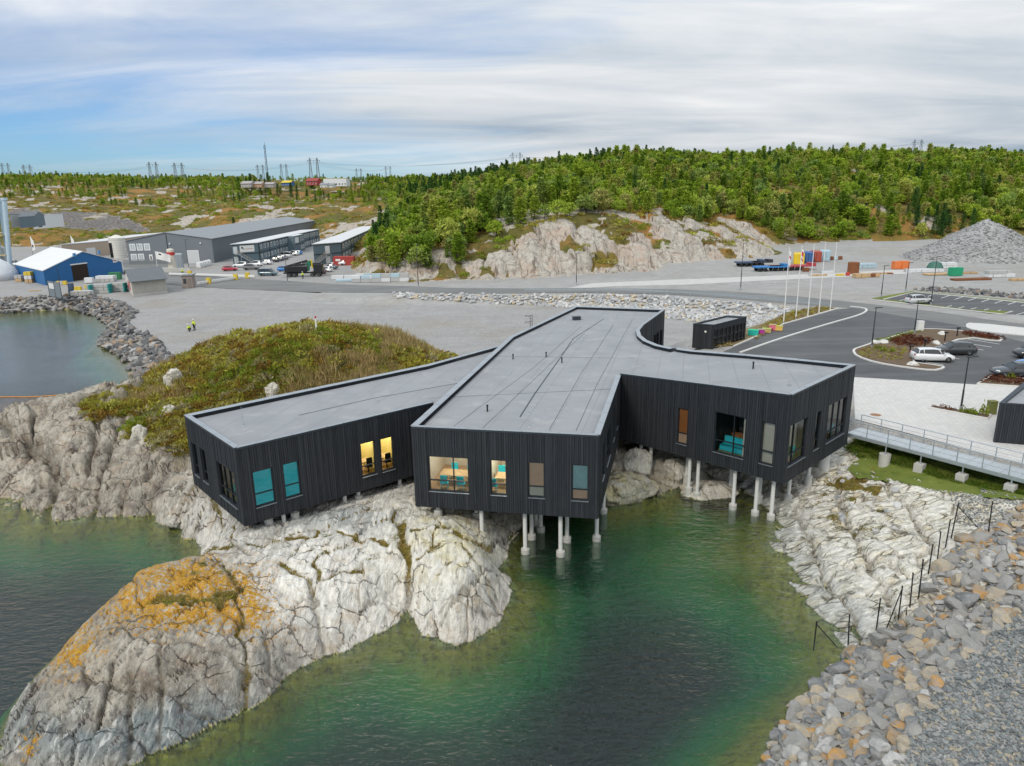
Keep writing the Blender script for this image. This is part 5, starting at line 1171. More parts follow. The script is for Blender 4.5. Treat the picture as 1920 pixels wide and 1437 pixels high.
def person(p,rz,pose,label,jacket=HIVIS,group='workers in high-visibility jackets'):
    root=empty('person',p,rz); tag(root,label,'person',group)
    def skin(name,ids,rad,mat,lv=2):
        idm={k:i for i,k in enumerate(ids)}; me=bpy.data.meshes.new(name); me.from_pydata([POSE[pose][k] for k in ids],[(idm[a],idm[b]) for a,b in ED if a in idm and b in idm],[]); me.materials.append(mat)
        o=bpy.data.objects.new(name,me); link(o,root); md=o.modifiers.new('skin','SKIN')
        for i,k in enumerate(ids): v=me.skin_vertices[0].data[i]; v.radius=(rad[k],rad[k]); v.use_root=(i==0)
        s=o.modifiers.new('sub','SUBSURF'); s.levels=1; s.render_levels=lv; return o
    skin('body',list(range(21)),RAD,SKIN)
    j=[r*1.18 for r in RAD]; skin('jacket',[0,1,2,5,6,7,9,10,11],j,jacket); skin('trousers',[0,13,14,15,17,18,19],[r*1.15 for r in RAD],TROUS)
    for a,b in ((15,16),(19,20)):
        m=MB(); v0=Vector(POSE[pose][a]); v1=Vector(POSE[pose][b]); m.box(((v0.x+v1.x)/2,(v0.y+v1.y)/2,.055),(.12,.30,.11)); m.obj('boot',BOOT,root,bevel=.03)
    h=Vector(POSE[pose][4]); m=MB(); m.lathe([(.155,.03),(.15,.09),(.11,.15),(.03,.175)],14,0,tuple(h)); m.obj('helmet',HELM,root,smooth=True)
person(Vector((*G(365,619,ZP),ZP-.06)),R(150),'stand','worker in yellow high-visibility jacket standing on the gravel'); person(Vector((*G(357,620.5,ZP),ZP-.06)),R(120),'crouch','worker in yellow high-visibility jacket crouching on the gravel')
person(Vector((*G(568,523,ZP),ZP-.04)),R(200),'stand','worker in yellow high-visibility jacket standing before the black truck')
person(Vector((*G(343,516,ZP),ZP-.04)),R(170),'stand','worker in yellow high-visibility jacket near the barrier, left of the orange one'); person(Vector((*G(357,518,ZP),ZP-.04)),R(190),'stand','worker in orange high-visibility suit near the lifted barrier',ORANGE)
# floating line on the sea at the far left
m=MB(); a=G3(-40,747,.03); b=G3(165,739,.03); 
for i in range(24):
    f0,f1=i/24,(i+1)/24; sag=lambda f:Vector((0,math.sin(f*9)*.25,0)); m.tube(a+(b-a)*f0+sag(f0),a+(b-a)*f1+sag(f1),.05,n=6)
tag(m.obj('floating_line',plain('orange_rope',(.70,.30,.05),.7,.1)),'orange floating line stretched across the open water at left','rope')
# ------------------------------------------------------------------ scattering of what cannot be counted
def proto_col(name,meshes):
    c=bpy.data.collections.new(name)
    for i,me in enumerate(meshes):
        o=bpy.data.objects.new('%s_%02d'%(name,i),me); c.objects.link(o)
    return c
def scatter(name,pts,rots,scales,idx,col,label,parent=None):
    pts=np.asarray(pts,float); n=len(pts); me=bpy.data.meshes.new(name); me.vertices.add(n); me.vertices.foreach_set('co',pts.astype(np.float32).ravel())
    a=me.attributes.new('rot','FLOAT_VECTOR','POINT'); a.data.foreach_set('vector',np.asarray(rots,np.float32).ravel())
    a=me.attributes.new('sca','FLOAT_VECTOR','POINT'); a.data.foreach_set('vector',np.asarray(scales,np.float32).ravel())
    a=me.attributes.new('idx','INT','POINT'); a.data.foreach_set('value',np.asarray(idx,np.int32))
    o=bpy.data.objects.new(name,me); link(o,parent); o['kind']='stuff'
    if label: o['label']=label
    ng=bpy.data.node_groups.new(name,'GeometryNodeTree'); ng.interface.new_socket('Geometry',in_out='INPUT',socket_type='NodeSocketGeometry'); ng.interface.new_socket('Geometry',in_out='OUTPUT',socket_type='NodeSocketGeometry')
    N=ng.nodes.new; i=N('NodeGroupInput'); u=N('NodeGroupOutput'); ci=N('GeometryNodeCollectionInfo'); ci.inputs[0].default_value=col; ci.inputs['Separate Children'].default_value=True; ci.inputs['Reset Children'].default_value=True
    ip=N('GeometryNodeInstanceOnPoints'); ip.inputs['Pick Instance'].default_value=True
    def at_(nm,t):
        q=N('GeometryNodeInputNamedAttribute'); q.data_type=t; q.inputs[0].default_value=nm; return q.outputs[0]
    L=ng.links.new; L(i.outputs[0],ip.inputs['Points']); L(ci.outputs[0],ip.inputs['Instance']); L(at_('idx','INT'),ip.inputs['Instance Index']); L(at_('rot','FLOAT_VECTOR'),ip.inputs['Rotation']); L(at_('sca','FLOAT_VECTOR'),ip.inputs['Scale']); L(ip.outputs[0],u.inputs[0])
    md=o.modifiers.new('scatter','NODES'); md.node_group=ng; return o
# ------------------------------------------------------------------ stones
def stone_mat(name,cols):
    t=NT(name); oi=t.N('ShaderNodeObjectInfo'); v=t.coord('Object'); n=t.noise(v,1.6,5,.6); n2=t.noise(v,7,5,.7)
    c=t.ramp(oi.outputs['Random'],cols,'CONSTANT'); c=t.mix(t.math('MULTIPLY',t.step(n,.42,.58),.6),c,t.mix(.35,cols[0][1],(.34,.34,.335))); 
    fo=t.noise(t.coord('Object',(.5,3.,1.2),(.4,.3,0)),1.3,5,.65,.6)
    s=t.N('ShaderNodeVectorMath',operation='SCALE'); t.L(c,s.inputs[0]); t.L(t.math('ADD',t.math('MULTIPLY_ADD',n2,.7,.35),t.math('MULTIPLY',fo,.5)),s.inputs['Scale'])
    return t.bsdf(s.outputs[0],.88,0,t.bump(n2,.6,.05),.3)
SG=(.265,.26,.245); SB=(.175,.18,.183); SO=(.46,.25,.07); ST=(.42,.35,.25); SW=(.46,.45,.43)
STONE=stone_mat('riprap_stone',[(0,SG),(.24,SB),(.38,(.31,.30,.28)),(.56,ST),(.72,SW),(.84,SO),(.91,(.36,.25,.14))])
STONE_PALE=stone_mat('embankment_stone',[(0,(.46,.46,.46)),(.3,(.38,.40,.42)),(.5,(.55,.54,.52)),(.72,(.52,.42,.27)),(.85,(.60,.60,.58))])
STONE_DARK=stone_mat('shore_stone',[(0,(.11,.11,.115)),(.4,(.20,.195,.19)),(.62,(.28,.24,.20)),(.8,(.38,.27,.18)),(.9,(.42,.41,.39))])
PEB=stone_mat('gravel_stone',[(0,(.20,.22,.22)),(.35,(.12,.135,.14)),(.6,(.30,.31,.30)),(.85,(.42,.36,.26))])
def stone_mesh(seed,mat,sub=2,cuts=9):
    rr=random.Random(seed); bm=bmesh.new(); bmesh.ops.create_icosphere(bm,subdivisions=sub,radius=1.)
    pl=[]
    for _ in range(cuts):
        n=Vector((rr.gauss(0,1),rr.gauss(0,1),rr.gauss(0,1))).normalized(); pl.append((n,rr.uniform(.38,.74)))
    sx,sy,sz=rr.uniform(.85,1.25),rr.uniform(.7,1.0),rr.uniform(.55,.8)
    for v in bm.verts:
        p=v.co.copy()
        for n,d in pl:
            e=p.dot(n)-d
            if e>0: p-=n*e
        p*=1+rr.uniform(-.03,.03); v.co=Vector((p.x*sx,p.y*sy,p.z*sz))
    me=bpy.data.meshes.new('stone'); bm.to_mesh(me); bm.free(); me.materials.append(mat); return me
def sample_px(poly,n,zguess,spacing,maxtry=60000,seed=1):
    """stones spread without overlap over the ground seen inside a picture outline"""
    r2=np.random.default_rng(seed); W=[G(a,b,zguess) for a,b in poly]; x0,x1=min(p[0] for p in W)-1,max(p[0] for p in W)+1; y0,y1=min(p[1] for p in W)-1,max(p[1] for p in W)+1
    X=r2.uniform(x0,x1,maxtry); Y=r2.uniform(y0,y1,maxtry); Zs=surf(X,Y); px,py=proj(X,Y,Zs); ok=inpoly(px,py,poly); X,Y,Zs=X[ok],Y[ok],Zs[ok]
    out=[]; cell={}
    for x,y,z in zip(X,Y,Zs):
        k=(int(x/spacing),int(y/spacing)); bad=False
        for i in (-1,0,1):
            for j in (-1,0,1):
                for q in cell.get((k[0]+i,k[1]+j),()):
                    if (q[0]-x)**2+(q[1]-y)**2<spacing**2: bad=True
        if bad: continue
        cell.setdefault(k,[]).append((x,y)); out.append((x,y,z))
        if len(out)>=n: break
    return np.array(out)
rip_px=[(1422,1445),(1475,1350),(1535,1282),(1580,1235),(1640,1195),(1715,1165),(1740,1110),(1762,1060),(1800,1020),(1850,990),(1930,945),(1930,1130),(1850,1190),(1790,1255),(1725,1335),(1690,1437)]
st_m=[stone_mesh(100+i,STONE,3,12) for i in range(14)]
shore=GROUND['rocky_shore']
pts=sample_px(rip_px,300,2.,.63)
for x,y,z in pts:
    o=bpy.data.objects.new('stone',random.choice(st_m)); link(o,shore); s=random.choice((.28,.34,.40,.46,.52,.60,.68)); o.location=(x,y,z+s*.25); o.scale=(s*random.uniform(.9,1.3),s,s*random.uniform(.8,1.1)); o.rotation_euler=(random.uniform(-.5,.5),random.uniform(-.5,.5),random.uniform(0,6.3))
def rnd_scatter(name,pts,smin,smax,col,n,label,parent=None,sink=.15,tilt=.5,up=0.):
    k=len(pts); s=rng.uniform(smin,smax,k); P=pts.copy(); P[:,2]+=s*sink+up
    return scatter(name,P,np.c_[rng.uniform(-tilt,tilt,(k,2)),rng.uniform(0,6.28,k)],np.c_[s*rng.uniform(.85,1.3,k),s,s*rng.uniform(.75,1.1,k)],rng.integers(0,n,k),col,label,parent)
C_ST=proto_col('riprap',[stone_mesh(200+i,STONE,2,8) for i in range(6)]); C_PE=proto_col('pebble',[stone_mesh(220+i,PEB,1,6) for i in range(6)]); C_EM=proto_col('embank',[stone_mesh(240+i,STONE_PALE,2,9) for i in range(8)]); C_SH=proto_col('shorestone',[stone_mesh(260+i,STONE_DARK,1,7) for i in range(8)])
rnd_scatter('small_riprap',sample_px(rip_px,1700,2.,.27,seed=3),.15,.38,C_ST,6,'smaller grey and ochre stones filling gaps in the rock armour')
rip2=[(1440,1440),(1500,1340),(1560,1270),(1600,1215),(1585,1240),(1560,1290),(1505,1360),(1460,1440)]
grav_px=[(1930,1120),(1850,1180),(1785,1250),(1720,1330),(1680,1450),(1940,1450)]
rnd_scatter('loose_gravel',sample_px(grav_px,7000,3.,.11,200000,4),.05,.15,C_PE,6,'loose grey gravel beside the rock armour at the lower right',sink=.3)
rnd_scatter('scree',sample_px([(1560,880),(1610,872),(1680,905),(1700,950),(1680,1000),(1610,1010),(1560,960)],26,1.5,.9,20000,19),.2,.42,proto_col('screestone',[stone_mesh(290+i,STONE_PALE,2,9) for i in range(4)]),4,'pale loose blocks lying in the grassy hollow of the right slab')
grav2=[(1780,925),(1860,915),(1935,930),(1935,962),(1850,990),(1800,985),(1790,955)]
rnd_scatter('loose_gravel',sample_px(grav2,2500,3.,.16,90000,5),.06,.13,C_PE,6,'dark loose gravel below the end of the footbridge',sink=.3)
emb_px=[(735,552),(860,554),(1060,554.5),(1141,554),(1250,559),(1400,570),(1490,580),(1440,604),(1405,614),(1330,607),(1299,603),(1251,597),(1150,585),(995,573),(860,566),(740,558)]
rnd_scatter('embankment_stones',sample_px(emb_px,5200,3.,.62,200000,6),.38,.66,C_EM,8,'pale grey and ochre rocks armouring the road embankment',up=.05)
def coast():
    X=rng.uniform(-150,-40,90000); Y=rng.uniform(84,160,90000); a=sdf(X,Y,plateau); w=.6+2.4*fbm(X*.12,Y*.12,3,4); ok=(a<w*.35-.1)&(a>-3.9); X,Y=X[ok],Y[ok]; Zs=surf(X,Y); out=[]; cell={}; sp=.72
    for x,y,z in zip(X,Y,Zs):
        k=(int(x//sp),int(y//sp))
        if any((q[0]-x)**2+(q[1]-y)**2<sp*sp for i in (-1,0,1) for j in (-1,0,1) for q in cell.get((k[0]+i,k[1]+j),())): continue
        cell.setdefault(k,[]).append((x,y)); out.append((x,y,z))
    return np.array(out)
rnd_scatter('shore_stones',coast(),.5,.95,C_SH,8,'dark boulders lining the shore of the gravel fill',up=.05)
# a row of big dark blocks edging the yard beyond the upper car park
rnd_scatter('edge_blocks',sample_px([(1715,541),(1800,542),(1940,556),(1940,563),(1800,551),(1715,545)],220,4.,.9,60000,8),.4,.8,C_SH,8,'dark stone blocks edging the upper car park',up=.05)
# boulders one can pick out
from mathutils import noise as mnoise
def boulder_mesh(seed,mat):
    rr=random.Random(seed); bm=bmesh.new(); bmesh.ops.create_icosphere(bm,subdivisions=5,radius=1.); off=Vector((seed*3.1,seed*1.7,seed*.9)); pl=[(Vector((rr.gauss(0,1),rr.gauss(0,1),rr.gauss(0,1))).normalized(),rr.uniform(.6,.85)) for _ in range(7)]
    for v in bm.verts:
        p=v.co.copy()
        for n,d in pl:
            e=p.dot(n)-d
            if e>0: p-=n*e*.85
        q=p*1.5+off; k=1+.22*mnoise.noise(q)+.12*mnoise.noise(q*2.3)+.07*(1-abs(mnoise.noise(q*4.5)))+.035*mnoise.noise(q*10)
        v.co=p*k
    for f in bm.faces: f.smooth=True
    me=bpy.data.meshes.new('boulder'); bm.to_mesh(me); bm.free(); me.materials.append(mat); return me
def boulder(px,py,s,label,mat=None,seed=1,squash=(1.2,1,.9),group='boulders on the shore',z=None):
    p=hit(px,py) if z is None else G3(px,py,z); me=boulder_mesh(seed,MATS['shore'] if mat is None else mat); o=bpy.data.objects.new('boulder',me); link(o); o.location=p+Vector((0,0,s*.2)); o.scale=tuple(s*q for q in squash); o.rotation_euler=(0,.1,seed*1.3); tag(o,label,'boulder',group)
    if mat is None:
        for an,val in (('white',.55),('yellow',.9 if 'yellow' in label else .2)): A=me.attributes.new(an,'FLOAT','POINT'); A.data.foreach_set('value',np.full(len(me.vertices),val,np.float32))
boulder(510,742,.75,'pale pointed boulder behind the left wing roof',seed=31,squash=(.9,.8,1.3)); boulder(328,722,1.15,'tall pale boulder on the seaward side of the heather knoll',seed=32,squash=(1.0,1.0,1.25)); boulder(323,985,.55,'low grey boulder standing in the shallow water',seed=33,squash=(1.9,.9,.6))
boulder(318,775,.6,'pale boulder in the heather left of the house corner',seed=34); boulder(262,825,.7,'rounded pale rock under the lower edge of the heather',seed=35,squash=(1,.9,1.3))
boulder(1325,935,1.5,'flat pale rock rising from the water among the piles',seed=36,squash=(1.6,1.2,.62),z=-.55); boulder(1265,890,1.15,'large round grey boulder under the right wing',seed=37,squash=(1,.9,1.05)); boulder(1195,876,1.2,'big shaded boulder between centre and right wing',seed=38,squash=(1.2,1,1.)); boulder(1175,925,1.6,'yellowish flat rock at the water behind the centre wing',seed=39,squash=(1.8,1.2,.7),z=.1)
boulder(1350,893,1.0,'grey boulder behind the piles of the right wing',seed=40,squash=(1.5,1,.8))
for i,(a,b,c) in enumerate(((1641,645,'white ornamental rock at the left tip of the planted island'),(1657,644,'white ornamental rock second from the left tip of the island'),(1766,628,'white ornamental rock beside the bollard lights'),(1713,686,'white ornamental rock near the front kerb of the island'),(1755,646,'white ornamental rock beside the dark hatchback'))): boulder(a,b,.5,c,plain('white_rock',(.62,.61,.58),.85,.1),50+i,(1.2,.9,.7),'ornamental rocks in the planted island',z=ZR)
# ------------------------------------------------------------------ foliage meshes
def leaf_mat(name,stops):
    t=NT(name); oi=t.N('ShaderNodeObjectInfo'); n=t.noise(t.coord('Object'),.6,3,.6); g=t.N('ShaderNodeNewGeometry')
    c=t.ramp(oi.outputs['Random'],stops); rp=t.math('MULTIPLY_ADD',g.outputs['Random Per Island'],.75,.55); s=t.N('ShaderNodeVectorMath',operation='SCALE'); t.L(c,s.inputs[0]); t.L(t.math('MULTIPLY',rp,t.math('MULTIPLY_ADD',n,.7,.65)),s.inputs['Scale'])
    d=t.N('ShaderNodeBsdfDiffuse'); t.L(s.outputs[0],d.inputs[0]); tl=t.N('ShaderNodeBsdfTranslucent'); t.L(s.outputs[0],tl.inputs[0]); m=t.N('ShaderNodeMixShader'); m.inputs[0].default_value=.40; t.L(d.outputs[0],m.inputs[1]); t.L(tl.outputs[0],m.inputs[2]); t.L(m.outputs[0],t.out.inputs[0]); return t.m
PINE=leaf_mat('pine_needles',[(0,(.17,.27,.035)),(.25,(.29,.41,.045)),(.5,(.42,.52,.065)),(.7,(.23,.34,.10)),(.85,(.50,.54,.11)),(1,(.38,.36,.13))])
SPRUCE=leaf_mat('spruce_needles',[(0,(.075,.17,.05)),(.5,(.10,.21,.055)),(1,(.14,.25,.06))])
HEATH=leaf_mat('heather',[(0,(.24,.14,.036)),(.18,(.36,.23,.05)),(.40,(.36,.34,.06)),(.66,(.50,.46,.08)),(.86,(.40,.34,.22)),(1,(.54,.56,.09))])
STRAW=leaf_mat('straw',[(0,(.44,.32,.14)),(.5,(.52,.40,.20)),(1,(.34,.30,.10))]); GREENB=leaf_mat('green_shrub',[(0,(.20,.27,.03)),(1,(.33,.38,.055))]); REDB=leaf_mat('red_shrub',[(0,(.10,.03,.02)),(.6,(.16,.055,.035)),(1,(.24,.08,.03))]); GRASS=leaf_mat('grass_blades',[(0,(.09,.16,.02)),(.6,(.14,.21,.03)),(1,(.24,.26,.06))]); BARK=plain('bark',(.14,.09,.06),.95,.3,2.)
def kite(m,p,d,l,w,up):
    d=d.normalized(); s=d.cross(up)
    if s.length<1e-3: s=Vector((1,0,0))
    s=s.normalized()*w; m.add([p,p+d*l*.5+s,p+d*l,p+d*l*.5-s],[(0,1,2,3)])
def pine_crown(seed,h=7.,r=2.,conical=.7,base=.18,whorls=15,br=6,lean=0.):
    q=random.Random(seed); m=MB()
    for i in range(whorls):
        f=(i+.5)/whorls; z=h*(base+(1-base)*f); rad=r*((1-f)**conical*.98+.06)*q.uniform(.7,1.2)
        if f<.12: rad*=.7
        for k in range(br):
            a=2*math.pi*(k+q.random())/br; L=rad*q.uniform(.55,1.15); dirn=Vector((math.cos(a),math.sin(a),q.uniform(-.12,.35)+.5*f))
            for s in range(4):
                t=(.30+.24*s)*q.uniform(.85,1.1); p=Vector((0,0,z))+dirn*L*t*.75
                for _ in range(2):
                    dd=Vector((math.cos(a+q.uniform(-1.2,1.2)),math.sin(a+q.uniform(-1.2,1.2)),q.uniform(-.2,.75))); kite(m,p+Vector((q.uniform(-.15,.15),q.uniform(-.15,.15),q.uniform(-.15,.15)))*r*.5,dd,q.uniform(.5,.95)*r*.36,q.uniform(.10,.2)*r*.55,Vector((q.uniform(-.5,.5),q.uniform(-.5,.5),1)))
    return m
def round_crown(seed,h=6.,r=2.2,n=34):
    q=random.Random(seed); m=MB()
    for _ in range(n):
        while True:
            v=Vector((q.uniform(-1,1),q.uniform(-1,1),q.uniform(-1,1)))
            if .35<v.length<1: break
        c=Vector((v.x*r*(1-.25*v.z),v.y*r*(1-.25*v.z),h*.60+v.z*h*.40))
        for k in range(11):
            d=Vector((q.gauss(0,1),q.gauss(0,1),q.gauss(0.35,.8))).normalized(); kite(m,c+d*q.uniform(0,.18)*r,d,q.uniform(.22,.42)*r,q.uniform(.07,.12)*r,Vector((q.gauss(0,1),q.gauss(0,1),1)))
    return m
def trunk_mesh(h,r,seed):
    q=random.Random(seed); m=MB(); m.tube((0,0,-.5),(0,0,h*.5),r,r*.7,n=6); m.tube((0,0,h*.5),(0,0,h*.93),r*.7,r*.15,n=6)
    for k in range(5):
        a=q.uniform(0,6.28); z=h*q.uniform(.25,.7); m.tube((0,0,z),(math.cos(a)*h*.16,math.sin(a)*h*.16,z+h*.07),r*.3,r*.1,n=4)
    return m.mesh('trunk',BARK)
TREES=[]   # (crown mesh, trunk mesh)
for i in range(6): TREES.append((pine_crown(300+i,6.6,2.5+.25*(i%3),[.5,.62,.75][i%3],[.06,.1,.05][i%3],13,7).mesh('crown',PINE),trunk_mesh(7.,.13,i)))
for i in range(3): TREES.append((round_crown(320+i,5.8,2.6,44).mesh('crown',PINE),trunk_mesh(6.,.13,20+i)))
for i in range(3): TREES.append((pine_crown(340+i,7.6,2.0,.85,.03,16,7).mesh('crown',SPRUCE),trunk_mesh(8.5,.13,40+i)))
dense=[(690,338),(760,335),(900,330),(1000,322),(1120,305),(1250,300),(1400,302),(1500,296),(1700,296),(1850,296),(1990,306),(1990,440),(1860,430),(1770,450),(1720,458),(1640,462),(1560,475),(1475,470),(1455,440),(1400,415),(1345,405),(1300,425),(1240,398),(1150,400),(1060,412),(1000,420),(945,428),(905,470),(880,500),(800,515),(720,505),(690,488),(700,450),(730,410),(735,385),(690,360)]
midl=[(-60,335),(120,330),(300,338),(480,338),(480,365),(400,392),(250,378),(100,395),(-60,400)]
def forest():
    X=rng.uniform(-620,520,200000); Y=rng.uniform(165,820,200000); k=np.abs(X/Y)<.95; X,Y=X[k],Y[k]; Zs=surf(X,Y); px,py=proj(X,Y,Zs)
    d=inpoly(px,py,dense)&(Zs>ZR+.8); e=inpoly(px,py,midl); rest=(Y>430)&(Zs>18)&~d&~e
    op=fbm(X*.03,Y*.03,4,66); op2=fbm(X*.012,Y*.012,3,67)
    pr=np.where(d,np.where(op>.445,1.,.22)*np.where(op2>.38,1.,.6),np.where(e,.9*(op>.36)*(py<353)+.16*(op>.46)*(py<375)+.05*(op>.55),np.where(rest,.10*(op>.52),0.)))
    # clear ground on the slope between the two spurs
    pr=pr*np.where(inpoly(px,py,[(1430,360),(1560,345),(1600,385),(1500,395)]),.25,1.)
    ok=rng.random(len(X))<pr; X,Y,Zs,dd=X[ok],Y[ok],Zs[ok],d[ok]
    # keep apart
    sp=2.25; cell={}; keep=[]
    for i in np.argsort(Y):
        s=sp if Y[i]<450 else 4.5; kx=(int(X[i]//5),int(Y[i]//5)); bad=any((X[j]-X[i])**2+(Y[j]-Y[i])**2<s*s for a in (-1,0,1) for b in (-1,0,1) for j in cell.get((kx[0]+a,kx[1]+b),()))
        if not bad: cell.setdefault(kx,[]).append(i); keep.append(i)
    return X[keep],Y[keep],Zs[keep],dd[keep]
FX,FY,FZ,FD=forest()
def tree_kind(x,y):
    v=float(fbm(np.array([x*.02]),np.array([y*.02]),3,68)[0])
    if random.random()<.03 or v>.72: return random.choice((9,10,11)) if y>200 else random.choice((0,1,2,9))
    return random.choice((0,1,2,3,4,5,6,7,8,6))
order=np.argsort(FY); vis=order[:300]
def tree(x,y,z,k,s,label,group,name='pine_tree'):
    root=empty(name,(x,y,z-.2),random.uniform(0,6.28)); root.scale=(s,s,s*random.uniform(.85,1.2)); tag(root,label,'tree',group)
    for nm,me in (('crown',TREES[k][0]),('trunk',TREES[k][1])): link(bpy.data.objects.new(nm,me),root)
for i in vis:
    x,y,z=FX[i],FY[i],FZ[i]; px,_=proj(np.array([x]),np.array([y]),np.array([z])); px=px[0]; k=tree_kind(x,y); s=random.choice((.4,.55,.65,.75,.9,1.,1.15))*random.uniform(.9,1.1)
    zone='on the left flank of the rocky hill' if px<900 else 'above the pale rock face' if px<1260 else 'at the right end of the pale rock face' if px<1480 else 'at the foot of the wooded slope behind the yard'
    kind='dark slender spruce' if k>=9 else 'bushy round pine' if k>=6 else 'green pine'
    kind=('small ' if s<.75 else 'tall ' if s>1. else 'middling ')+kind
    tree(x,y,z,k,s,'%s growing %s'%(kind,zone),'trees growing %s'%zone,'spruce_tree' if k>=9 else 'pine_tree')
rest=order[300:]; nC=proto_col('tree',[t[0] for t in TREES])
ks=np.array([tree_kind(FX[i],FY[i]) for i in rest]); sc=rng.choice([.4,.5,.6,.7,.8,.9,1.05],len(rest))*rng.uniform(.9,1.1,len(rest))*np.where(FD[rest],1.,.8)
scatter('forest',np.c_[FX[rest],FY[rest],FZ[rest]-.2],np.c_[np.zeros((len(rest),2)),rng.uniform(0,6.28,len(rest))],np.c_[sc,sc,sc*rng.uniform(.8,1.25,len(rest))],ks,nC,'dense green pine forest covering the far hills')
# bushes on the heath and rock hills
def low_clump(seed,mat,r=1.,h=.6,n=70,l=.35,w=.09,spread=1.):
    q=random.Random(seed); m=MB()
    for _ in range(n):
        a=q.uniform(0,6.28); rr=r*math.sqrt(q.random()); p=Vector((math.cos(a)*rr,math.sin(a)*rr,h*(1-(rr/r)**2)*q.uniform(.1,1.))); d=Vector((math.cos(a)*spread*q.random()+q.gauss(0,.4),math.sin(a)*spread*q.random()+q.gauss(0,.4),q.uniform(.25,1.1))); kite(m,p,d,l*q.uniform(.6,1.3),w*q.uniform(.7,1.3),Vector((q.gauss(0,1),q.gauss(0,1),.6)))
    return m.mesh('clump',mat)
def straw_clump(seed):
    q=random.Random(seed); m=MB()
    for _ in range(46):
        p=Vector((q.gauss(0,.28),q.gauss(0,.28),-.05)); d=Vector((q.gauss(.15,.35),q.gauss(0,.35),1)); kite(m,p,d,q.uniform(.4,.8),.022,Vector((q.gauss(0,1),q.gauss(0,1),0)))
    return m.mesh('tuft',STRAW)
C_HE=proto_col('heath',[low_clump(400+i,HEATH,.42,.34,80,.20,.045) for i in range(6)]+[low_clump(410+i,GREENB,.40,.38,70,.2,.05) for i in range(2)]+[straw_clump(420+i) for i in range(3)])
def heath_near():
    X=rng.uniform(-48,2,60000); Y=rng.uniform(46,100,60000); Zs=surf(X,Y); px,py=proj(X,Y,Zs); sd=sdf(px,py,veg_px)+(fbm(X*.5,Y*.5,4,5)-.5)*90
    ok=(sd>-2)&(Zs>2.7)&(sdf(X,Y,BUILD_FOOT)<-.3); X,Y,Zs=X[ok],Y[ok],Zs[ok]; sel=rng.random(len(X))<.62; X,Y,Zs=X[sel],Y[sel],Zs[sel]
    g=fbm(X*.22,Y*.22,4,95); s2=fbm(X*.16+4,Y*.16,4,96); px,py=proj(X,Y,Zs)
    sdry=s2+.12*np.exp(-((px-600)/230)**2-((py-612)/22)**2)+.16*np.exp(-((px-740)/60)**2-((py-660)/28)**2)
    sdry=sdry+(rng.random(len(X))-.5)*.10; g=g+(rng.random(len(X))-.5)*.16
    idx=np.where(sdry>.68,rng.integers(8,11,len(X)),np.where(g>.62,rng.choice([6,7,1,2],len(X)),rng.integers(0,6,len(X))))
    s=rng.uniform(.45,1.0,len(X))*np.where(rng.random(len(X))<.12,1.9,1.); scatter('heather',np.c_[X,Y,Zs-.05],np.c_[rng.uniform(-.2,.2,(len(X),2)),rng.uniform(0,6.28,len(X))],np.c_[s,s,s*rng.uniform(.7,1.3,len(X))],idx,C_HE,'brown and green heather with dry grass covering the knoll')
heath_near()
C_HB=proto_col('hillbush',[low_clump(430+i,HEATH,1.2,.7,60,.7,.16) for i in range(4)]+[low_clump(440+i,GREENB,1.2,.9,60,.7,.16) for i in range(2)]+[low_clump(446,PINE,1.3,1.2,80,.7,.16)])
def heath_far():
    X=rng.uniform(-420,330,60000); Y=rng.uniform(150,560,60000); k=np.abs(X/Y)<.9; X,Y=X[k],Y[k]; Zs=surf(X,Y); h,fl,a,b,c,hf=Tbase(X,Y)
    dz,rk,fc,dk=hill_detail(X,Y,Zs,hf,fl); ok=(Zs>fl+.4)&(rk<.4)&(rng.random(len(X))<np.where(Y<260,.8,.22)); X,Y,Zs=X[ok],Y[ok],Zs[ok]
    g=fbm(X*.05,Y*.05,4,97); idx=np.where(g>.56,rng.integers(4,7,len(X)),rng.integers(0,4,len(X))); s=rng.uniform(.5,1.2,len(X))
    scatter('hill_heath',np.c_[X,Y,Zs-.1],np.c_[np.zeros((len(X),2)),rng.uniform(0,6.28,len(X))],np.c_[s,s,s],idx,C_HB,'low heather and bushes on the rocky hills')
heath_far()
# grass tufts on the bank and moss-grass in the joints of the slabs
C_GR=proto_col('grass',[low_clump(450+i,GRASS,.3,.05,60,.16,.018,.4) for i in range(4)])
def grass_pts(px,zg,n,seed):
    return sample_px(px,n,zg,.13,160000,seed)
gpnt=grass_pts([(1585,842),(1625,816),(1700,834),(1800,860),(1960,906),(1960,935),(1840,918),(1760,898),(1712,880),(1660,868),(1610,858)],3.2,5200,9); gpnt[:,2]+=.05
rnd_scatter('bank_grass',gpnt,.7,1.2,C_GR,4,'short bright green grass on the bank under the footbridge',sink=0,tilt=.15)
cr=np.stack([_tx,_ty,_tz,_ta['moss'],_ta['veg']],-1); cr=cr[(cr[:,3]>.62)&(cr[:,4]<.3)&(cr[:,2]>.7)&(cr[:,1]<62)]; cr=cr[rng.random(len(cr))<.16][:5200]
if len(cr): rnd_scatter('joint_grass',cr[:,:3].copy(),.35,.7,proto_col('jointgrass',[low_clump(460+i,[HEATH,GRASS,STRAW][i],.3,.06,40,.16,.02,.5) for i in range(3)]),3,'moss and grass growing in the joints of the slabs',sink=0,tilt=.3)
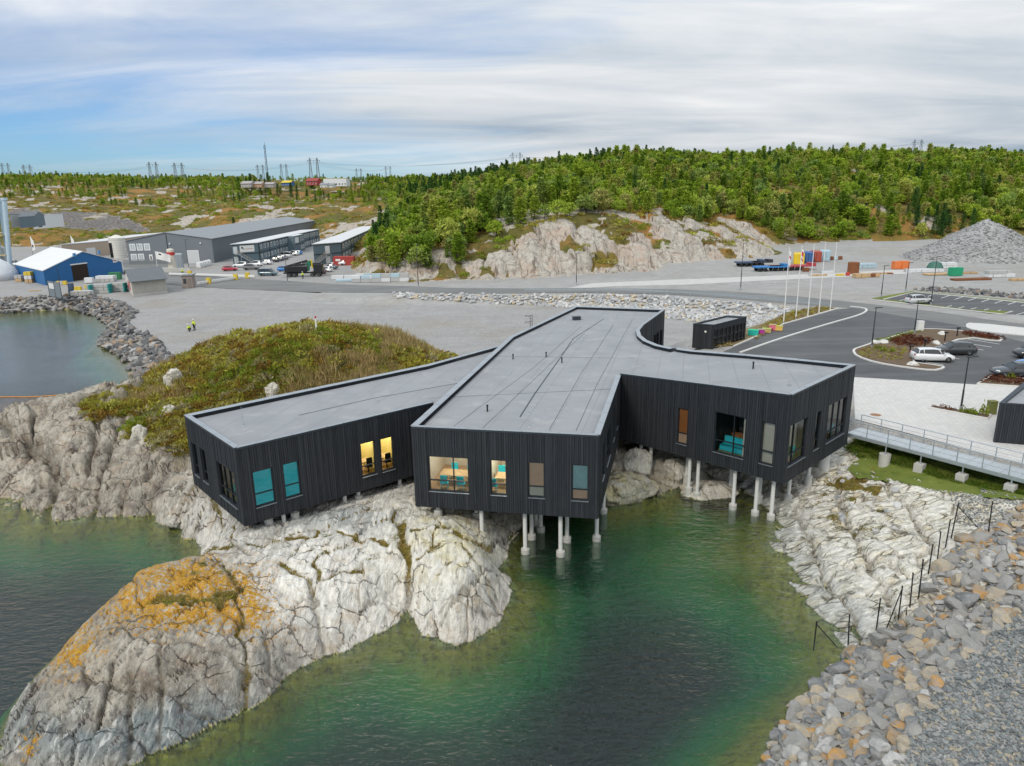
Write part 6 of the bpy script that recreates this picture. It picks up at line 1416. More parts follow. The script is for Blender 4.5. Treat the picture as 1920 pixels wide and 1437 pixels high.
# planted shrubs
def bed(name,px,n,zg,mat,label,sp=.5,s=(.5,.9),seed=11):
    rnd_scatter(name,np.c_[sample_px(px,n,zg,sp,20000,seed)[:,:2],np.full(0,0)] if False else sample_px(px,n,zg,sp,20000,seed),s[0],s[1],proto_col(name+mat.name,[low_clump(470+i+seed,mat,.45,.35,60,.22,.05) for i in range(3)]),3,label,sink=.0,up=.14)
bed('ground_cover',[(1668,640),(1705,630),(1745,640),(1735,650),(1690,651)],160,ZR,REDB,'dark red low planting in the middle of the island'); bed('ground_cover',[(1805,623),(1862,630),(1878,637),(1870,640),(1808,631)],120,ZR,REDB,'dark red low planting along the upper tip of the island',seed=12)
bed('ground_cover',[(1842,719),(1865,706),(1950,716),(1950,727)],110,ZR,REDB,'reddish low planting in the bed below the dark wagon',seed=13); bed('ground_cover',[(1640,640),(1715,622),(1735,622),(1700,632),(1650,647)],200,ZR,GREENB,'green grass tufts along the upper edge of the island',seed=14,s=(.35,.6))
bed('ground_cover',[(1605,660),(1640,650),(1700,655),(1690,676),(1640,677),(1612,668)],170,ZR,HEATH,'olive low planting in the front part of the island',seed=15,s=(.3,.55)); bed('ground_cover',[(1415,640),(1470,607),(1560,579),(1535,577),(1480,588),(1430,612)],260,ZR,HEATH,'brown and green planting under the flagpoles',seed=16,s=(.4,.8)); bed('ground_cover',[(1748,764),(1765,764),(1790,771),(1780,773),(1752,768)],40,ZR,REDB,'dark red planting in the narrow bed on the square',seed=17,s=(.4,.6)); bed('ground_cover',[(1305,648),(1345,655),(1376,647),(1340,640),(1310,641)],70,ZR,STRAW,'dry planting behind the black shelter',seed=18,s=(.5,.8))
for i,(a,b,c) in enumerate(((1646,656,'yellow-green shrub leftmost on the planted island'),(1657,660,'yellow-green shrub second from the left on the island'),(1673,661,'bright green shrub in front of the red planting'),(1808,775,'round green shrub beside the lamp in the narrow bed'),(1825,779,'green shrub right of the lamp in the narrow bed'),(1843,779,'young leafy sapling beside the olive cabinet'),(1895,711,'green shrub in the bed below the dark wagon'))):
    x,y=G(a,b,ZR); root=empty('shrub',(x,y,Z1+.09)); tag(root,c,'shrub','planted shrubs'); me=low_clump(500+i,GREENB,.32,.55,70,.22,.06); link(bpy.data.objects.new('foliage',me),root); m=MB(); m.tube((0,0,0),(0,0,.35),.03,.015,n=6); m.obj('stem',BARK,root)
    if 'sapling' in c: root.scale=(.9,.9,1.9)
# gravel stones on the great heap
def heap():
    gx=np.linspace(PILE[0]-36,PILE[0]+70,150); gy=np.linspace(PILE[1]-30,PILE[1]+34,110); X,Y=np.meshgrid(gx,gy); Zs=pile_h(X.ravel(),Y.ravel()).reshape(X.shape); Zs=np.maximum(Zs,ZR-1.)
    m=MB(); n,k=X.shape; m.v=[(X[i,j],Y[i,j],Zs[i,j]) for i in range(n) for j in range(k)]; m.f=[(i*k+j,i*k+j+1,(i+1)*k+j+1,(i+1)*k+j) for i in range(n-1) for j in range(k-1) if max(Zs[i,j],Zs[i+1,j],Zs[i,j+1],Zs[i+1,j+1])>ZR-.9]; m.mi=[0]*len(m.f)
    o=m.obj('gravel_heap',MATS['heap'],smooth=True); o['kind']='structure'
    P=np.c_[rng.uniform(PILE[0]-34,PILE[0]+50,9000),rng.uniform(PILE[1]-28,PILE[1]+20,9000)]; z=pile_h(P[:,0],P[:,1]); ok=z>ZR; P=np.c_[P[ok],z[ok]]
    rnd_scatter('heap_stones',P,.18,.5,proto_col('heapstone',[stone_mesh(280+i,stone_mat('heap_stone%d'%i,[(0,(.30,.30,.30)),(.5,(.38,.37,.36)),(.8,(.24,.24,.24))]),1,6) for i in range(3)]),3,'grey blasted stones on the great gravel heap',sink=.1)
t=NT('heap'); P_=t.coord('Position'); a=t.noise(P_,.2,5,.6); b=t.voro(P_,2.2); c=t.mix(t.step(a,.3,.7),(.27,.27,.27),(.36,.36,.355)); s=t.N('ShaderNodeVectorMath',operation='SCALE'); t.L(c,s.inputs[0]); t.L(t.math('MULTIPLY_ADD',b,.7,.65),s.inputs['Scale']); t.bsdf(s.outputs[0],.95,0,t.bump(b,.8,.3),.2)
heap()
# ------------------------------------------------------------------ industrial area on the left
class Bld:
    def __init__(s,name,label,cat,FL,FR,D,zb,group=None):
        s.FL=Vector((FL[0],FL[1],zb)); s.FR=Vector((FR[0],FR[1],zb)); s.D=Vector((D[0],D[1],0)); s.zb=zb
        s.root=empty(name,s.FL); tag(s.root,label,cat,group); s.inv=Matrix.Translation(-s.FL); s.up=Vector((0,0,1))
        s.W=(s.FR-s.FL).length; s.t=(s.FR-s.FL)/s.W; s.n=Vector((s.t.y,-s.t.x,0)); s.DL=s.D.length; s.d=s.D/s.DL
        s.n2=Vector((s.d.y,-s.d.x,0))      # outward normal of the right long side
    def part(s,m,name,mat,par=None,**k):
        o=m.obj(name,mat,None,**k); o.parent=par or s.root
        if par is None: o.matrix_parent_inverse=s.inv
        return o
    def gable(s,eL,eR,ridge,rf,wallm,roofm,over=.4,wall2=None):
        u=s.up; A,B=s.FL,s.FR; M=A+(B-A)*rf
        fr=[A,B,B+u*eR,M+u*ridge,A+u*eL]; bk=[p+s.D for p in fr]
        m=MB(); m.add(fr,[(0,1,2,3,4)]); s.part(m,'front_wall',wallm); m=MB(); m.add(bk,[(4,3,2,1,0)]); s.part(m,'back_wall',wallm)
        m=MB(); m.add([fr[1],bk[1],bk[2],fr[2]],[(0,1,2,3)]); s.part(m,'side_wall',wall2 or wallm); m=MB(); m.add([bk[0],fr[0],fr[4],bk[4]],[(0,1,2,3)]); s.part(m,'side_wall',wall2 or wallm)
        o=-s.d*over; th=u*.18
        for a,b,e in ((fr[3],fr[2],s.t*over),(fr[4],fr[3],-s.t*over)):
            a2,b2=(a,b+e) if e.dot(s.t)>0 else (a+e,b)
            q=[a2+o+u*.02,b2+o+u*.02,b2+s.D-o+u*.02,a2+s.D-o+u*.02]; m=MB(); m.add(q+[p+th for p in q],[(3,2,1,0),(4,5,6,7),(0,1,5,4),(1,2,6,5),(2,3,7,6),(3,0,4,7)]); s.part(m,'roof',roofm)
        return s
    def flatroof(s,h,wallm,roofm,over=.25):
        u=s.up; P=[s.FL,s.FR,s.FR+s.D,s.FL+s.D]; nm=('front_wall','side_wall','back_wall','side_wall')
        for i in range(4):
            a,b=P[i],P[(i+1)%4]; m=MB(); m.add([a,b,b+u*h,a+u*h],[(0,1,2,3)]); s.part(m,nm[i],wallm)
        q=[P[0]-s.t*over-s.d*over,P[1]+s.t*over-s.d*over,P[2]+s.t*over+s.d*over,P[3]-s.t*over+s.d*over]; m=MB(); q=[p+u*(h+.01) for p in q]; m.add(q+[p+u*.22 for p in q],[(3,2,1,0),(4,5,6,7),(0,1,5,4),(1,2,6,5),(2,3,7,6),(3,0,4,7)]); s.part(m,'roof',roofm); return s
    def panel(s,side,f0,f1,z0,z1,mat,name,th=.06,par=None,off=0.):
        o,t,L,n=(s.FL,s.t,s.W,s.n) if side=='front' else (s.FR,s.d,s.DL,s.n2)
        a=o+t*L*f0+s.up*z0+n*off; b=o+t*L*f1+s.up*z0+n*off; h=s.up*(z1-z0); q=[a,b,b+h,a+h]; m=MB(); m.add([p+n*.004 for p in q]+[p+n*th for p in q],[(4,5,6,7),(0,1,5,4),(1,2,6,5),(2,3,7,6),(3,0,4,7)]); return s.part(m,name,mat,par)
    def pt(s,side,f,z,off): 
        o,t,L,n=(s.FL,s.t,s.W,s.n) if side=='front' else (s.FR,s.d,s.DL,s.n2); return o+t*L*f+s.up*z+n*off
def vec(a,b): return (b[0]-a[0],b[1]-a[1])
BLUE=plain('tent_blue',(.02,.13,.33),.55,.06,.3); TENTW=plain('tent_white',(.70,.70,.70),.6,.04,.3); GREYCL=plain('grey_cladding',(.165,.185,.205),.6,.05,.3); GREYRF=plain('grey_roof',(.25,.265,.28),.6,.05,.2); WHRF=plain('white_roof',(.62,.63,.64),.6,.05,.3); BLGREY=plain('blue_grey_cladding',(.115,.165,.195),.6,.05,.4); TAN=plain('tan_cladding',(.45,.36,.28),.7,.06,.3)
WINW=plain('white_window',(.68,.70,.71),.5,.05); PANE=plain('dark_pane',(.03,.04,.05),.1,.1,spec=.8); DOORD=plain('dark_opening',(.03,.02,.015),.9,.2); LOGO=plain('logo_ink',(.02,.02,.025),.6,.1); BAND=plain('black_band',(.02,.022,.025),.6,.1)
def hz(px,py,P): return at(px,py,P[1]).z-ZP
# tent hall
FL,FR,BL=G(86,535,ZP),G(231,513,ZP),G(32,520,ZP); b=Bld('tent_hall','bright blue tent hall with a white roof by the shore','tent hall',FL,FR,vec(FL,BL),ZP-.1)
mid=((FL[0]+FR[0])/2,(FL[1]+FR[1])/2); eL=hz(84,508,FL); eR=hz(228,493,FR); rg=at(152,472,mid[1]).z-ZP
b.gable(eL,(eL+eR)/2,rg,.5,BLUE,TENTW,.2); b.panel('front',.33,.53,0,4.1,DOORD,'door_opening'); b.panel('front',.32,.535,4.1,4.4,WHITE,'door_header'); b.panel('front',.37,.40,6.2,7.1,plain('vent_blue',(.10,.26,.48),.5,.1),'vent',.35); b.panel('front',.69,.72,6.2,7.1,MATS['vent_blue'],'vent',.35); sg=b.panel('front',.88,.94,3.4,4.4,WHITE,'sign'); b.panel('front',.89,.93,3.75,4.0,plain('red_paint',(.50,.05,.04),.6,.1),'sign_lettering',.075,None)
# grey warehouse
FL,FR=G(243,496,ZP),G(402,493,ZP); e=hz(402,448,FR); mid=((FL[0]+FR[0])/2,(FL[1]+FR[1])/2); rg=at(318,436,mid[1]).z-ZP; far=G(590,414,ZP+e)
b=Bld('warehouse','long grey metal warehouse with a low gabled roof','warehouse',FL,FR,vec(FR,far),ZP-.1); b.gable(hz(243,452,FL),e,rg,.47,GREYCL,GREYRF,.3)
for f0 in (.03,.115,.20):
    for z0 in (1.2,4.4):
        if f0>.19 and z0<2: continue
        w=b.panel('front',f0,f0+.07,z0,z0+2.2,WINW,'window'); b.panel('front',f0+.012,f0+.033,z0+.3,z0+1.9,plain('pale_pane',(.42,.46,.48),.2,.1),'pane',.075,w); b.panel('front',f0+.038,f0+.058,z0+.3,z0+1.9,MATS['pale_pane'],'pane',.075,w)
b.panel('front',.69,.83,0,4.2,WINW,'roller_door'); b.panel('front',.70,.82,.1,4.0,plain('door_grey',(.55,.57,.58),.5,.05),'door_leaf',.09); sg=b.panel('front',.245,.285,1.1,3.1,WHITE,'sign'); b.panel('front',.258,.272,1.5,2.6,LOGO,'sign_mark',.08,sg)
for f in (.12,.50,.86): b.panel('front',f,f+.015,6.2,6.6,WHITE,'wall_lamp',.35)
b.panel('front',.472,.478,.2,rg-.4,DARK,'downpipe',.12)
x,y=G(316,434,ZP+rg); 
# long tan hall behind the tent
FL,FR=G(120,487,ZP),G(205,478,ZP); b=Bld('factory_hall','long low tan hall with a pale roof behind the tent','factory hall',FL,FR,(-6,60),ZP-.1); b.flatroof(5.2,TAN,WHRF,.4); b.panel('front',.5,.70,0,3.3,WINW,'roller_door')
# offices of stacked cabins
def office(label,FLp,FRp,topy,farp,n_win,bay=None):
    FL,FR=G(*FLp,ZP),G(*FRp,ZP); h=6.1; far=G(*farp,ZP+h); b=Bld('cabin_office',label,'office building',FL,FR,vec(FR,far),ZP-.05,'two-storey cabin offices'); b.flatroof(h,BLGREY,WHRF,.3)
    b.panel('front',0,1,2.95,3.15,BAND,'storey_band',.08); b.panel('side',0,1,2.95,3.15,BAND,'storey_band',.08); b.panel('front',0,1,h-.25,h,BAND,'eaves_band',.09); b.panel('side',0,1,h-.25,h,BAND,'eaves_band',.09)
    for k in range(n_win):
        f=.03+.95*k/n_win
        if bay and bay[0]-.015<f<bay[1]: continue
        for z0 in (1.0,4.05):
            w=b.panel('side',f,f+.5/n_win,z0,z0+1.35,WINW,'window',.08); b.panel('side',f+.06/n_win,f+.23/n_win,z0+.15,z0+1.2,PANE,'pane',.10,w); b.panel('side',f+.28/n_win,f+.45/n_win,z0+.15,z0+1.2,MATS['pale_pane'],'pane',.10,w)
    for k in range(0,n_win,3): 
        f=.012+.95*k/n_win
        b.panel('side',f,f+.004,0,h,DARK,'downpipe',.14)
    return b,h
b,h=office('blue-grey two-storey cabin office with a white sign on its end wall',(438,496),(486,492),0,(598,430.5),22,(.40,.57))
for z0 in (.1,3.2): b.panel('front',.05,.20,z0,z0+2.2,WINW,'door',.09)
s_=b.panel('front',.30,.86,3.55,5.6,WHITE,'sign',.1); b.panel('front',.36,.42,4.7,5.2,LOGO,'sign_mark',.12,s_); b.panel('front',.40,.47,4.45,4.65,LOGO,'sign_mark',.12,s_); b.panel('front',.50,.80,4.45,4.6,plain('logo_red',(.50,.22,.2),.6,.1),'sign_lettering',.12,s_)
# bay in the long side
m=MB(); q=[b.pt('side',.40,0,.01),b.pt('side',.40,0,2.6),b.pt('side',.57,0,2.6),b.pt('side',.57,0,.01)]; 
for i in range(3):
    m=MB(); m.add([q[i],q[i+1],q[i+1]+b.up*h,q[i]+b.up*h],[(0,1,2,3)]); b.part(m,'bay_wall',BLGREY)
m=MB(); m.add([p+b.up*(h+.1) for p in q],[(0,1,2,3)]); b.part(m,'bay_roof',WHRF); b.panel('side',.41,.47,3.6,5.6,WHITE,'sign',.1,off=2.6); b.panel('side',.40,.57,2.95,3.15,BAND,'storey_band',.08,off=2.6)
for f in (.50,.535):
    for z0 in (1.,4.05): w=b.panel('side',f,f+.022,z0,z0+1.35,WINW,'window',.08,off=2.6); b.panel('side',f+.004,f+.018,z0+.15,z0+1.2,PANE,'pane',.1,w,off=2.6)
def stair(b,f0,f1,rev=False):
    m=MB(); a=b.pt('front',f0,3.1,.9); c=b.pt('front',f1,0,.9); o=b.n*.8
    for k in (-.45,.45): m.bar(a+b.n*k,c+b.n*k,.08,.28)
    n=12
    for i in range(n): p=a+(c-a)*((i+.5)/n); m.box((p.x,p.y,p.z+.08),(.3,.85,.05),math.atan2(b.t.y,b.t.x))
    b.part(m,'stair_flight',STEEL); m=MB()
    for k in (-.45,.45):
        m.bar(a+b.n*k+b.up*1.,c+b.n*k+b.up*1.,.06,.06)
        for i in range(6): p=a+(c-a)*(i/5)+b.n*k; m.bar(p,p+b.up*1.,.05)
    b.part(m,'handrail',plain('stair_tan',(.48,.42,.36),.6,.1)); m=MB(); p=b.pt('front',f0,3.05,.75); m.box(tuple(p),(1.7,1.5,.12),math.atan2(b.t.y,b.t.x))
    for i in (-.75,.75): m.bar(p+b.t*i+b.n*.6,p+b.t*i+b.n*.6-b.up*3.05,.1)
    b.part(m,'landing',STEEL)
stair(b,.16,.70)
b,h=office('blue-grey two-storey cabin office half hidden behind the wooded rock',(590,497),(641,492),0,(709,424),16)
for z0 in (.1,3.2): b.panel('front',.42,.58,z0,z0+2.2,WINW,'door',.09)
stair(b,.45,-.05)
# low storage sheds far left and between
for (p0,p1,h,dp,lab,mt,rf) in (((22,424,9),(40,421,9),4.,(-3,14),'grey shed with a pale wall leftmost in the upper yard',plain('shed_pale',(.48,.48,.46),.7,.1,.5),GREYRF),((38,425,9),(59,422,9),4.6,(-3,12),'blue-grey gabled shed in the upper yard',BLGREY,GREYRF),((63,427,9),(90,425,9),5.,(-3,16),'white storage hall in the upper yard',WINW,WHRF)):
    FL,FR=G(*p0),G(*p1); z=max(surf1(*FL),surf1(*FR)); FL,FR=G(p0[0],p0[1],z),G(p1[0],p1[1],z); b=Bld('storage_shed',lab,'shed',FL,FR,dp,z-.6,'sheds in the upper yard'); (b.gable(h*.72,h*.72,h,.5,mt,rf,.4) if 'gabled' in lab else b.flatroof(h,mt,rf,.3)); b.panel('front',.35,.6,.6,2.9,DARK,'door')
# small grey timber shed
FL,FR=G(250,556,ZP),G(314,549,ZP); BL=G(238,540,ZP); b=Bld('timber_shed','small grey timber shed with a dark pitched roof on the gravel','shed',FL,FR,vec(FL,BL),ZP-.05)
hh=hz(251,527,FL); m=MB(); A,B_=b.FL,b.FR; D=b.D; u=b.up; SHW=plain('weathered_boards',(.42,.40,.36),.8,.15,2.); 
k=int(b.W/.55)
for i in range(k):
    f0,f1=i/k,(i+1)/k; b.panel('front',f0+.002,f1-.002,.55,hh,SHW,'board',.03 if i%2 else .05)
m=MB(); m.add([A,B_,B_+u*hh,A+u*hh],[(0,1,2,3)]); b.part(m,'front_wall',SHW); m=MB(); m.add([B_,B_+D,B_+D+u*hh,B_+D*.5+u*(hh+1.7),B_+u*hh],[(0,1,2,3,4)]); b.part(m,'side_wall',SHW); m=MB(); m.add([A+D,A,A+u*hh,A+D*.5+u*(hh+1.7),A+D+u*hh],[(0,1,2,3,4)]); b.part(m,'side_wall',plain('pale_boards',(.62,.55,.50),.8,.1,1.)); m=MB(); m.add([A,A+D,A+D+u*hh,A+u*hh][::-1] and [B_+D,A+D,A+D+u*hh,B_+D+u*hh],[(0,1,2,3)]); b.part(m,'back_wall',SHW)
b.panel('front',0,1,0,.5,CONC,'plinth',.06)
for s0,s1 in ((0,.5),(1,.5)):
    e=A+D*s0+u*hh; r0=A+D*s1+u*(hh+1.7); ov=(e-r0)*.12; q=[e+ov-b.t*.4,B_-A+e+ov+b.t*.4,B_-A+r0+b.t*.4,r0-b.t*.4]; m=MB(); m.add([p+u*.03 for p in q]+[p+u*.16 for p in q],[(3,2,1,0),(4,5,6,7),(0,1,5,4),(1,2,6,5),(2,3,7,6),(3,0,4,7)]); b.part(m,'roof',plain('slate_roof',(.13,.145,.155),.7,.1,.5))
ga=A+D*.3; m=MB(); n=-b.t; m.add([A+D*.25+u*.8+n*.05,A+D*.25+u*2.6+n*.05,A+D*.6+u*2.6+n*.05,A+D*.6+u*.8+n*.05],[(0,1,2,3)]); b.part(m,'red_notice',plain('red_notice',(.55,.20,.18),.7,.3,6.))
# guard hut
FL,FR=G(343,541,ZP),G(362,540,ZP); b=Bld('gate_hut','small brown gate hut with a flat grey roof by the road','hut',FL,FR,(-.3,2.4),ZP-.03); b.flatroof(2.9,plain('brown_boards',(.30,.25,.22),.8,.15,2.),GREYRF,.25); b.panel('front',.12,.42,1.1,2.2,PANE,'window',.05); b.panel('front',.55,.88,.05,2.2,plain('hut_door',(.22,.19,.17),.7,.1),'door',.05)
# ---- tanks and silo
def lath(name,px,py,prof,mat,label,cat,extra=None,z=ZP):
    x,y=G(px,py,z); root=empty(name,(x,y,z-.1)); tag(root,label,cat); m=MB(); m.lathe(prof,28); m.obj('tank',mat,root,smooth=False)
    if extra: extra(root)
    return root
TW=plain('tank_white',(.66,.65,.60),.6,.08,.4); 
def ex1(r):
    for z in range(1,8): m=MB(); m.lathe([(2.72,z*.9),(2.78,z*.9+.03),(2.78,z*.9+.1),(2.72,z*.9+.13)],28); m.obj('hoop',plain('hoop_grey',(.52,.51,.47),.6,.1),r)
    for a in (-1.4,-.8): m=MB(); m.tube((a,-2.6,.3),(a,-2.6,5.4),.24,n=8); m.obj('pipe',BLACK,r)
lath('storage_tank',224,483,[(2.7,0),(2.7,6.9),(2.85,7.0),(1.5,7.7),(.4,8.1)],TW,'tall white round storage tank beside the warehouse','tank',ex1)
def ex2(r):
    m=MB(); m.lathe([(1.02,4.3),(1.05,4.35),(1.05,5.2),(1.02,5.25)],20); m.obj('red_band',plain('red_paint',(.50,.05,.04),.6,.1),r)
lath('silo',324,506,[(1.2,0),(1.1,2),(1.0,4),(1.0,5.9),(.85,6.1),(.2,6.25)],plain('silo_cream',(.62,.58,.50),.7,.08,.4),'cream silo with a red band before the warehouse','silo',ex2)
for i,(a,bx) in enumerate(((336,'left'),(341,'right'))): lath('steel_silo',a,503,[(.7,0),(.7,4.2),(.4,4.5)],STEEL,'slim grey steel silo, %s one of the pair beside the cream silo'%bx,'silo')
# low concrete wall and block stacks in front
m=MB(); a=G3(300,511,ZP); c=G3(357,509,ZP); m.bar(a+Vector((0,0,.5)),c+Vector((0,0,.5)),.5,1.1); tag(m.obj('concrete_wall',CONC),'low concrete barrier wall in front of the cream silo','wall')
BAGW=plain('white_bag',(.68,.69,.70),.7,.1,2.)
for i in range(5):
    x,y=G(374+i*4.6,502-i*1.2,ZP); m=MB(); m.box((0,0,.75),(1.3,1.3,1.5)); m.box((0,0,1.6),(.7,.7,.25)); o=m.obj('bulk_bag',BAGW,bevel=.2); o.location=(x,y,ZP-.05); tag(o,'white bulk bag, %s in the row by the roller door'%['first','second','third','fourth','fifth'][i],'bag','bulk bags by the roller door')
# pipe tower at the far left
PT=plain('pale_blue_steel',(.42,.53,.60),.5,.08,.5)
root=empty('pipe_tower',(*G(12,515,ZP),ZP-.1)); tag(root,'tall pale blue pipe tower at the left edge of the picture','tower')
p0=Vector(root.location); 
for i,(bx,tx,ty) in enumerate(((20,8,376),(-4,-12,378),(9,-1,380))):
    a=G3(bx,478+i,ZP) ; a=Vector((p0.x+(bx-12)*.16,p0.y+i*1.5,ZP)); t_=at(tx,ty,a.y); m=MB(); m.tube(tuple(a-p0),tuple(Vector((t_.x,t_.y,t_.z))-p0),.62,n=16); m.obj('pipe',PT,root,smooth=False); m=MB(); m.tube(tuple(Vector((t_.x,t_.y,t_.z))-p0),tuple(Vector((t_.x,t_.y,t_.z+.7))-p0),.85,n=16); m.obj('flange',PT,root)
for z in (5.5,11.): m=MB(); m.box((-1.3,1.,z),(4.6,2.6,.3)); m.obj('platform',plain('ochre_steel',(.45,.36,.20),.7,.1),root)
m=MB(); m.lathe([(3.2,0),(3.2,7.5),(2.,8.6),(.4,9.)],24,0,(-5,3,0)); m.obj('vessel',plain('vessel_white',(.60,.62,.60),.6,.1,.4),root)
# white covered heap by the tent
x,y=G(8,524,ZP); m=MB(); m.lathe([(7,0),(6,2.2),(4,4.4),(2,5.8),(.4,6.3)],22); o=m.obj('covered_heap',plain('white_tarp',(.58,.60,.62),.6,.15,.5,bump=.6,bscale=2.),smooth=True); o.location=(x-3,y,ZP-.1); tag(o,'heap under white sheeting left of the tent hall','heap')
# ---- vehicles of the left lot
gB='cars in the cabin office car park'
lot=[((432,508),8,'hatch','red',(.42,.01,.03),'red hatchback alone at the left end of the lot'),((452,501.5),175,'suv','white',(.72,.73,.74),'white off-roader behind the red hatchback'),((472,506),5,'suv','grey',(.13,.13,.13),'dark grey off-roader right of the red hatchback'),((479,499.5),172,'suv','white',(.72,.73,.74),'white off-roader behind the dark grey one'),((497,496),172,'wagon','white',(.72,.73,.74),'white wagon first in the row along the office wall'),((513,491.5),172,'hatch','graphite',(.03,.032,.035),'dark hatchback second in the row along the office wall'),((522,489),172,'hatch','slate',(.08,.11,.13),'slate hatchback third in the row along the office wall'),((529,487),172,'sedan','grey',(.13,.13,.13),'grey saloon fourth in the row along the office wall'),((534,483),172,'van','white',(.72,.73,.74),'white van in the row along the office wall'),((549,479.5),172,'suv','white',(.72,.73,.74),'white car second from the far end of the office row'),((556,477.5),172,'hatch','bright_blue',(.03,.20,.55),'blue car at the far end of the office row'),
 ((503,517),-4,'van','teal',(.07,.14,.17),'blue-grey van parked in front of the cabin office'),((535,508.5),4,'hatch','bright_blue',(.03,.20,.55),'bright blue hatchback beside the black truck'),((579,498.5),5,'wagon','graphite',(.03,.032,.035),'dark wagon behind the black truck'),((598,514),170,'hatch','wine',(.12,.02,.03),'dark red hatchback right of the black truck'),((610,510),168,'hatch','white',(.72,.73,.74),'white hatchback nearest the rock right of the truck'),((619,505),168,'sedan','slate',(.08,.11,.13),'slate saloon behind the white hatchback at the rock'),((636,497.5),168,'suv','white',(.72,.73,.74),'white car beside the red container')]
for (p,a,k,nm,c,l) in lot: car(p[0],p[1],a,k,nm,c,l,ZP-.03,gB,False)
car(25,499,10,'van','white',(.72,.73,.74),'white van behind the tent hall',ZP-.03,'vans by the tent hall',False)
def truck():
    x,y=G(570,518.5,ZP); root=empty('truck',(x,y,ZP-.03),R(3)); tag(root,'black four-axle hook-lift truck with a green and yellow crane','truck')
    TB=plain('truck_black',(.015,.016,.018),.4,.1); m=MB(); m.box((0,0,1.0),(10.2,1.0,.35)); m.obj('chassis',TB,root); m=MB(); m.box((3.9,0,2.1),(2.2,2.4,2.3)); m.box((3.7,0,3.4),(1.6,2.3,.4)); m.obj('cab',TB,root,bevel=.12); m=MB(); m.box((5.01,0,2.45),(.06,2.1,.9)); m.obj('windscreen',CARGLASS,root)
    m=MB(); m.box((-1.8,0,2.0),(5.6,2.4,1.4)); m.bar((-4.6,0,2.6),(1.2,0,4.1),.5,.5); m.box((-1.2,-1.,3.1),(2.6,.5,.5)); m.obj('body',TB,root,bevel=.06); m=MB(); m.bar((1.3,-.2,1.5),(1.9,-.2,4.0),.5); m.bar((1.9,-.2,4.),(.8,-.2,3.),.35); m.obj('crane',plain('crane_green',(.02,.16,.08),.5,.1),root); m=MB(); m.bar((2.4,0,2.2),(2.2,0,4.3),.55,.3); m.obj('crane_jib',plain('crane_yellow',(.65,.50,.02),.5,.1),root)
    t=MB(); t.lathe([(.26,-.16),(.48,-.16),(.52,-.1),(.52,.1),(.48,.16),(.26,.16)],18); tm=t.mesh('wheel',TYRE,True); rm=MB(); rm.lathe([(.28,-.17),(.28,.17),(.1,.1)],14); rmm=rm.mesh('rim',plain('rim_white',(.6,.6,.6),.5,.1))
    for sx in (4.,2.4,-2.2,-3.6):
        for sy in (-1,1): o=bpy.data.objects.new('wheel',tm); link(o,root); o.location=(sx,sy*1.05,.5); o.rotation_euler=(R(-90*sy),0,0); r=bpy.data.objects.new('rim',rmm); link(r,o)
truck()
# ---- containers and yard goods
def container(px,py,rz,col,nm,label,z,L=6.1,W=2.44,H=2.6,world=None):
    x,y=world or G(px,py,z); root=empty('shipping_container',(x,y,z-.02),R(rz)); tag(root,label,'container','shipping containers'); mt=plain('container_'+nm,col,.55,.12,.8); m=MB(); m.box((0,0,H/2),(L-.1,W-.1,H-.1)); m.obj('body',mt,root)
    m=MB(); n=22
    for i in range(n):
        x_=-L/2+.2+(L-.4)*(i+.25)/n
        for sy in (-1,1): m.box((x_,sy*(W/2-.03),H/2),((L-.4)/n*.5,.05,H-.35))
    o=m.obj('corrugation',mt,root); o['kind']='stuff'; m=MB()
    for sx in (-1,1):
        for sy in (-1,1): m.box((sx*(L/2-.06),sy*(W/2-.06),H/2),(.14,.14,H))
    for z_ in (.08,H-.08):
        for sy in (-1,1): m.box((0,sy*(W/2-.05),z_),(L-.28,.11,.15))
    m.obj('frame',mt,root)
    for sy in (-.55,.55): m=MB(); m.box((-L/2-.0,sy,H/2),(.07,1.02,H-.3)); d=m.obj('door',mt,root); m=MB(); m.tube((-L/2-.06,sy*.6,.25),(-L/2-.06,sy*.6,H-.25),.025,n=6); m.obj('lock_rod',STEEL,d)
container(0,0,0,(.42,.06,.05),'red2','red container with a pale mark beside the second office',ZP,world=G(646,497,ZP)); 
m=MB(); o_=bpy.data.objects['shipping_container']; m.box((-1.6,-1.24,1.6),(1.4,.04,.6)); m.obj('mark',WHITE,o_)
for (a,b_,c,nm,l) in ((1497,494,(.72,.50,.02),'yellow','yellow container at the left end of the row in the yard'),(1514,491.5,(.03,.10,.30),'blue','dark blue container second in the yard row'),(1529,489.5,(.38,.07,.04),'rust','red-brown container third in the yard row'),(1545,488,(.36,.50,.58),'pale','pale blue container at the right end of the yard row')): container(a,b_,70,c,nm,l,ZR)
def flatbed(px,py,rz,L,col,nm,label,axles,deck=1.0):
    x,y=G(px,py,ZR); root=empty('trailer',(x,y,ZR-.03),R(rz)); tag(root,label,'trailer','trailers in the yard'); m=MB(); m.box((0,0,deck),(L,2.5,.35)); m.obj('deck',plain('trailer_'+nm,col,.5,.12,.8),root,bevel=.03); m=MB(); m.box((L/2-.6,0,deck+.4),(1.2,2.4,.45)); m.obj('gooseneck',MATS['trailer_'+nm],root)
    t=MB(); t.lathe([(.2,-.2),(.42,-.2),(.44,.2),(.2,.2)],14); tm=t.mesh('wheel',TYRE,True)
    for i in range(axles):
        for sy in (-1,1): o=bpy.data.objects.new('wheel',tm); link(o,root); o.location=(-L/2+1.+i*1.35,sy*1.05,.42); o.rotation_euler=(R(90),0,0)
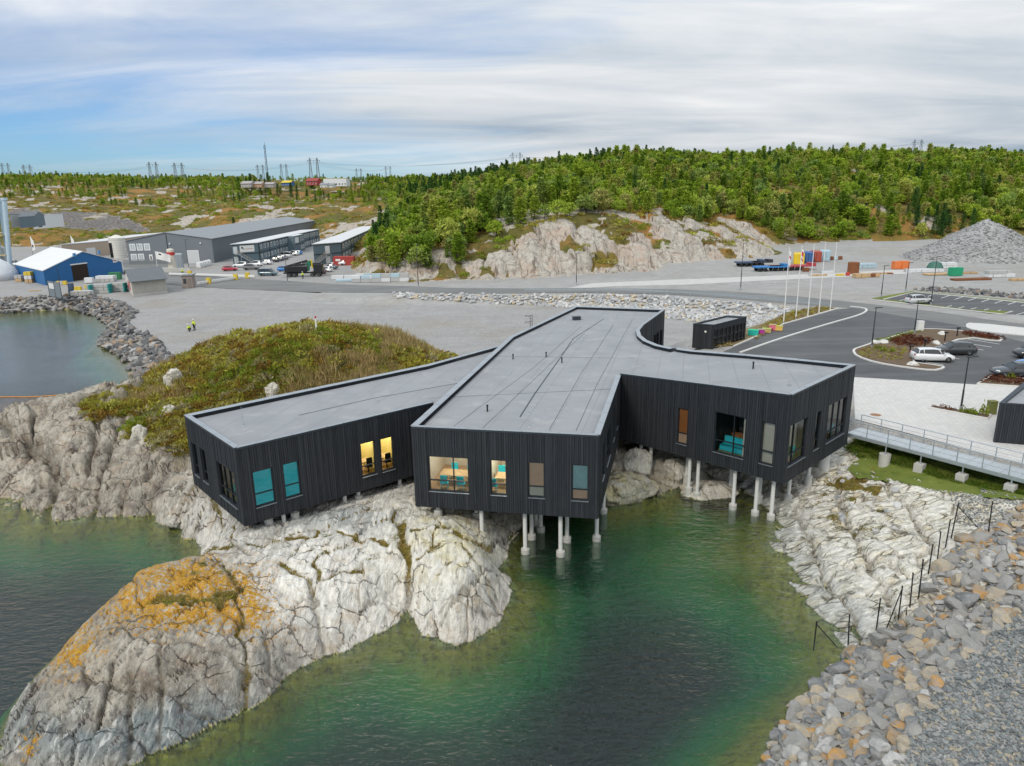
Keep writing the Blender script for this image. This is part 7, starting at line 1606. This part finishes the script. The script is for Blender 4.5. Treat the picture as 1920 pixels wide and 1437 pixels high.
flatbed(1444,508,6,8.,(.03,.18,.45),'blue','blue low-loader trailer in the yard',2); flatbed(1483,506.5,6,11.,(.38,.05,.06),'red','long red low-loader trailer joined behind the blue one',6); flatbed(1405,499,4,7.,(.05,.08,.14),'navy','dark blue trailer parked by the rock face',3); flatbed(1427,498.5,4,5.,(.03,.03,.04),'black','black dolly trailer right of the dark blue one',2)
def stack(px,py,rz,n,dim,cols,name,label,cat,z=ZR,group='goods stored in the yard',round_=False,gap=.05):
    """a bundle of beams, boards, pipes or bags: every layer piece a part"""
    if z==ZR: dim=tuple(q*.6 for q in dim)
    elif 'tent' in group: dim=(dim[0]*.55,dim[1]*.65,dim[2]*.85)
    x,y=G(px,py,z); root=empty(name,(x,y,z-.02),R(rz)); tag(root,label,cat,group); nx,ny,nz=n; k=0; cache={}
    for i in range(nx):
        for j in range(ny):
            for l in range(nz):
                c=cols[k%len(cols)]; k+=1
                if c not in cache:
                    m=MB()
                    if round_: m.tube((-dim[0]/2,0,0),(dim[0]/2,0,0),dim[1]/2,n=10)
                    else: m.box((0,0,0),tuple(q-gap for q in dim))
                    cache[c]=m.mesh('piece',c)
                o=bpy.data.objects.new('piece',cache[c]); link(o,root); o.location=((i-(nx-1)/2)*dim[0]+random.uniform(-.06,.06),(j-(ny-1)/2)*dim[1],dim[2]/2+l*dim[2]); o.rotation_euler=(0,0,random.uniform(-.03,.03))
    return root
TIM=plain('timber_tan',(.48,.33,.18),.8,.15,1.); RUST=plain('rust_steel',(.20,.075,.03),.85,.25,1.2); ORG=plain('orange_tarp',(.70,.20,.06),.6,.12,1.); PBL=plain('pale_blue_sheet',(.40,.52,.58),.6,.1,1.); GRN=plain('container_green',(.02,.30,.15),.5,.1,1.); WPL=plain('white_pallet',(.62,.63,.64),.7,.12,1.); YEL=plain('yellow_goods',(.62,.46,.05),.7,.1,1.); TEALG=plain('teal_frame',(.02,.28,.27),.6,.1,1.); GREYB=plain('grey_blocks',(.42,.42,.41),.85,.12,1.)
stack(1510,509,10,(1,1,1),(2.2,1.8,1.4),[RUST],'rusty_skip','rusty skip behind the red trailer','skip'); stack(1533,517,8,(3,3,1),(2.,.9,.7),[TIM,WPL,GREYB],'board_pile','low pile of boards and sheets left of the rusty drum','pile'); stack(1550,512,8,(2,3,1),(2.4,.8,.8),[WPL,PBL,GREYB],'sheet_pile','pile of pale sheets behind the board pile','pile')
stack(1575,517,5,(2,1,1),(1.5,1.,.7),[YEL],'yellow_pallet','low yellow pallet beside the small red machine','pallet'); stack(1589,517,0,(1,1,1),(1.2,1.2,1.2),[plain('machine_red',(.50,.05,.04),.5,.1)],'red_machine','small red machine in the yard','machine'); lath('rusty_drum',1599,513,[(1.2,0),(1.2,2.5),(1.1,2.6)],RUST,'rusty steel drum in the yard','drum',z=ZR)
stack(1622,502,4,(4,2,2),(2.,1.6,.9),[PBL,PBL,WPL,PBL],'formwork_stack','stack of pale blue formwork behind the rusty drum','stack'); stack(1611,520.5,3,(2,2,1),(2.,1.6,1.4),[TIM],'timber_bundle','pair of tan timber bundles in front of the rusty drum','timber'); stack(1633,519,3,(3,2,1),(1.8,1.5,1.2),[TIM,TIM,RUST],'timber_bundle','tan timber bundle right of the other one','timber'); stack(1655,514,2,(3,3,1),(2.4,.7,.5),[RUST,TIM],'steel_pile','low pile of rusty steel beside the timber','pile')
stack(1681,504.5,5,(1,1,1),(3.2,2.6,3.1),[ORG],'orange_cover','left one of two orange covered loads','load',gap=.12); stack(1695,504.5,5,(1,1,1),(3.,2.6,3.2),[ORG],'orange_cover','right one of two orange covered loads','load',gap=.12)
stack(1732,510,4,(6,3,1),(2.2,1.4,1.2),[WPL,WPL,GREYB],'pallet_row','long row of white pallets left of the green dome','pallets'); stack(1765,503,4,(5,2,2),(2.2,1.4,1.1),[WPL],'pallet_row','white pallets stacked behind the green dome','pallets'); lath('green_dome_tank',1752,508,[(1.6,0),(1.7,.9),(1.2,1.9),(.3,2.2)],plain('dark_green',(.05,.14,.11),.6,.1),'dark green domed tank among white pallets','tank',z=ZR)
stack(1756,515.5,4,(1,6,1),(9.,.55,.55),[TIM],'pipe_bundle','bundle of long tan pipes left of the green container','pipes',round_=True); stack(1790,517,8,(1,1,1),(4.4,2.4,3.),[GRN],'green_container','green container between pipes and rusty beams','container',gap=.1); stack(1815,513,4,(2,4,1),(3.,.6,.6),[TIM,RUST],'timber_bundle','timber and steel pile behind the rusty beams','timber'); stack(1820,525,4,(1,6,1),(13.,.5,.6),[RUST],'beam_stack','long rusty steel beams in front of the green container','beams')
stack(1869,519,3,(5,2,2),(1.6,1.4,1.1),[WPL,GREYB],'block_pallets','stacked white block pallets before the gravel heap','pallets'); stack(1890,519,3,(2,2,1),(1.6,1.4,1.2),[WPL],'block_pallets','single white block pallets right of the stacked ones','pallets'); stack(1915,526,3,(4,1,1),(2.,1.6,.8),[TIM],'timber_bundle','tan timber bundle at the right edge of the yard','timber'); stack(1566,487,5,(3,1,1),(2.,1.6,1.5),[RUST,PBL],'scrap_pile','red and blue scrap beside the pale blue container','pile')
gL='goods stored by the tent hall'
stack(188,549,5,(4,2,3),(2.2,1.4,.75),[GREYB],'slab_stack','grey slabs with teal frames left of the timber shed','slabs',ZP,gL); stack(172,551,5,(1,2,3),(.5,1.5,.8),[TEALG],'teal_rack','left teal rack holding grey slabs','rack',ZP,gL); stack(208,549,5,(1,2,3),(.5,1.5,.8),[TEALG],'teal_rack','middle teal rack holding grey slabs','rack',ZP,gL); stack(236,547,5,(1,2,3),(.5,1.5,.8),[TEALG],'teal_rack','right teal rack beside the timber shed','rack',ZP,gL)
stack(222,546,5,(3,2,3),(2.2,1.4,.75),[GREYB],'slab_stack','grey slabs in the right teal rack','slabs',ZP,gL); stack(200,528,5,(4,2,2),(2.,1.6,.9),[GREYB,WPL],'block_stack','grey block stack in front of the tent wall','blocks',ZP,gL); stack(217,524,5,(2,1,1),(2.6,2.2,2.2),[plain('green_skip',(.03,.17,.07),.6,.1)],'green_skip','green skip at the right corner of the tent hall','skip',ZP,gL); stack(168,531,4,(1,1,1),(4.,2.2,1.8),[WPL],'white_tank','white covered load beside the tent door','load',ZP,gL,gap=.3)
stack(155,554,5,(5,2,1),(1.5,1.4,1.2),[GREYB,WPL],'grid_boxes','row of grey mesh boxes above the shore stones','boxes',ZP,gL); stack(135,553,5,(1,1,2),(1.6,1.6,1.5),[plain('dark_blue_box',(.06,.09,.15),.6,.1)],'box_stack','dark box stack left of the mesh boxes','boxes',ZP,gL); stack(146,545,5,(2,1,1),(1.5,1.2,1.1),[YEL],'yellow_box','left yellow box before the tent door','box',ZP,gL); stack(167,541,5,(2,1,1),(1.5,1.2,1.),[YEL],'yellow_box','right yellow box before the tent door','box',ZP,gL); stack(116,534,5,(3,1,1),(1.5,1.2,1.1),[YEL,GREYB],'yellow_box','yellow and grey goods at the tent corner','goods',ZP,gL)
stack(57,530,8,(2,2,3),(1.5,1.4,1.1),[TIM,WPL,YEL],'pallet_stack','tall stack of tan and yellow pallets beside the tent','pallets',ZP,gL); stack(38,528,8,(2,2,2),(1.5,1.4,1.),[TIM,GREYB],'pallet_stack','lower tan pallet stack left of the tall one','pallets',ZP,gL); stack(22,524,8,(1,1,1),(3.,2.5,2.8),[WPL],'white_box','white box body left of the pallet stacks','box',ZP,gL,gap=.2); stack(66,546,8,(3,1,1),(1.6,.5,.3),[TIM],'plank_pile','few planks lying on the sand before the tent','planks',ZP,gL)
# banners on leaning poles, flags
def banner(px,py,tx,ty,label,mark=True,z=ZP):
    x,y=G(px,py,z); h=at(tx,ty,y).z-z; root=empty('flag',(x,y,z-.05)); tag(root,label,'flag','white flags at the works'); m=MB(); m.tube((0,0,0),(0,0,h),.07,.05,n=8); m.obj('pole',WHITE,root)
    m=MB(); n=10; vs=[]
    for i in range(n+1):
        for j in range(6): vs.append((.06+4.*i/n,.25*math.sin(i*.8+j*.3)*i/n,h-.2-2.2*j/5-1.1*(i/n)**1.3))
    m.add(vs,[(i*6+j,(i+1)*6+j,(i+1)*6+j+1,i*6+j+1) for i in range(n) for j in range(5)])
    if mark:
        for i in range(2,4): m.mi[i*5+1]=1
    m.obj('cloth',[WHITE,LOGO],root,smooth=True); m=MB(); m.box((0,0,.4),(1.6,1.6,.8)); m.obj('base_block',CONC,root)
banner(296,508,293,470,'white flag with a small dark mark flying before the warehouse')
for (a,b_,c,l) in ((60,468,441,'white beach flag nearest the pipe tower'),(135,464,440,'white beach flag behind the tent roof')):
    x,y=G(a,b_,5.); z=surf1(x,y); h=at(a,c,y).z-z; root=empty('beach_flag',(x,y,z-.1)); tag(root,l,'flag','white beach flags'); m=MB(); m.tube((0,0,0),(0,0,h),.06,.03,n=6); m.obj('pole',DARK,root); m=MB(); m.add([(0,0,h),(1.1,.05,h*.75),(1.3,.05,h*.35),(.02,0,h*.25)],[(0,1,2,3)]); m.obj('cloth',WHITE,root); m=MB(); m.box((.5,-.01,h*.5),(.45,.03,.9)); m.obj('mark',LOGO,root)
# fence panel with a sign at the shore
p0=G3(94,558,ZP); p1=G3(117,562,ZP); root=empty('notice_fence',p0); tag(root,'grey mesh fence panel with a white notice above the shore stones','fence'); inv=Matrix.Translation(-p0)
for f in (0,.5,1.): m=MB(); q=p0+(p1-p0)*f; m.tube(q,q+Vector((0,0,3.8)),.06,n=6); o=m.obj('post',DARK,root); o.matrix_parent_inverse=inv
m=MB(); m.add([p0+Vector((0,0,.3)),p1+Vector((0,0,.3)),p1+Vector((0,0,3.6)),p0+Vector((0,0,3.6))],[(0,1,2,3)]); o=m.obj('mesh_sheet',plain('mesh_grey',(.20,.23,.26),.7,.1),root); o.matrix_parent_inverse=inv
m=MB(); q=(p1-p0); nv=Vector((q.y,-q.x,0)).normalized()*.05; m.add([p0+q*.1+nv+Vector((0,0,2.)),p0+q*.5+nv+Vector((0,0,2.)),p0+q*.5+nv+Vector((0,0,3.2)),p0+q*.1+nv+Vector((0,0,3.2))],[(0,1,2,3)]); o=m.obj('notice',WHITE,root); o.matrix_parent_inverse=inv
# steel mesh fence in front of the warehouse
p0=G3(232,503,ZP); p1=G3(318,500,ZP); root=empty('mesh_fence',p0); tag(root,'grey steel mesh fence in front of the warehouse windows','fence'); inv=Matrix.Translation(-p0); n=18
for i in range(n):
    a=p0+(p1-p0)*(i/n); c=p0+(p1-p0)*((i+.92)/n); m=MB()
    for z in (.15,1.3,2.4): m.bar(a+Vector((0,0,z)),c+Vector((0,0,z)),.05)
    for k in range(9): q=a+(c-a)*(k/8); m.bar(q+Vector((0,0,.1)),q+Vector((0,0,2.45)),.035)
    o=m.obj('fence_bay',plain('fence_grey',(.22,.24,.25),.6,.1),root); o.matrix_parent_inverse=inv
# road barriers: white bars on yellow blocks
for i,(a,c,l) in enumerate(((( 318,517),(478,522),'long white barrier bar across the road entrance')  ,((372,535),(448,524),'short white barrier bar slanting behind the gate hut'))):
    p0=G3(*a,ZP); p1=G3(*c,ZP); root=empty('road_barrier',p0); tag(root,l,'barrier','white road barriers'); inv=Matrix.Translation(-p0); m=MB(); m.bar(p0+Vector((0,0,.55)),p1+Vector((0,0,.55)),.45,.45); o=m.obj('bar',WHITE,root); o.matrix_parent_inverse=inv
    for f in (.25,.92): q=p0+(p1-p0)*f; m=MB(); m.box((q.x,q.y,ZP+.7),(1.,.7,1.4)); o=m.obj('stand',YEL,root); o.matrix_parent_inverse=inv
gR='goods stored by the rock cutting'
stack(665,527,2,(1,1,1),(9.,2.2,.5),[PBL],'sheet_bundle','long pale sheet bundle lying beside the road','sheets',ZP,gR); stack(703,528.5,2,(5,1,2),(2.2,1.4,.8),[GREYB,WPL,GREYB,PBL],'goods_row','row of grey and blue goods left of the shrubs by the rock','goods',ZP,gR); stack(733,528,2,(4,1,2),(2.2,1.4,1.),[GREYB,PBL,WPL,GREYB],'goods_row','row of blue goods at the foot of the rock','goods',ZP,gR); stack(690,522,2,(3,1,1),(2.,1.4,1.2),[WPL,PBL],'goods_row','short row of white goods behind the others','goods',ZP,gR); stack(645,523.5,2,(2,1,1),(3.,1.2,1.),[WPL],'white_blocks','two white blocks beside the road left of the rock','blocks',ZP,gR)
# ------------------------------------------------------------------ far houses
def far_house(px0,px1,pyb,pyt,Y,depth,wallm,roofm,label,gab=True,win=4,storeys=2):
    a=at(px0,pyb,Y); c=at(px1,pyb,Y); zb=a.z-.8; h=at((px0+px1)/2,pyt,Y).z-zb; b=Bld('far_house',label,'house',(a.x,Y),(c.x,Y),(0,depth),zb,'far houses'); b.D=Vector((0,depth,0))
    if gab:
        u=b.up; A,B_,D=b.FL,b.FR,b.D; e=h*.62
        for q,nm in (([A,B_,B_+u*e,A+u*e],'front_wall'),([B_+D,A+D,A+D+u*e,B_+D+u*e],'back_wall')): m=MB(); m.add(q,[(0,1,2,3)]); b.part(m,nm,wallm)
        for s in (0,1): P=A if s==0 else B_; m=MB(); m.add([P,P+D,P+D+u*e,P+D*.5+u*h,P+u*e],[(0,1,2,3,4)]); b.part(m,'side_wall',wallm)
        for s0 in (0,1): e_=A+D*s0+u*e; r0=A+D*.5+u*h; ov=(e_-r0)*.1; q=[e_+ov-b.t*.4,B_-A+e_+ov+b.t*.4,B_-A+r0+b.t*.4,r0-b.t*.4]; m=MB(); m.add([p+u*.03 for p in q]+[p+u*.2 for p in q],[(3,2,1,0),(4,5,6,7),(0,1,5,4),(1,2,6,5),(2,3,7,6),(3,0,4,7)]); b.part(m,'roof',roofm)
    else: b.flatroof(h,wallm,roofm,.2); e=h
    for s in range(storeys):
        for k in range(win):
            f=(k+.25)/win; w=b.panel('front',f,f+.5/win,e*(.15+.48*s),e*(.40+.48*s),WINW,'window'); b.panel('front',f+.07/win,f+.43/win,e*(.18+.48*s),e*(.37+.48*s),PANE,'pane',.09,w)
    return b
YH=plain('house_yellow',(.62,.48,.06),.7,.06); RH=plain('house_red',(.36,.03,.03),.7,.06); RR=plain('roof_red',(.30,.05,.04),.7,.1); BH=plain('house_blue',(.06,.16,.38),.7,.06)
far_house(607,650,348,335,590,14,WINW,YH,'white and yellow flat-roofed school far behind the heath',False,8,1); far_house(574,595,346,334.5,600,14,RH,RR,'red house with a red roof left of the yellow school'); far_house(528,545,347,339,610,12,BH,YH,'blue and yellow house left of the red one',True,3,1); far_house(600,614,350,343.5,575,9,WINW,GREYRF,'small white house in front of the yellow school',True,2,1); far_house(616,625,350,344,575,9,WINW,GREYRF,'second small white house in front of the school',True,2,1)
far_house(452,470,350,340,560,12,plain('house_grey',(.42,.40,.39),.7,.06),plain('roof_grey',(.36,.33,.32),.7,.1),'grey house with a pale roof among the left trees',True,3,1); far_house(472,490,350,341,565,12,plain('house_tan',(.50,.32,.20),.7,.06),MATS['roof_grey'],'tan house beside the grey one',True,3,1); far_house(490,512,350,342,570,12,MATS['house_grey'],MATS['roof_grey'],'second grey house right of the tan one',True,3,1)
# dark spruces by those houses, each its own tree
for i,(a,b_,Y,s) in enumerate(((462,345,600,1.5),(470,345,600,1.9),(478,345,600,1.6),(487,345,600,1.7),(497,345,600,1.5),(503,344,600,1.9),(520,352,560,1.4),(545,352,560,1.5),(556,352,560,1.3),(447,345,620,1.4),(575,356,540,1.2),(437,408,380,1.2))):
    q=at(a,b_,Y); tree(q.x,Y,surf1(q.x,Y),random.choice((9,10,11)),s*.9,'dark spruce, number %s from the left beside the far houses'%['three','four','five','six','seven','eight','nine','ten','eleven','two','twelve','one'][i],'spruces beside the far houses','spruce_tree')
# ------------------------------------------------------------------ pylons, wires, mast
PY=plain('pylon_steel',(.22,.27,.31),.6,.1)
def pylon(px,pyt,Y,sc,label,legs=2):
    t_=at(px,pyt,Y); zg=surf1(t_.x,Y)-1; h=t_.z-zg; root=empty('pylon',(t_.x,Y,zg)); tag(root,label,'pylon','power pylons on the skyline'); th=.17*sc
    for s in ((-1,1) if legs==2 else (0,)):
        m=MB(); xo=s*2.0*sc; w=.95*sc
        for cx,cy in ((-1,-1),(1,-1),(1,1),(-1,1)): m.bar((xo+cx*w,cy*w,0),(xo+cx*w*.25,cy*w*.25,h),th)
        n=7
        for k in range(n):
            f0,f1=k/n,(k+1)/n; w0=w*(1-.75*f0); w1=w*(1-.75*f1); sg=1 if k%2 else -1
            m.bar((xo-w0*sg,-w0,h*f0),(xo+w1*sg,-w1,h*f1),th*.7); m.bar((xo-w0,-w0,h*f0),(xo+w0,-w0,h*f0),th*.6)
        m.obj('leg',PY,root)
    m=MB(); ca=3.6*sc; m.bar((-ca,0,h-1.5*sc),(ca,0,h-1.5*sc),th); m.bar((-ca,0,h-1.5*sc),(0,0,h-.4*sc),th*.6); m.bar((ca,0,h-1.5*sc),(0,0,h-.4*sc),th*.6); m.obj('crossarm',PY,root)
    for s in (-3.4,0,3.4): m=MB(); m.tube((s*sc,0,h-1.5*sc),(s*sc,0,h-2.4*sc),.14*sc,n=6); m.obj('insulator',PY,root)
    return [Vector((t_.x+s*sc,Y,zg+h-2.4*sc)) for s in (-3.4,0,3.4)]
pl=[]
for a in ((8,306,760,1.5,'pylon at the far left edge of the skyline'),(49,309,760,1.6,'pylon second from the left on the skyline'),(285,304,700,1.6,'pylon above the left wood, left of a matching one'),(333,305.5,700,1.7,'pylon above the left wood, right of a matching one'),(487,309,800,1.4,'pylon just left of the tall mast'),(531,307.5,800,1.4,'pylon just right of the tall mast'),(587,296,700,1.7,'tall pylon above the red house'),(672,316,1000,1.5,'small distant pylon right of the school'),(727,312,1000,1.5,'distant pylon left of the wooded ridge'),(968,286,560,1.4,'pylon rising from the wooded ridge in the middle'),(1722,262,520,1.2,'pylon on the wooded crest at the right')): pl.append(pylon(*a))
def wires(i,j,label):
    m=MB()
    for p,q in zip(pl[i],pl[j]):
        n=14
        for k in range(n):
            f0,f1=k/n,(k+1)/n; s=lambda f:Vector((0,0,-4*5.*f*(1-f))); m.tube(p+(q-p)*f0+s(f0),p+(q-p)*f1+s(f1),.06,n=4,cap=False)
    o=m.obj('power_line',PY); tag(o,label,'power line','power lines')
for i,j,l in ((1,2,'power line over the left wood'),(3,6,'power line between left wood and tall pylon'),(6,9,'power line from the tall pylon to the ridge'),(9,10,'power line along the right wooded ridge'),(6,8,'power line towards the distant pylons')): wires(i,j,l)
t_=at(496,272,620); zg=surf1(t_.x,620); root=empty('mast',(t_.x,620,zg-1)); tag(root,'tall dark lattice mast on the skyline','mast'); h=t_.z-zg+1; m=MB()
for cx,cy in ((-1,-1),(1,-1),(0,1)): m.bar((cx*.8,cy*.8,0),(cx*.5,cy*.5,h),.22)
for k in range(18): f0,f1=h*k/18,h*(k+1)/18; sg=1 if k%2 else -1; m.bar((-.75*sg,-.75,f0),(.75*sg,-.75,f1),.16)
m.obj('lattice',DARK,root); m=MB(); m.tube((0,0,h),(0,0,h+2.),.12,n=6); m.obj('antenna',DARK,root)
